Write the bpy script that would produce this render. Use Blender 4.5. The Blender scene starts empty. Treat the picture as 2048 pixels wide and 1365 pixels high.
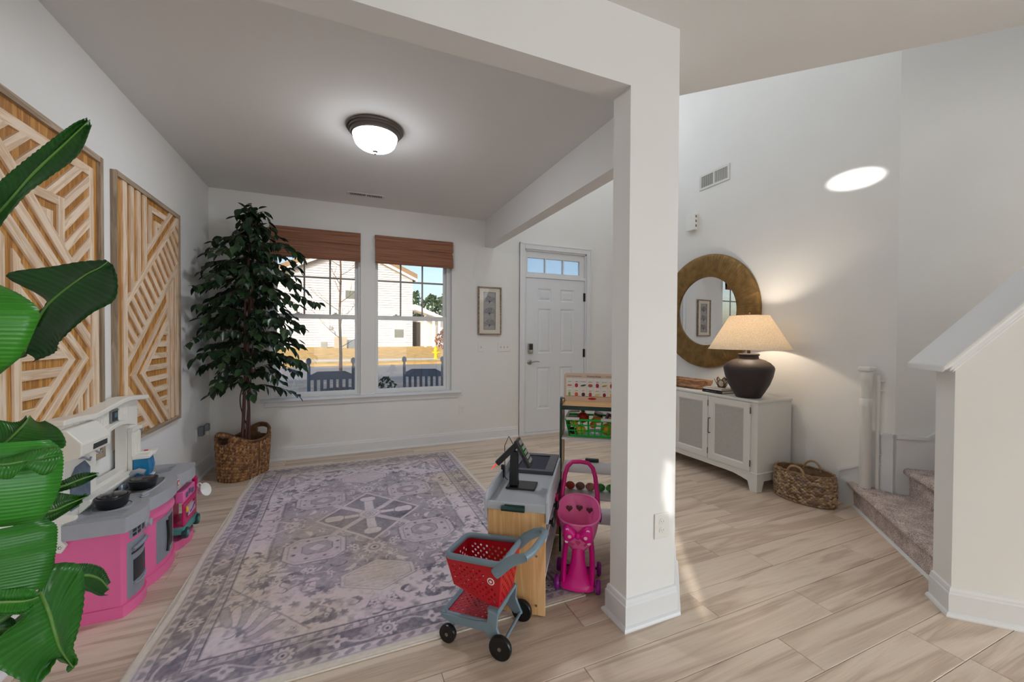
import bpy, bmesh, math, random
import numpy as np
from mathutils import Vector, Matrix

random.seed(7)
scene = bpy.context.scene
COL = scene.collection
PI = math.pi
S2 = math.sqrt(2)

# ------------------------------------------------------------------ camera
cam_d = bpy.data.cameras.new('camera')
cam_d.sensor_fit = 'HORIZONTAL'
cam_d.sensor_width = 36.0
cam_d.lens = 803.77 / 2048 * 36.0
cam_d.clip_start = 0.05
cam_d.clip_end = 400
cam = bpy.data.objects.new('camera', cam_d)
COL.objects.link(cam)
_y, _p, _r = math.radians(22.782), math.radians(-0.73), math.radians(0.305)
_R = Vector((math.cos(_y), -math.sin(_y), 0))
_F = Vector((math.sin(_y) * math.cos(_p), math.cos(_y) * math.cos(_p), math.sin(_p)))
_U = _R.cross(_F)
_R, _U = (_R * math.cos(_r) + _U * math.sin(_r)), (_U * math.cos(_r) - _R * math.sin(_r))
_m = Matrix((_R, _U, -_F)).transposed().to_4x4()
_m.translation = (0, 0, 1.306)
cam.matrix_world = _m
scene.camera = cam

# ------------------------------------------------------------------ view
vs = scene.view_settings
vs.view_transform = 'Standard'
vs.look = 'None'
vs.exposure = 0.44
vs.gamma = 1.0
vs.use_curve_mapping = False
scene.display_settings.display_device = 'sRGB'
scene.cycles.use_denoising = True
scene.cycles.use_adaptive_sampling = True
scene.cycles.adaptive_threshold = 0.06
scene.cycles.adaptive_min_samples = 16
scene.cycles.use_light_tree = False
scene.cycles.max_bounces = 6
scene.cycles.diffuse_bounces = 5
scene.cycles.transparent_max_bounces = 10
scene.cycles.caustics_reflective = False
scene.cycles.caustics_refractive = False
scene.cycles.sample_clamp_indirect = 6.0

# ------------------------------------------------------------------ sky, sun, daylight at the windows, added lamps
SUN_AZ, SUN_EL = math.radians(40), math.radians(23)      # light travels towards +x +y and down
world = bpy.data.worlds.new('world')
scene.world = world
world.use_nodes = True
_nt = world.node_tree
_bg = _nt.nodes['Background']
_sky = _nt.nodes.new('ShaderNodeTexSky')
_sky.sky_type = 'NISHITA'
_sky.sun_disc = False
_sky.sun_elevation = SUN_EL
_sky.sun_rotation = math.radians(180 + 40)
_sky.air_density = 1.0
_sky.dust_density = 3.0
_nt.links.new(_sky.outputs[0], _bg.inputs[0])
_bg.inputs[1].default_value = 0.19

def light(name, kind, loc, direction, energy, color=(1, 1, 1), size=None, size_y=None, **kw):
    d = bpy.data.lights.new(name, kind)
    d.energy = energy
    d.color = color
    if kind == 'AREA':
        d.shape = 'RECTANGLE'
        d.size, d.size_y = size, size_y
    for k, v in kw.items():
        setattr(d, k, v)
    o = bpy.data.objects.new(name, d)
    COL.objects.link(o)
    o.location = loc
    o.rotation_euler = Vector(direction).to_track_quat('-Z', 'Y').to_euler()
    return o

SUN_DIR = Vector((math.sin(SUN_AZ) * math.cos(SUN_EL), math.cos(SUN_AZ) * math.cos(SUN_EL), -math.sin(SUN_EL)))
light('sun', 'SUN', (0, -30, 30), SUN_DIR, 2.25, (1.0, 0.95, 0.87), angle=math.radians(0.53))
# area lamps standing in for daylight behind the camera and high in the foyer
light('rear_window_daylight', 'AREA', (2.3, -6.93, 1.22), (0, 1, 0.02), 42, (0.82, 0.92, 1.0), 6.6, 2.3)
light('side_fill_lamp', 'AREA', (5.74, -3.6, 1.22), (-1, 0.2, 0.02), 172, (0.82, 0.92, 1.0), 5.4, 2.3)  # added fill from an assumed side opening, brightens the left wall
light('landing_fill_lamp', 'AREA', (2.02, 1.86, 4.55), (0.15, 1, -1.0), 14, (0.90, 0.96, 1.0), 1.3, 1.5)  # added lamp with no opening behind it, brightens door and foyer wall
light('foyer_window_daylight', 'AREA', (2.70, 4.72, 4.25), (0.05, -1, -0.60), 14, (0.90, 0.96, 1.0), 1.3, 1.5)

# added spot lamp standing in for reflected sun high on the foyer wall
_g = light('glint_spot_lamp', 'SPOT', (-1.12, -2.05, 1.5), Vector((3.66, 1.86, 2.535)) - Vector((-1.12, -2.05, 1.5)), 2600, (1.0, 0.97, 0.93), spot_size=math.radians(3.1), spot_blend=0.5, shadow_soft_size=0.015)
_g.scale = (1.0, 0.5, 1.0)

# ------------------------------------------------------------------ helpers
def srgb(r, g, b):
    f = lambda c: (c / 255 / 12.92) if c / 255 <= 0.04045 else ((c / 255 + 0.055) / 1.055) ** 2.4
    return (f(r), f(g), f(b), 1.0)

MATS = {}
def mat(name, col, rough=0.5, metal=0.0, var=0.0, vscale=8.0, bump=0.0, bscale=60.0, spec=0.5, coat=0.0,
        emit=None, estr=0.0, stretch=(1, 1, 1), rnd=0.0, sheen=0.0, sub=0.0):
    """principled material; var: noise variation of the colour, rnd: variation between objects"""
    if name in MATS:
        return MATS[name]
    m = bpy.data.materials.new(name)
    m.use_nodes = True
    nt = m.node_tree
    b = nt.nodes['Principled BSDF']
    c = srgb(*col)
    b.inputs['Base Color'].default_value = c
    b.inputs['Roughness'].default_value = rough
    b.inputs['Metallic'].default_value = metal
    b.inputs['Specular IOR Level'].default_value = spec
    b.inputs['Coat Weight'].default_value = coat
    if sheen:
        b.inputs['Sheen Weight'].default_value = sheen
    if emit:
        b.inputs['Emission Color'].default_value = srgb(*emit)
        b.inputs['Emission Strength'].default_value = estr
    if var or bump or rnd:
        tc = nt.nodes.new('ShaderNodeTexCoord')
        mp = nt.nodes.new('ShaderNodeMapping')
        mp.inputs['Scale'].default_value = stretch
        nt.links.new(tc.outputs['Object'], mp.inputs[0])
        if var or rnd:
            n = nt.nodes.new('ShaderNodeTexNoise')
            n.inputs['Scale'].default_value = vscale
            n.inputs['Detail'].default_value = 5
            nt.links.new(mp.outputs[0], n.inputs[0])
            mr = nt.nodes.new('ShaderNodeMapRange')
            mr.inputs[1].default_value, mr.inputs[2].default_value = 0.3, 0.7
            mr.inputs[3].default_value, mr.inputs[4].default_value = 1 - var, 1 + var
            nt.links.new(n.outputs[0], mr.inputs[0])
            hs = nt.nodes.new('ShaderNodeHueSaturation')
            hs.inputs['Color'].default_value = c
            if rnd:
                oi = nt.nodes.new('ShaderNodeObjectInfo')
                m2 = nt.nodes.new('ShaderNodeMapRange')
                m2.inputs[3].default_value, m2.inputs[4].default_value = 1 - rnd, 1 + rnd
                nt.links.new(oi.outputs['Random'], m2.inputs[0])
                mul = nt.nodes.new('ShaderNodeMath')
                mul.operation = 'MULTIPLY'
                nt.links.new(mr.outputs[0], mul.inputs[0])
                nt.links.new(m2.outputs[0], mul.inputs[1])
                nt.links.new(mul.outputs[0], hs.inputs['Value'])
            else:
                nt.links.new(mr.outputs[0], hs.inputs['Value'])
            nt.links.new(hs.outputs[0], b.inputs['Base Color'])
        if bump:
            n2 = nt.nodes.new('ShaderNodeTexNoise')
            n2.inputs['Scale'].default_value = bscale
            n2.inputs['Detail'].default_value = 3
            nt.links.new(mp.outputs[0], n2.inputs[0])
            bp = nt.nodes.new('ShaderNodeBump')
            bp.inputs['Strength'].default_value = bump
            bp.inputs['Distance'].default_value = 0.01
            nt.links.new(n2.outputs[0], bp.inputs['Height'])
            nt.links.new(bp.outputs[0], b.inputs['Normal'])
    MATS[name] = m
    return m

def wood(name, c0, c1, c2, along=(0.7, 9, 9), scale=2.2, rough=0.45, fine=0.12, rnd=0.08, dist=1.2, bump=0.05):
    """grain running along the local x axis of the piece; every piece gets another stretch of it"""
    m = bpy.data.materials.new(name)
    m.use_nodes = True
    nt = m.node_tree
    N, L = nt.nodes.new, nt.links.new
    b = nt.nodes['Principled BSDF']
    tc, oi = N('ShaderNodeTexCoord'), N('ShaderNodeObjectInfo')
    off = N('ShaderNodeVectorMath'); off.operation = 'MULTIPLY_ADD'
    off.inputs[1].default_value = (37.0, 17.0, 11.0)
    L(oi.outputs['Random'], off.inputs[0]); L(tc.outputs['Object'], off.inputs[2])
    mp = N('ShaderNodeMapping'); mp.inputs['Scale'].default_value = along
    L(off.outputs[0], mp.inputs[0])
    n = N('ShaderNodeTexNoise')
    n.inputs['Scale'].default_value, n.inputs['Detail'].default_value = scale, 4
    n.inputs['Distortion'].default_value = dist
    L(mp.outputs[0], n.inputs[0])
    # growth rings: bands of the same noise
    mu = N('ShaderNodeMath'); mu.operation = 'MULTIPLY'; mu.inputs[1].default_value = 9.0
    L(n.outputs[0], mu.inputs[0])
    pp = N('ShaderNodeMath'); pp.operation = 'PINGPONG'; pp.inputs[1].default_value = 1.0
    L(mu.outputs[0], pp.inputs[0])
    mix = N('ShaderNodeMath'); mix.operation = 'MULTIPLY_ADD'
    mix.inputs[1].default_value = 0.30
    L(pp.outputs[0], mix.inputs[0])
    sc = N('ShaderNodeMath'); sc.operation = 'MULTIPLY'; sc.inputs[1].default_value = 0.72
    L(n.outputs[0], sc.inputs[0]); L(sc.outputs[0], mix.inputs[2])
    mp2 = N('ShaderNodeMapping'); mp2.inputs['Scale'].default_value = (along[0] * 5, along[1] * 22, along[2] * 22)
    L(off.outputs[0], mp2.inputs[0])
    n2 = N('ShaderNodeTexNoise'); n2.inputs['Scale'].default_value = scale; n2.inputs['Detail'].default_value = 2
    L(mp2.outputs[0], n2.inputs[0])
    add = N('ShaderNodeMath'); add.operation = 'MULTIPLY_ADD'; add.inputs[1].default_value = fine * 2
    L(n2.outputs[0], add.inputs[0]); L(mix.outputs[0], add.inputs[2])
    sub = N('ShaderNodeMath'); sub.operation = 'SUBTRACT'; sub.inputs[1].default_value = fine
    L(add.outputs[0], sub.inputs[0])
    cr = N('ShaderNodeValToRGB')
    e = cr.color_ramp.elements
    e[0].position, e[0].color = 0.28, srgb(*c0)
    e[1].position, e[1].color = 0.72, srgb(*c2)
    k = e.new(0.5); k.color = srgb(*c1)
    L(sub.outputs[0], cr.inputs[0])
    hs = N('ShaderNodeHueSaturation')
    mr = N('ShaderNodeMapRange'); mr.inputs[3].default_value, mr.inputs[4].default_value = 1 - rnd, 1 + rnd
    wn = N('ShaderNodeTexWhiteNoise'); wn.noise_dimensions = '1D'
    L(oi.outputs['Random'], wn.inputs['W']); L(wn.outputs['Value'], mr.inputs[0])
    L(mr.outputs[0], hs.inputs['Value']); L(cr.outputs[0], hs.inputs['Color'])
    L(hs.outputs[0], b.inputs['Base Color'])
    b.inputs['Roughness'].default_value = rough
    if bump:
        bp = N('ShaderNodeBump'); bp.inputs['Strength'].default_value = bump; bp.inputs['Distance'].default_value = 0.003
        L(n2.outputs[0], bp.inputs['Height']); L(bp.outputs[0], b.inputs['Normal'])
    MATS[name] = m
    return m

def attr_mat(name, rough=0.9, bump=0.0, bscale=300, sheen=0.0):
    """colour from the mesh's own 'Col' attribute"""
    m = bpy.data.materials.new(name)
    m.use_nodes = True
    nt = m.node_tree
    b = nt.nodes['Principled BSDF']
    a = nt.nodes.new('ShaderNodeAttribute'); a.attribute_name = 'Col'
    nt.links.new(a.outputs['Color'], b.inputs['Base Color'])
    b.inputs['Roughness'].default_value = rough
    b.inputs['Sheen Weight'].default_value = sheen
    if bump:
        tc = nt.nodes.new('ShaderNodeTexCoord')
        n = nt.nodes.new('ShaderNodeTexNoise'); n.inputs['Scale'].default_value = bscale
        nt.links.new(tc.outputs['Object'], n.inputs[0])
        bp = nt.nodes.new('ShaderNodeBump'); bp.inputs['Strength'].default_value = bump; bp.inputs['Distance'].default_value = 0.004
        nt.links.new(n.outputs[0], bp.inputs['Height']); nt.links.new(bp.outputs[0], b.inputs['Normal'])
    MATS[name] = m
    return m

def glass_mat(name, tint=(1, 1, 1), refl=0.06, rough=0.0, frost=0.0):
    m = bpy.data.materials.new(name)
    m.use_nodes = True
    nt = m.node_tree
    nt.nodes.remove(nt.nodes['Principled BSDF'])
    out = nt.nodes['Material Output']
    t = nt.nodes.new('ShaderNodeBsdfTransparent'); t.inputs[0].default_value = (*tint, 1)
    g = nt.nodes.new('ShaderNodeBsdfGlossy'); g.inputs['Roughness'].default_value = rough
    mx = nt.nodes.new('ShaderNodeMixShader'); mx.inputs[0].default_value = refl
    nt.links.new(t.outputs[0], mx.inputs[1]); nt.links.new(g.outputs[0], mx.inputs[2])
    last = mx
    if frost:
        d = nt.nodes.new('ShaderNodeBsdfTranslucent'); d.inputs[0].default_value = (0.85, 0.88, 0.9, 1)
        m2 = nt.nodes.new('ShaderNodeMixShader'); m2.inputs[0].default_value = frost
        nt.links.new(mx.outputs[0], m2.inputs[1]); nt.links.new(d.outputs[0], m2.inputs[2])
        last = m2
    nt.links.new(last.outputs[0], out.inputs[0])
    MATS[name] = m
    return m

class MB:
    """collects shapes into one mesh"""
    def __init__(s):
        s.v, s.f, s.c = [], [], []
    def add(s, vs, fs):
        o = len(s.v)
        s.v += [tuple(p) for p in vs]
        s.f += [tuple(i + o for i in f) for f in fs]
        return s
    def box(s, x0, y0, z0, x1, y1, z1):
        if x0 > x1: x0, x1 = x1, x0
        if y0 > y1: y0, y1 = y1, y0
        if z0 > z1: z0, z1 = z1, z0
        return s.add([(x0, y0, z0), (x1, y0, z0), (x1, y1, z0), (x0, y1, z0), (x0, y0, z1), (x1, y0, z1), (x1, y1, z1), (x0, y1, z1)],
                     [(0, 3, 2, 1), (4, 5, 6, 7), (0, 1, 5, 4), (1, 2, 6, 5), (2, 3, 7, 6), (3, 0, 4, 7)])
    def prism(s, pts, vec):
        """closed 3d polygon swept along vec"""
        n = len(pts)
        a = [Vector(p) for p in pts]
        vec = Vector(vec)
        nr = Vector((0, 0, 0))
        for i in range(n):
            nr += a[i].cross(a[(i + 1) % n])
        if nr.dot(vec) > 0:
            a.reverse()
        b = [p + vec for p in a]
        return s.add(a + b, [tuple(range(n)), tuple(range(2 * n - 1, n - 1, -1))] +
                     [(i, i + n, (i + 1) % n + n, (i + 1) % n) for i in range(n)])
    def poly(s, pts2, z0, z1):
        return s.prism([(x, y, z0) for x, y in pts2], (0, 0, z1 - z0))
    def loft(s, rings, caps=True, closed=True):
        """rings: lists of equally many points"""
        n = len(rings[0])
        vs = [p for r in rings for p in r]
        fs = []
        for i in range(len(rings) - 1):
            for j in range(n if closed else n - 1):
                k = (j + 1) % n
                fs.append((i * n + j, i * n + k, (i + 1) * n + k, (i + 1) * n + j))
        if caps and closed:
            fs.append(tuple(range(n - 1, -1, -1)))
            fs.append(tuple((len(rings) - 1) * n + j for j in range(n)))
        return s.add(vs, fs)
    def tube(s, pts, r, n=8, closed=False, caps=True, flat=1.0, up=None):
        P = [Vector(p) for p in pts]
        k = len(P)
        rr = r if isinstance(r, (list, tuple)) else [r] * k
        rings = []
        prev = None
        for i in range(k):
            if closed:
                t = P[(i + 1) % k] - P[(i - 1) % k]
            else:
                t = P[min(i + 1, k - 1)] - P[max(i - 1, 0)]
            t.normalize()
            if up is not None:
                a = Vector(up)
                a = (a - t * a.dot(t))
            elif prev is None:
                a = Vector((0, 0, 1)) if abs(t.z) < 0.9 else Vector((1, 0, 0))
                a = a - t * a.dot(t)
            else:
                a = prev - t * prev.dot(t)
            a.normalize()
            prev = a
            b = t.cross(a)
            rings.append([P[i] + (a * math.cos(2 * PI * j / n) * flat + b * math.sin(2 * PI * j / n)) * rr[i] for j in range(n)])
        if closed:
            rings.append(rings[0])
            return s.loft(rings, caps=False)
        return s.loft(rings, caps=caps)
    def lathe(s, prof, n=32, c=(0, 0, 0), sx=1.0, sy=1.0, caps=True):
        rings = [[(c[0] + r * sx * math.cos(2 * PI * j / n), c[1] + r * sy * math.sin(2 * PI * j / n), c[2] + z) for j in range(n)] for r, z in prof]
        return s.loft(rings, caps=caps)
    def sphere(s, c, r, n=12, m=8, sc=(1, 1, 1)):
        rings = []
        for i in range(1, m):
            a = PI * i / m
            rings.append([(c[0] + r * sc[0] * math.sin(a) * math.cos(2 * PI * j / n), c[1] + r * sc[1] * math.sin(a) * math.sin(2 * PI * j / n),
                           c[2] - r * sc[2] * math.cos(a)) for j in range(n)])
        return s.loft(rings)
    def grid(s, P):
        """P[i][j] points of an open sheet"""
        n, m = len(P), len(P[0])
        return s.add([p for r in P for p in r], [(i * m + j, i * m + j + 1, (i + 1) * m + j + 1, (i + 1) * m + j) for i in range(n - 1) for j in range(m - 1)])
    def xf(s, mtx):
        s.v = [tuple(mtx @ Vector(p)) for p in s.v]
        return s
    def mesh(s, name, m, smooth=None):
        me = bpy.data.meshes.new(name)
        me.from_pydata(s.v, [], s.f)
        if m:
            me.materials.append(m)
        if smooth is not None:
            me.polygons.foreach_set('use_smooth', [True] * len(me.polygons))
            me.set_sharp_from_angle(angle=math.radians(smooth))
        me.update()
        return me
    def build(s, name, m, parent=None, smooth=None, bevel=0.0, seg=2, solid=0.0, loc=None, rot=None, label=None):
        me = s.mesh(name, m, smooth)
        return link(name, me, parent, bevel, seg, solid, loc, rot, label)

def link(name, me, parent=None, bevel=0.0, seg=2, solid=0.0, loc=None, rot=None, label=None):
    o = bpy.data.objects.new(name, me)
    COL.objects.link(o)
    if parent is not None:
        o.parent = parent
    if loc is not None: o.location = loc
    if rot is not None: o.rotation_euler = rot
    if solid:
        md = o.modifiers.new('solid', 'SOLIDIFY'); md.thickness = solid; md.offset = 0
    if bevel:
        md = o.modifiers.new('bevel', 'BEVEL'); md.width = bevel; md.segments = seg
        md.limit_method = 'ANGLE'; md.angle_limit = math.radians(35); md.harden_normals = False
    if label: o['label'] = label
    return o

def tag(o, label, cat, group=None):
    o['label'] = label
    o['category'] = cat
    if group: o['group'] = group
    return o

def thing(name, label, cat, loc=(0, 0, 0), rz=0.0, group=None):
    o = bpy.data.objects.new(name, None)
    o.empty_display_size = 0.1
    COL.objects.link(o)
    o.location = loc
    o.rotation_euler = (0, 0, rz)
    return tag(o, label, cat, group)

def struct(o):
    o['kind'] = 'structure'
    return o

def stuff(o):
    o['kind'] = 'stuff'
    return o

def copy_tree(o, parent=None):
    c = o.copy()
    COL.objects.link(c)
    c.parent = parent
    for ch in o.children:
        copy_tree(ch, c)
    return c

def text_part(body, size, m, parent, mtx, depth=0.0004, align='CENTER', name='lettering'):
    cu = bpy.data.curves.new(name, 'FONT')
    cu.body, cu.size, cu.align_x, cu.align_y = body, size, align, 'CENTER'
    cu.extrude = depth
    o = bpy.data.objects.new(name, cu)
    COL.objects.link(o)
    dg = bpy.context.evaluated_depsgraph_get()
    me = bpy.data.meshes.new_from_object(o.evaluated_get(dg))
    bpy.data.objects.remove(o)
    me.materials.clear()
    me.materials.append(m)
    me.transform(mtx)
    return link(name, me, parent)

def clip(poly, a, b, c):
    """part of a convex 2d polygon where a*x + b*y <= c"""
    out = []
    n = len(poly)
    for i in range(n):
        p, q = poly[i], poly[(i + 1) % n]
        dp, dq = a * p[0] + b * p[1] - c, a * q[0] + b * q[1] - c
        if dp <= 1e-9: out.append(p)
        if (dp < -1e-9 and dq > 1e-9) or (dp > 1e-9 and dq < -1e-9):
            t = dp / (dp - dq)
            out.append((p[0] + (q[0] - p[0]) * t, p[1] + (q[1] - p[1]) * t))
    return out

def area2(p):
    return abs(sum(p[i][0] * p[(i + 1) % len(p)][1] - p[(i + 1) % len(p)][0] * p[i][1] for i in range(len(p)))) / 2 if len(p) > 2 else 0

def strand_colours(o, per, cols, seed):
    n = len(o.data.vertices)
    q = random.Random(seed)
    arr = []
    for k in range(n // per):
        c = q.choice(cols); f = q.uniform(.82, 1.12)
        l = [min(1, v * f) for v in srgb(*c)[:3]] + [1.0]
        arr += l * per
    ca = o.data.color_attributes.new('Col', 'FLOAT_COLOR', 'POINT')
    ca.data.foreach_set('color', arr)

# ------------------------------------------------------------------ shared materials
M_WALL = mat('wall_paint', (231, 230, 228), 0.85, var=0.012, vscale=3, bump=0.06, bscale=350, spec=0.25)
M_CEIL = mat('ceiling_paint', (231, 230, 228), 0.95, bump=0.05, bscale=300, spec=0.15)
M_TRIM = mat('white_trim', (226, 227, 229), 0.35, spec=0.4)
M_PLASTIC_W = mat('white_plastic', (232, 231, 227), 0.35)
M_BLACK = mat('black_plastic', (24, 26, 30), 0.35)
M_DARKGREEN = mat('dark_green_plastic', (12, 52, 48), 0.4)
M_CHROME = mat('brushed_nickel', (170, 166, 158), 0.28, 1.0)
M_DARKMETAL = mat('dark_metal', (70, 66, 62), 0.35, 1.0)
M_GLASS = glass_mat('clear_glass', refl=0.05)
# ================================================================== the rooms
XL, YB, XR, ZC = -1.21, 4.773, 3.66, 2.74
XB1, XB2, ZB = 1.632, 1.755, 2.412          # dropped beam between playroom and foyer
YF, YK, XC, XCR = 1.443, 1.563, 1.167, 1.4465  # cased opening facing the camera
YREAR, XFAR, ZTOP = -7.0, 5.8, 5.5

def ST(s, t, z=0.0):
    return ((s + t) / S2, (t - s) / S2, z)

def panel_with_holes(u0, u1, v0, v1, holes, fn, th):
    """slab in a u-v plane with rectangular openings; fn(u, v, depth) -> point"""
    us = sorted({u0, u1, *[h[0] for h in holes], *[h[1] for h in holes]})
    vs_ = sorted({v0, v1, *[h[2] for h in holes], *[h[3] for h in holes]})
    inside = lambda u, v: u0 < u < u1 and v0 < v < v1 and not any(h[0] < u < h[1] and h[2] < v < h[3] for h in holes)
    idx, V, Fc = {}, [], []
    def vid(i, j, k):
        if (i, j, k) not in idx:
            idx[(i, j, k)] = len(V)
            V.append(fn(us[i], vs_[j], th if k else 0.0))
        return idx[(i, j, k)]
    cell = lambda i, j: 0 <= i < len(us) - 1 and 0 <= j < len(vs_) - 1 and inside((us[i] + us[i + 1]) / 2, (vs_[j] + vs_[j + 1]) / 2)
    for i in range(len(us) - 1):
        for j in range(len(vs_) - 1):
            if not cell(i, j): continue
            Fc.append((vid(i, j, 0), vid(i + 1, j, 0), vid(i + 1, j + 1, 0), vid(i, j + 1, 0)))
            Fc.append((vid(i, j, 1), vid(i, j + 1, 1), vid(i + 1, j + 1, 1), vid(i + 1, j, 1)))
            for di, dj, a, b in ((-1, 0, (i, j + 1), (i, j)), (1, 0, (i + 1, j), (i + 1, j + 1)), (0, -1, (i, j), (i + 1, j)), (0, 1, (i + 1, j + 1), (i, j + 1))):
                if not cell(i + di, j + dj):
                    Fc.append((vid(*a, 0), vid(*a, 1), vid(*b, 1), vid(*b, 0)))
    m = MB()
    m.add(V, Fc)
    return m

WIN = [(-0.70, 0.178), (0.328, 1.212)]
WZ0, WZ1 = 0.640, 2.435
DOOR = (2.165, 3.135, 0.0, 2.455)
w = panel_with_holes(XL - 0.15, XR + 0.15, -0.3, ZTOP, [(a, b, WZ0, WZ1) for a, b in WIN] + [(DOOR[0], DOOR[1], 0.0, DOOR[3]), (2.05, 3.35, 3.45, 5.05)],
                     lambda u, v, d: (u, YB + d, v), 0.15)
struct(w.build('wall_back', M_WALL))
# the openings behind the camera let in the sun
w = panel_with_holes(YREAR - 0.15, YB + 0.15, -0.3, ZC + 0.3, [(-2.75, -1.25, 0.95, 2.62)], lambda u, v, d: (XL - d, u, v), 0.15)
WALL_LEFT = struct(w.build('wall_left', M_WALL))
# added unseen window with a mask whose holes shape the sun patches
def gap(x0, x1, z0, z1):   # a gap that throws light on x0..x1, z0..z1 of the plane y = YF
    k = 1 / math.tan(SUN_AZ)
    xm = (x0 + x1) / 2
    dz = (xm - XL) / math.sin(SUN_AZ) * math.tan(SUN_EL)
    return (YF - k * (x1 - XL), YF - k * (x0 - XL), z0 + dz, z1 + dz)
GAPS = [gap(1.400, 1.452, .470, .520), gap(1.385, 1.452, .520, .650), gap(1.398, 1.452, .650, .715), gap(1.465, 1.570, .30, .40),
        gap(1.490, 1.600, .20, .30), gap(1.525, 1.625, .12, .20), gap(1.560, 1.640, .04, .12), gap(1.590, 1.650, -.03, .04)]
w3 = bpy.data.objects.new('window_3', None); COL.objects.link(w3); w3.location = (XL, -2.0, .95); struct(w3)
w = panel_with_holes(-2.75, -1.25, 0.95, 2.62, GAPS, lambda u, v, d: (-.012 - d, u + 2.0, v - .95), .002)
w.build('sun_patch_mask', mat('mask_cream', (214, 210, 200), .9), w3)
w = panel_with_holes(XL, XFAR + 0.15, -0.3, ZC + 0.3, [(-0.9, 5.5, 0.06, 2.38)], lambda u, v, d: (u, YREAR - d, v), 0.15)
struct(w.build('wall_rear', M_WALL))
w = panel_with_holes(YREAR - .15, 0.6, -.3, ZTOP, [(-6.2, -1.0, .06, 2.38)], lambda u, v, d: (XFAR + d, u, v), .15)
struct(w.build('wall_side', M_WALL))
struct(MB().box(XR, 1.589, -0.3, XR + 0.15, YB, ZTOP).build('wall_right', M_WALL))
a, b = (XR, 1.589), (XR + 3.0, 1.589 - 3.0)
struct(MB().poly([a, b, (b[0] + .12, b[1] + .12), (a[0] + .15, a[1] + .06)], -0.3, ZTOP).build('wall_stairs', M_WALL))
# cased opening: post and header in one
m = MB()
m.poly([(XC, YF), (XCR, YF), (1.752, 1.762), (1.752, 1.915), (1.634, 1.915), (1.634, 1.80), (1.45, YK), (XC, YK)], 0.0, ZC)
m.box(XL, YF, ZB, XC, YK, ZC)
struct(m.build('wall_opening', M_WALL))
struct(MB().box(XB1, 1.915, ZB, XB2, YB, ZC + 0.3).build('wall_beam', M_WALL))
struct(MB().box(XB1, 1.95, ZC + 0.3, XB2, YB, ZTOP).build('wall_upper', M_WALL))
struct(MB().poly([(1.755, 1.935), (XFAR, -2.11), (XFAR, -2.27), (1.755, 1.775)], ZC + 0.3, ZTOP).build('wall_landing', M_WALL))
m = MB()
m.poly([(XL - .15, YREAR - .15), (XFAR + .15, YREAR - .15), (XFAR + .15, 3.68 - XFAR - .15), (XB2, 3.68 - XB2), (XB2, YB + .02), (XL - .15, YB + .02)], ZC, ZC + 0.3)
struct(m.build('ceiling', M_CEIL))
struct(MB().box(XL, -2.5, ZTOP, XFAR + 1, YB + .15, ZTOP + .1).build('ceiling_upper', M_CEIL))

# ------------------------------------------------------------------ floor of planks
M_PLANK = wood('oak_plank', (184, 163, 143), (210, 190, 170), (222, 204, 186), along=(0.45, 6.0, 6.0), scale=1.6, rough=0.38, fine=0.15, rnd=0.05, dist=0.8, bump=0.03)
M_PLANKEDGE = mat('floor_under', (140, 120, 102), 0.7)
fl = struct(MB().box(XL - .1, YREAR - .1, -0.06, XFAR + .1, YB + 0.16, -0.006).build('floor', M_PLANKEDGE))
PW, PL = 0.188, 1.267
y0 = 0.770 - 7 * PW
known = {0.958: 1.74, 1.146: 2.142, 1.334: 1.618, 0.77: 1.05, 0.582: 2.355, 1.71: 2.066, 2.086: 2.654, 1.522: 1.0, 1.898: 1.2}
plank_mesh = {}
rp = random.Random(3)
for r in range(60):
    ya = y0 + r * PW
    if ya > YB + 0.05: break
    yb = min(ya + PW, YB + 0.10)
    x = None
    for k, v in known.items():
        if abs(k - ya) < 0.03: x = v - 6 * PL
    if x is None: x = rp.uniform(-PL, 0) - 5
    while x < XFAR:
        xa, xb = max(x, XL), min(x + PL, XFAR)
        if xb - xa > 0.02:
            key = (round(xb - xa, 3), round(yb - ya, 3))
            if key not in plank_mesh:
                g, h, L_, W_ = 0.0009, 0.0026, key[0], key[1]
                mm = MB()
                mm.loft([[(g, g, -.006), (L_ - g, g, -.006), (L_ - g, W_ - g, -.006), (g, W_ - g, -.006)],
                         [(g, g, -.0016), (L_ - g, g, -.0016), (L_ - g, W_ - g, -.0016), (g, W_ - g, -.0016)],
                         [(h, h, 0), (L_ - h, h, 0), (L_ - h, W_ - h, 0), (h, W_ - h, 0)]])
                plank_mesh[key] = mm.mesh('plank', M_PLANK)
            link('plank', plank_mesh[key], fl, loc=(xa, ya, 0))
        x += PL

# ------------------------------------------------------------------ skirting boards
BASE = [(0.0, 0.0), (0.030, 0.0), (0.030, 0.006), (0.026, 0.014), (0.019, 0.019), (0.016, 0.020), (0.016, 0.104), (0.011, 0.110), (0.011, 0.118),
        (0.008, 0.130), (0.0, 0.134)]
def sweep_path(path, prof, closed=False):
    """profile (offset to the left of the path, z) along a 2d path with mitred corners"""
    n = len(path)
    rings = []
    for i in range(n):
        def nrm(a, b):
            d = Vector((b[0] - a[0], b[1] - a[1])).normalized()
            return Vector((-d.y, d.x))
        if closed:
            n1, n2 = nrm(path[i - 1], path[i]), nrm(path[i], path[(i + 1) % n])
        else:
            n1 = nrm(path[max(i - 1, 0)], path[max(i - 1, 0) + 1])
            n2 = nrm(path[min(i, n - 2)], path[min(i, n - 2) + 1])
        k = (n1 + n2) / (1 + n1.dot(n2))
        rings.append([(path[i][0] + k.x * o, path[i][1] + k.y * o, z) for o, z in prof])
    m = MB()
    if closed:
        rings.append(rings[0])
    m.loft(rings, caps=not closed)
    return m
struct(sweep_path([(XL, YB), (XL, YREAR)], BASE).build('baseboard_left', M_TRIM))
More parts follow.
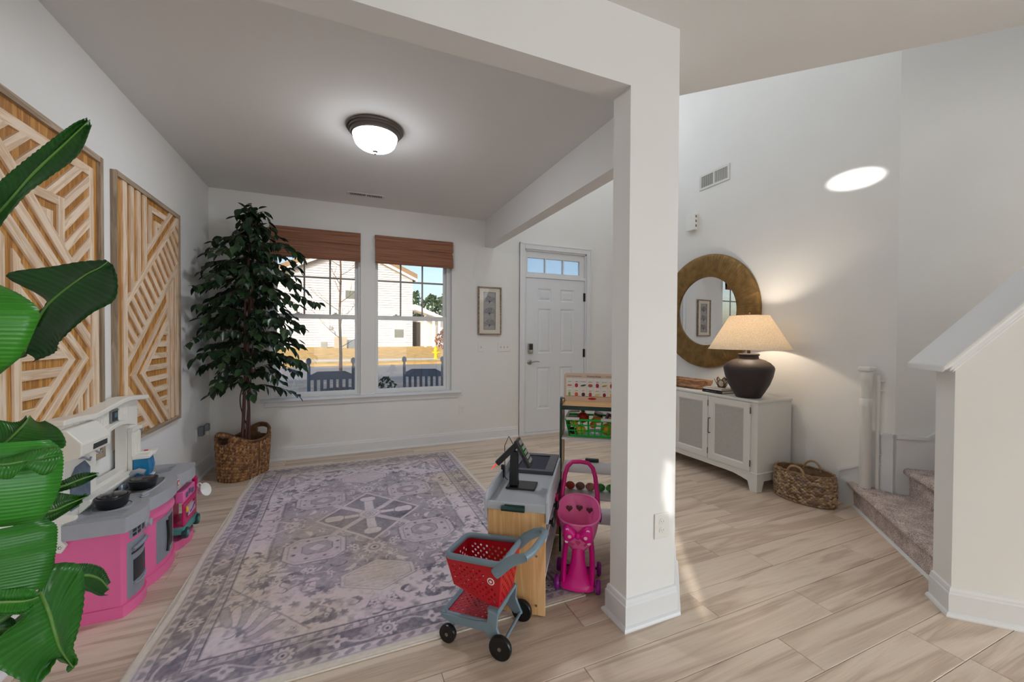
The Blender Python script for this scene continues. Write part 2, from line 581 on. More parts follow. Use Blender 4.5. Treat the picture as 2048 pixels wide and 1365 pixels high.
struct(sweep_path([(2.095, YB), (XL + 0.016, YB)], BASE).build('baseboard_back', M_TRIM))
struct(sweep_path([(XR, 1.935), (XR, YB), (3.205, YB)], BASE).build('baseboard_right', M_TRIM))
struct(sweep_path([(XC, YK), (XC, YF), (XCR, YF), (1.752, 1.762), (1.752, 1.915), (1.634, 1.915), (1.634, 1.80), (1.45, YK)][::-1], BASE, True).build('baseboard_post', M_TRIM))

# ------------------------------------------------------------------ half wall beside the stairs, its cap
HS, HT0, HT1 = 1.213, 2.528, 2.676
def zcap(s): return 1.232 + (s - 1.235) * 1.12
m = MB()
s1 = HS + 1.15
m.prism([ST(HS, HT0, 0), ST(s1, HT0, 0), ST(s1, HT0, zcap(s1)), ST(HS, HT0, zcap(HS))], Vector(ST(0, HT1 - HT0)))
struct(m.build('wall_half', M_WALL))
m = MB()
a0, a1 = HS - 0.085, s1
def capline(t0, t1, z0, z1, sa):
    m.prism([ST(sa, t0, zcap(sa) + z0), ST(a1, t0, zcap(a1) + z0), ST(a1, t0, zcap(a1) + z1), ST(sa, t0, zcap(sa) + z1)], Vector(ST(0, t1 - t0)))
capline(HT0 - 0.085, HT1 + 0.07, 0.035, 0.066, a0)
capline(HT0 - 0.060, HT1 + 0.045, 0.015, 0.035, HS - 0.060)
capline(HT0 - 0.035, HT1 + 0.030, -0.02, 0.015, HS - 0.035)
capline(HT0 - 0.018, HT1 + 0.014, -0.045, -0.02, HS - 0.018)
struct(m.build('trim_1', M_TRIM, bevel=0.006))
c = lambda s, t: ST(s, t)[:2]
struct(sweep_path([c(HS, HT1 - 0.002), c(HS, HT0), c(s1, HT0)][::-1], BASE).build('baseboard_half', M_TRIM))

# ------------------------------------------------------------------ carpeted stairs
def carpet():
    m = bpy.data.materials.new('carpet')
    m.use_nodes = True
    nt = m.node_tree; N, L = nt.nodes.new, nt.links.new
    b = nt.nodes['Principled BSDF']
    tc = N('ShaderNodeTexCoord')
    n = N('ShaderNodeTexNoise'); n.inputs['Scale'].default_value = 150; n.inputs['Detail'].default_value = 3
    n2 = N('ShaderNodeTexNoise'); n2.inputs['Scale'].default_value = 14
    L(tc.outputs['Object'], n.inputs[0]); L(tc.outputs['Object'], n2.inputs[0])
    ad = N('ShaderNodeMath'); ad.operation = 'MULTIPLY_ADD'; ad.inputs[1].default_value = 0.45
    L(n2.outputs[0], ad.inputs[0]); L(n.outputs[0], ad.inputs[2])
    cr = N('ShaderNodeValToRGB'); e = cr.color_ramp.elements
    e[0].position, e[0].color = 0.54, srgb(138, 118, 114)
    e[1].position, e[1].color = 0.90, srgb(236, 217, 209)
    L(ad.outputs[0], cr.inputs[0]); L(cr.outputs[0], b.inputs['Base Color'])
    b.inputs['Roughness'].default_value = 1.0
    b.inputs['Sheen Weight'].default_value = 0.25
    bp = N('ShaderNodeBump'); bp.inputs['Strength'].default_value = 0.9; bp.inputs['Distance'].default_value = 0.012
    L(n.outputs[0], bp.inputs['Height']); L(bp.outputs[0], b.inputs['Normal'])
    return m
M_CARPET = carpet()
st = thing('staircase', 'mauve carpeted staircase climbing to the right behind the white half wall', 'stairs', ST(1.28, 3.2, 0))
ox, oy = st.location.x, st.location.y
RISE, RUN, S0 = 0.19, 0.255, 1.285
rs = random.Random(5)
for k in range(9):
    sa, z0, z1 = S0 + k * RUN, k * RISE, (k + 1) * RISE
    prof = [(sa + RUN + .02, z0 + 0.001), (sa + RUN + .02, z1 - 0.002), (sa + 0.10, z1), (sa + 0.05, z1), (sa + 0.0, z1)]
    for q in range(7):   # rounded nosing
        ang = PI / 2 + PI * q / 6
        prof.append((sa - 0.012 + 0.024 * math.cos(ang), z1 - 0.024 + 0.024 * math.sin(ang)))
    prof += [(sa, z1 - 0.06), (sa, (z0 + z1) / 2), (sa, z0 - (0.004 if k else -.002))]
    rings = []
    for j in range(41):
        f = j / 40
        ring = []
        for s_, z_ in prof:
            te = (3.892 - (s_ - 1.28) if s_ < 1.464 else 3.708) if k == 0 else 3.708
            p = ST(s_, 2.679 + f * (te - 0.006 - 2.679), z_)
            jit = 0.003
            ring.append((p[0] - ox + rs.uniform(-jit, jit), p[1] - oy + rs.uniform(-jit, jit), p[2] + (rs.uniform(-jit, jit) if z_ > 0.02 else 0)))
        rings.append(ring)
    m = MB(); m.loft(rings)
    m.build('step', M_CARPET, st, smooth=70)
m = MB()
m.prism([ST(S0 - 0.014, 2.70, 0), ST(S0 - 0.002, 2.70, 0), ST(S0 - 0.002, 2.70, 0.016), ST(S0 - 0.010, 2.70, 0.014)], Vector(ST(0, 1.17)))
m.xf(Matrix.Translation((-ox, -oy, 0)))
m.build('riser_trim', M_TRIM, st)
# stringer boards on the walls
m = MB()
xs = XR - 0.016
m.prism([(XR - .001, 1.93, 0), (XR - .001, 1.93, 0.245), (XR - .001, 1.777, 0.330), (XR - .001, 1.777, 0.612), (XR - .001, 1.591, 0.600), (XR - .001, 1.591, 0.0)], (-0.015, 0, 0))
cap = [(1.935, 0.240, 1.777, 0.328), (1.777, 0.598, 1.59, 0.588)]
for ya, za, yb, zb in cap:
    m.prism([(XR - .001, ya, za), (XR - .001, yb, zb), (XR - .001, yb, zb + .022), (XR - .001, ya, za + .022)], (-0.026, 0, 0))
m.box(XR - .026, 1.775, 0.33, XR - .001, 1.793, 0.62)
m.box(XR - .022, 1.926, 0, XR - .001, 1.942, 0.262)
struct(m.build('trim_2', M_TRIM))
m = MB()
T = 3.708
pp = [(1.468, 0.0), (1.468, 0.590), (1.63, 0.595), (3.6, 0.595 + 1.97 * 0.745), (3.6, 0.3)]
m.prism([ST(s, T, z) for s, z in pp], Vector(ST(0, -0.015)))
for (sa, za), (sb, zb) in ((pp[1], pp[2]), (pp[2], pp[3])):
    m.prism([ST(sa, T, za - .005), ST(sb, T, zb - .005), ST(sb, T, zb + .018), ST(sa, T, za + .018)], Vector(ST(0, -0.026)))
struct(m.build('trim_3', M_TRIM))

# ------------------------------------------------------------------ front door with transom
dr = bpy.data.objects.new('door_1', None); COL.objects.link(dr); dr.location = (2.65, YB, 0); struct(dr)
def atdoor(m): return m.xf(Matrix.Translation((-2.65, -YB, 0)))
M_DOOR = mat('white_door_paint', (222, 225, 230), 0.4, spec=0.4)
m = MB()   # casing
for x0, x1 in ((DOOR[0] - 0.062, DOOR[0] + 0.012), (DOOR[1] - 0.012, DOOR[1] + 0.062)):
    m.box(x0, YB - 0.018, 0, x1, YB, DOOR[3] + 0.06)
    m.box(x0 if x0 < 2.5 else x1 - 0.02, YB - 0.026, 0, x0 + 0.02 if x0 < 2.5 else x1, YB, DOOR[3] + 0.06)
m.box(DOOR[0] + 0.012, YB - 0.018, DOOR[3] - 0.012, DOOR[1] - 0.012, YB, DOOR[3] + 0.06)
m.box(DOOR[0] - 0.062, YB - 0.026, DOOR[3] + 0.045, DOOR[1] + 0.062, YB, DOOR[3] + 0.066)
atdoor(m).build('casing', M_TRIM, dr, bevel=0.003)
m = MB()   # jambs and transom rail
m.box(DOOR[0], YB + .002, 0, DOOR[0] + 0.03, YB + 0.14, DOOR[3]); m.box(DOOR[1] - 0.03, YB + .002, 0, DOOR[1], YB + 0.14, DOOR[3])
m.box(DOOR[0], YB + .002, DOOR[3] - 0.03, DOOR[1], YB + 0.14, DOOR[3])
m.box(DOOR[0] + .03, YB + .004, 2.075, DOOR[1] - .03, YB + 0.12, 2.115)
m.box(DOOR[0], YB - 0.012, 0.0, DOOR[1], YB + 0.14, 0.028)
atdoor(m).build('jamb', M_TRIM, dr, bevel=0.002)
px = [2.245, 2.492, 2.772, 3.028]
m = MB()
tz0, tz1 = 2.150, 2.340
m = panel_with_holes(DOOR[0] + .03, DOOR[1] - .03, 2.115, DOOR[3] - .03, [(2.236, 2.489, tz0, tz1), (2.503, 2.762, tz0, tz1), (2.779, 3.028, tz0, tz1)], lambda u, v, d: (u, YB + 0.03 + d, v), 0.04)
tr = atdoor(m).build('transom_sash', M_TRIM, dr, bevel=0.003)
M_FROST = glass_mat('transom_glass', tint=(0.9, 0.95, 1.0), refl=0.08, rough=0.2, frost=0.35)
for x0, x1 in ((2.236, 2.489), (2.503, 2.762), (2.779, 3.028)):
    atdoor(MB().box(x0, YB + 0.05, tz0, x1, YB + 0.054, tz1)).build('pane', M_FROST, tr)
# leaf with six raised panels
LX0, LX1 = 2.198, 3.102
PANELS = [(2.384, 2.586, 1.770, 1.938), (2.723, 2.938, 1.770, 1.938), (2.384, 2.586, 1.074, 1.672), (2.725, 2.936, 1.074, 1.672),
          (2.374, 2.574, 0.328, 0.890), (2.719, 2.918, 0.328, 0.890)]
m = panel_with_holes(LX0, LX1, 0.032, 2.072, PANELS, lambda u, v, d: (u, YB + 0.018 + d, v), 0.044)
leaf = atdoor(m).build('leaf', M_DOOR, dr)
for x0, x1, z0, z1 in PANELS:
    m = MB()
    R = lambda i, y: [(x0 + i, YB + y, z0 + i), (x1 - i, YB + y, z0 + i), (x1 - i, YB + y, z1 - i), (x0 + i, YB + y, z1 - i)]
    m.loft([R(0, .06), R(0, .018), R(.012, .030), R(.022, .031), R(.046, .021), R(.048, .021)])
    atdoor(m).build('raised_panel', M_DOOR, leaf)
# keypad deadbolt, lever, hinges
m = MB().box(2.237, YB - 0.014, 1.075, 2.301, YB + 0.018, 1.208)
db = atdoor(m).build('deadbolt', M_CHROME, dr, bevel=0.006)
atdoor(MB().box(2.243, YB - 0.020, 1.125, 2.295, YB - 0.013, 1.203)).build('keypad', M_BLACK, db, bevel=0.005)
m = MB()
m.lathe([(0.019, 0), (0.019, 0.014), (0.012, 0.018)], 20, (0, 0, 0)); m.xf(Matrix.Translation((2.269, YB - 0.013, 1.10)) @ Matrix.Rotation(PI / 2, 4, 'X'))
atdoor(m).build('thumb_turn', M_CHROME, db, smooth=40)
m = MB()
m.lathe([(0.034, 0), (0.034, 0.004), (0.026, 0.012), (0.012, 0.016), (0.011, 0.05)], 24); m.xf(Matrix.Translation((2.263, YB + 0.018, 0.962)) @ Matrix.Rotation(PI / 2, 4, 'X'))
m.tube([(2.263, YB - .032, .962), (2.285, YB - .035, .963), (2.315, YB - .034, .970), (2.35, YB - .034, .972), (2.385, YB - .033, .965)], [.010, .010, .008, .007, .006], 8)
atdoor(m).build('lever_handle', M_CHROME, dr, smooth=40)
for z0, z1 in ((1.79, 1.905), (1.015, 1.13), (0.20, 0.31)):
    m = MB(); m.tube([(3.107, YB + .008, z0), (3.107, YB + .008, z1)], 0.009, 8); m.box(3.085, YB + .012, z0, 3.125, YB + .018, z1)
    atdoor(m).build('hinge', M_DARKMETAL, dr)

# ------------------------------------------------------------------ twin sash windows
M_VINYL = mat('window_vinyl', (224, 225, 224), 0.4)
M_MUNTIN = mat('window_grille', (150, 146, 138), 0.5)
GL = [(-0.640, 0.120), (0.369, 1.127)]
for i, ((xa, xb), (g0, g1)) in enumerate(zip(WIN, GL)):
    wr = bpy.data.objects.new('window_%d' % (i + 1), None); COL.objects.link(wr); wr.location = ((xa + xb) / 2, YB, WZ0); struct(wr)
    tl = Matrix.Translation((-(xa + xb) / 2, -YB, -WZ0))
    g0m, g1m = g0, g1
    fn = lambda y: (lambda u, v, d: (u, y + d, v))
    m = panel_with_holes(xa, xb, WZ0, WZ1, [(g0 - .032, g1 + .032, WZ0 + .014, WZ1 - .04)], fn(YB + .05), 0.095)
    m.xf(tl).build('window_frame', M_VINYL, wr, bevel=0.004)
    m = panel_with_holes(g0 - .032, g1 + .032, 1.492, WZ1 - .04, [(g0, g1, 1.530, WZ1 - .08)], fn(YB + .092), 0.03)
    us = m.xf(tl).build('upper_sash', M_VINYL, wr, bevel=0.003)
    MB().box(g0, YB + .105, 1.53, g1, YB + .109, WZ1 - .08).xf(tl).build('pane', M_GLASS, us)
    wd = (g1 - g0)
    for k in (1, 2):
        u = g0 + wd * k / 3
        MB().box(u - .009, YB + .094, 1.53, u + .009, YB + .104, WZ1 - .08).xf(tl).build('muntin', M_MUNTIN, us)
    MB().box(g0, YB + .093, 1.922, g1, YB + .103, 1.942).xf(tl).build('muntin', M_MUNTIN, us)
    m = panel_with_holes(g0 - .032, g1 + .032, WZ0 + .014, 1.530, [(g0, g1, 0.690, 1.480)], fn(YB + .058), 0.03)
    ls = m.xf(tl).build('lower_sash', M_VINYL, wr, bevel=0.003)
    MB().box(g0, YB + .071, 0.69, g1, YB + .075, 1.48).xf(tl).build('pane', M_GLASS, ls)
    for k in (0.22, 0.70):
        u = g0 + wd * k
        m = MB().box(u, YB + .055, 1.527, u + .07, YB + .085, 1.538); m.box(u + .02, YB + .05, 1.538, u + .045, YB + .075, 1.552)
        m.xf(tl).build('sash_lock', M_VINYL, ls, bevel=0.003)
m = MB()
m.prism([(-0.775, YB + .05, .612), (-0.775, YB - .052, .612), (-0.775, YB - .060, .620), (-0.775, YB - .060, .630), (-0.775, YB - .052, .638), (-0.775, YB + .05, .640)], (2.095, 0, 0))
m.prism([(-0.74, YB, .552), (-0.74, YB - .012, .552), (-0.74, YB - .020, .562), (-0.74, YB - .020, .60), (-0.74, YB - .030, .612), (-0.74, YB, .612)], (2.022, 0, 0))
struct(m.build('trim_4', M_TRIM))
# ================================================================== foyer: sideboard and what stands on it
M_SIDE = mat('sideboard_white', (224, 223, 219), 0.45, var=0.015, vscale=4)
M_GRASS = mat('grasscloth', (188, 187, 183), 0.9, var=0.10, vscale=90, bump=0.5, bscale=160, stretch=(1, 1, 2.2))
M_PEWTER = mat('pewter', (110, 112, 108), 0.35, 1.0)
sb = thing('sideboard', 'long white sideboard with grey textured door panels under the round mirror', 'cabinet', (3.41, 3.21, 0))
TS = Matrix.Translation((-3.41, -3.21, 0))
CX0, CX1, CY0, CY1 = 3.195, 3.632, 2.292, 4.128
m = MB().box(CX0 + .004, CY0 + .004, .150, CX1, CY1 - .004, .752)
m.xf(TS).build('body', M_SIDE, sb, bevel=0.002)
MB().box(CX0 - .008, CY0 - .008, .752, CX1, CY1 + .008, .775).xf(TS).build('top', M_SIDE, sb, bevel=0.005)
m = MB()   # curved apron across the front and a straight one at the ends
n = 24
top, bot = [], []
for k in range(n + 1):
    y = CY0 + (CY1 - CY0) * k / n
    e = min(y - CY0, CY1 - y)
    bot.append((CX0 - .004, y, .108 - .055 * max(0, 1 - e / .26) ** 1.6))
pts = [(CX0 - .004, CY0, .152)] + bot + [(CX0 - .004, CY1, .152)]
for k in range(n):
    m.prism([bot[k], bot[k + 1], (CX0 - .004, bot[k + 1][1], .152), (CX0 - .004, bot[k][1], .152)], (.022, 0, 0))
m.box(CX0 - .004, CY0, .085, CX1, CY0 + .02, .152); m.box(CX0 - .004, CY1 - .02, .085, CX1, CY1, .152)
m.xf(TS).build('apron', M_SIDE, sb)
MB().box(CX0 - .008, CY0 - .006, .148, CX1, CY1 + .006, .158).xf(TS).build('base_moulding', M_SIDE, sb, bevel=0.003)
for fx, sx in ((CX0 - .007, 1), (CX1, -1)):
    for fy, sy in ((CY0 - .003, 1), (CY1 + .003, -1)):
        R = lambda w, z: [(fx, fy, z), (fx + sx * w, fy, z), (fx + sx * w, fy + sy * w, z), (fx, fy + sy * w, z)]
        m = MB(); m.loft([R(.062, 0), R(.088, .085), R(.104, .149)])
        m.xf(TS).build('leg', M_SIDE, sb, bevel=0.002)
DW = .4235
for k in range(4):
    ya = CY0 + .062 + k * (DW + .006)
    yb = ya + DW
    fr = panel_with_holes(ya, yb, .160, .746, [(ya + .058, yb - .058, .214, .692)], lambda u, v, d: (CX0 - .012 + d, u, v), .016)
    d = fr.xf(TS).build('door', M_SIDE, sb, bevel=0.002)
    m = MB()
    R = lambda i, x: [(x, ya + .058 + i, .214 + i), (x, yb - .058 - i, .214 + i), (x, yb - .058 - i, .692 - i), (x, ya + .058 + i, .692 - i)]
    m.loft([R(0, CX0 - .009), R(.010, CX0 - .003), R(.010, CX0), R(0, CX0)], caps=False)
    m.xf(TS).build('bead', M_SIDE, d)
    MB().box(CX0 - .003, ya + .067, .223, CX0 + .001, yb - .067, .683).xf(TS).build('inset_panel', M_GRASS, d)
    hy = yb - .022 if k < 2 else ya + .022
    m = MB()
    m.tube([(CX0 - .012, hy, .545), (CX0 - .034, hy, .545), (CX0 - .036, hy, .536), (CX0 - .036, hy, .416), (CX0 - .034, hy, .407), (CX0 - .012, hy, .407)], .0048, 8)
    m.xf(TS).build('handle', M_PEWTER, d, smooth=50)
    hh = ya - .003 if k < 2 else yb + .003
    for z in (.205, .655):
        m = MB(); m.tube([(CX0 - .012, hh, z), (CX0 - .012, hh, z + .055)], .0045, 8)
        m.xf(TS).build('hinge', M_PEWTER, d)

# round mirror with a wide bronze frame
M_BRONZE = mat('brushed_bronze', (136, 106, 62), 0.42, 0.65, var=0.28, vscale=16, bump=0.25, bscale=45)
M_MIRROR = mat('mirror_glass', (235, 236, 236), 0.01, 1.0)
mr_ = thing('wall_mirror', 'round mirror with a wide ribbed bronze frame above the white sideboard', 'mirror', (XR - .020, 3.21, 1.585), math.radians(1.77))
rr = random.Random(11)
N_ = 420
prof = [(.367, .010), (.369, .026), (.40, .030), (.50, .036), (.58, .034), (.606, .026), (.612, .016), (.612, .002), (.367, .002)]
rings = []
for j in range(N_):
    a = 2 * PI * j / N_
    k = rr.uniform(-1, 1) * .0022
    rings.append([(-(x + (k if 1 < i < 6 else 0)), r * math.cos(a), r * math.sin(a)) for i, (r, x) in enumerate(prof)])
rings.append(rings[0])
m = MB(); m.loft(rings, caps=False)
m.build('frame', M_BRONZE, mr_, smooth=30)
m = MB(); m.lathe([(.371, 0), (.371, .004)], 96); m.xf(Matrix.Translation((-.008, 0, 0)) @ Matrix.Rotation(-PI / 2, 4, 'Y'))
m.build('glass', M_MIRROR, mr_)

# table lamp
M_URN = mat('dark_ceramic', (52, 44, 46), 0.55, var=0.18, vscale=9, bump=0.08, bscale=40)
M_BRASSD = mat('lamp_fitting', (86, 70, 56), 0.4, 0.8)
def linen():
    m = bpy.data.materials.new('linen_shade'); m.use_nodes = True
    nt = m.node_tree; N, L = nt.nodes.new, nt.links.new
    nt.nodes.remove(nt.nodes['Principled BSDF'])
    tc = N('ShaderNodeTexCoord')
    n = N('ShaderNodeTexNoise'); n.inputs['Scale'].default_value = 120; n.inputs['Detail'].default_value = 3
    L(tc.outputs['Object'], n.inputs[0])
    cr = N('ShaderNodeValToRGB'); cr.color_ramp.elements[0].color = srgb(226, 210, 186); cr.color_ramp.elements[1].color = srgb(250, 242, 228)
    cr.color_ramp.elements[0].position, cr.color_ramp.elements[1].position = .3, .7
    L(n.outputs[0], cr.inputs[0])
    d, t, mx = N('ShaderNodeBsdfDiffuse'), N('ShaderNodeBsdfTranslucent'), N('ShaderNodeMixShader')
    L(cr.outputs[0], d.inputs[0]); L(cr.outputs[0], t.inputs[0])
    mx.inputs[0].default_value = 0.5
    L(d.outputs[0], mx.inputs[1]); L(t.outputs[0], mx.inputs[2])
    L(mx.outputs[0], nt.nodes['Material Output'].inputs[0])
    return m
LXY = (3.305, 2.463)
lp = thing('table_lamp', 'lit table lamp with a dark urn base and wide linen shade on the sideboard', 'lamp', (*LXY, .775))
m = MB()
m.lathe([(.090, 0), (.098, .004), (.125, .05), (.162, .12), (.186, .19), (.197, .245), (.198, .262), (.190, .280), (.165, .306), (.125, .330), (.092, .340), (.078, .344),
         (.076, .366), (.084, .372), (.084, .382), (.076, .386), (.02, .388)], 64)
m.build('base', M_URN, lp, smooth=40)
m = MB(); m.lathe([(.013, .386), (.013, .44), (.018, .442), (.018, .50), (.006, .505), (.006, .52)], 16)
m.build('stem', M_BRASSD, lp, smooth=40)
m = MB()
z0, z1, r0, r1 = .425, .720, .326, .157
m.lathe([(r0, z0), (r0 - .008, z0 + .008), (r1, z1 - .004), (r1, z1), (r1 - .003, z1), (r1 - .004, z1 - .005), (r0 - .013, z0 + .01), (r0 - .006, z0)], 72, caps=False)
m.f += [(7 * 72 + j, 7 * 72 + (j + 1) % 72, (j + 1) % 72, j) for j in range(72)]
m.build('lamp_shade', linen(), lp, smooth=50)
m = MB()
m.tube([(0, 0, .725), (0, 0, .742)], .005, 8); m.sphere((0, 0, .748), .010, 10, 8)
for k in range(3):
    a = 2 * PI * k / 3 + .4
    m.tube([(0, 0, z1 - .012), ((r1 - .004) * math.cos(a), (r1 - .004) * math.sin(a), z1 - .004)], .0022, 6)
m.tube([(0, .035, .50), (0, .06, .58), (0, .05, .66), (0, 0, .725), (0, -.05, .66), (0, -.06, .58), (0, -.035, .50)], .0025, 6)
m.build('harp', M_BRASSD, lp, smooth=40)
m = MB(); m.sphere((0, 0, .555), .032, 16, 12, (1, 1, 1.25))
m.build('bulb', mat('bulb_glow', (255, 230, 190), 0.5, emit=(255, 214, 160), estr=6.0), lp, smooth=60)
b = light('lamp_bulb_light', 'POINT', (0, 0, .60), (0, 0, -1), 8.5, (1.0, 0.85, 0.67), shadow_soft_size=0.04)
b.parent = lp

# dough bowl
M_BOWL = wood('bowl_wood', (122, 84, 52), (172, 124, 84), (196, 158, 122), along=(3, 14, 14), scale=1.2, rough=.6, rnd=0)
bw = tag(MB().build('tmp', None), 'long shallow wooden dough bowl on the sideboard below the mirror', 'bowl')
bpy.data.objects.remove(bw)
m = MB()
rings = []
for (L_, W_, z) in ((.02, .02, .012), (.18, .05, .012), (.245, .075, .05), (.262, .092, .088), (.275, .104, .088), (.268, .098, .05), (.235, .072, .006), (.21, .055, 0.0)):
    ring = []
    for j in range(40):
        a = 2 * PI * j / 40
        cx, sy = math.cos(a), math.sin(a)
        ring.append((L_ * math.copysign(abs(cx) ** .55, cx), W_ * math.copysign(abs(sy) ** .8, sy), z + (.010 * abs(cx) ** 3 if z > .04 else 0)))
    rings.append(ring)
m.loft(rings)
bw = m.build('dough_bowl', M_BOWL, smooth=50, loc=(3.36, 3.185, .7765), rot=(0, 0, PI / 2 + .02))
tag(bw, 'long shallow wooden dough bowl on the sideboard below the mirror', 'bowl')

# two books and a shell flower
M_PAGES = mat('book_pages', (226, 222, 212), 0.9, var=.06, vscale=200, stretch=(.1, .1, 6))
def book(name, x0, y0, x1, y1, z0, th, cover, label, spine_text=None):
    b = thing(name, label, 'book', ((x0 + x1) / 2, (y0 + y1) / 2, z0))
    t = Matrix.Translation((-(x0 + x1) / 2, -(y0 + y1) / 2, -z0))
    m = MB().box(x0, y0, z0, x1, y1, z0 + .003); m.box(x0, y0, z0 + th - .003, x1, y1, z0 + th); m.box(x0, y0, z0, x0 + .003, y1, z0 + th)
    m.xf(t).build('cover', cover, b)
    MB().box(x0 + .003, y0 + .003, z0 + .003, x1 - .004, y1 - .003, z0 + th - .003).xf(t).build('page_block', M_PAGES, b)
    if spine_text:
        m = MB()
        for ya, yb in ((.04, .09), (.10, .125), (.135, .155)):
            m.box(x0 - .0004, y1 - yb, z0 + th * .38, x0, y1 - ya, z0 + th * .62)
        m.xf(t).build('spine_print', mat('spine_print_grey', (120, 118, 120), .6), b)
    return b
book('book', 3.225, 2.665, 3.43, 2.885, .7755, .026, mat('book_black', (34, 30, 34), .5), 'black-covered book at the bottom of the two beside the lamp', True)
book('book', 3.228, 2.672, 3.425, 2.878, .8025, .022, mat('book_white', (226, 222, 214), .5), 'white-covered book lying on top of the black book')
sf = thing('shell_ornament', 'small flower ornament of white oyster shells with brown rims on the books', 'ornament', (3.33, 2.755, .8255))
M_SHELL = mat('oyster_white', (222, 212, 200), .35, var=.15, vscale=30)
M_SHELLRIM = mat('oyster_brown', (110, 78, 48), .5, var=.3, vscale=50)
for k in range(9):
    a = 2 * PI * k / 9 + .2
    rad, tilt, h = (.040, .42, .046) if k % 2 else (.026, .18, .054)
    M_ = Matrix.Translation((rad * math.cos(a), rad * math.sin(a), h * .93)) @ Matrix.Rotation(a, 4, 'Z') @ Matrix.Rotation(tilt, 4, 'Y')
    m = MB(); m.sphere((0, 0, 0), 1, 14, 8, (.009, .026, h * .92)); m.xf(M_)
    sh = m.build('shell', M_SHELL, sf, smooth=60)
    m = MB(); m.tube([(.006, .0255 * math.cos(2 * PI * q / 20), h * .90 * math.sin(2 * PI * q / 20)) for q in range(20)], .0035, 6, closed=True); m.xf(M_)
    m.build('shell_rim', M_SHELLRIM, sh, smooth=60)
MB().lathe([(.03, 0), (.03, .006), (.018, .02)], 20).build('foot', M_SHELLRIM, sf)

# oval seagrass basket
M_SEA = mat('seagrass', (140, 112, 84), 0.85, var=0.34, vscale=26, bump=.5, bscale=120)
bk = thing('seagrass_basket', 'low oval seagrass basket with two looped handles between sideboard and stairs', 'basket', (3.425, 2.060, 0), math.radians(6))
rr = random.Random(4)
m = MB()
A, B, H = .135, .205, .235     # half axes across and along the wall
rows, cols = 17, 46
for r in range(rows):
    for cidx in range(cols):
        a = 2 * PI * (cidx + .5 * (r % 2)) / cols
        z = .008 + (H - .008) * (r + .5) / rows
        bul = 1 + .035 * math.sin(PI * z / H)
        p = Vector((A * bul * math.cos(a), B * bul * math.sin(a), z))
        tn = Vector((-A * math.sin(a), B * math.cos(a), 0)).normalized()
        nn = Vector((B * math.cos(a), A * math.sin(a), 0)).normalized()
        dn = (tn * math.cos(.45) + Vector((0, 0, 1)) * (math.sin(.45) * (1 if r % 2 else -1) * 0.8)).normalized()
        L_ = .021 + rr.uniform(-.002, .003)
        wd = .0085
        q = nn.cross(dn)
        e = .006 + rr.uniform(-.001, .003)
        m.add([p - dn * L_, p + q * wd + nn * e, p + dn * L_, p - q * wd + nn * e, p + nn * (e + .005)], [(0, 3, 4), (3, 2, 4), (2, 1, 4), (1, 0, 4)])
so = stuff(m.build('woven_strands', attr_mat('seagrass_strand', .85), bk)); strand_colours(so, 5, ((196, 168, 132), (160, 130, 96), (128, 100, 76), (176, 150, 122), (150, 128, 118)), 3)
m = MB(); m.lathe([(1.0, 0), (1.015, .06), (1.03, .12), (1.0, H), (.965, H), (.99, .12), (.96, .01), (.0, .008)], 48, sx=A, sy=B, caps=False)
m.f.append(tuple(range(47, -1, -1)))
m.build('wall', M_SEA, bk, smooth=60)
m = MB()
m.tube([(A * math.cos(2 * PI * j / 48), B * math.sin(2 * PI * j / 48), H + .003 * math.sin(j * 2.4)) for j in range(48)], .0085, 8, closed=True)
m.build('rim', M_SEA, bk, smooth=60)
M_HANDLE = mat('rope_handle', (176, 140, 104), .8, var=.2, vscale=60, bump=.4, bscale=150)
for sgn in (-1, 1):
    m = MB()
    pts = []
    for q in range(13):
        a = PI * q / 12
        yy = .062 * math.cos(a) 
        pts.append((sgn * (A * math.sqrt(max(0, 1 - (yy / B) ** 2)) * .99), yy, H - .02 + .075 * math.sin(a)))
    m.tube(pts, .0085, 8)
    m.build('handle', M_HANDLE, bk, smooth=60)
# ================================================================== two geometric wood wall panels on the left wall
M_SLAT = wood('whitewashed_slat', (206, 172, 138), (226, 200, 172), (236, 216, 194), along=(2.0, 26, 26), scale=1.3, rough=.6, fine=.10, rnd=.06, dist=.6)
M_BACK = wood('pine_backing', (146, 96, 40), (180, 124, 58), (206, 154, 84), along=(1.2, 26, 26), scale=1.4, rough=.6, fine=.16, rnd=.05, dist=.5)
M_PFRAME = wood('greyed_frame_wood', (132, 112, 92), (160, 140, 118), (180, 160, 138), along=(1.5, 24, 24), scale=1.3, rough=.65, fine=.14, rnd=.05, dist=.6)
K = .88
XBACK, XSL = XL + .014, XL + .023

def band(p, a, b, lo, hi):
    return clip(clip(p, a, b, hi), -a, -b, -lo)

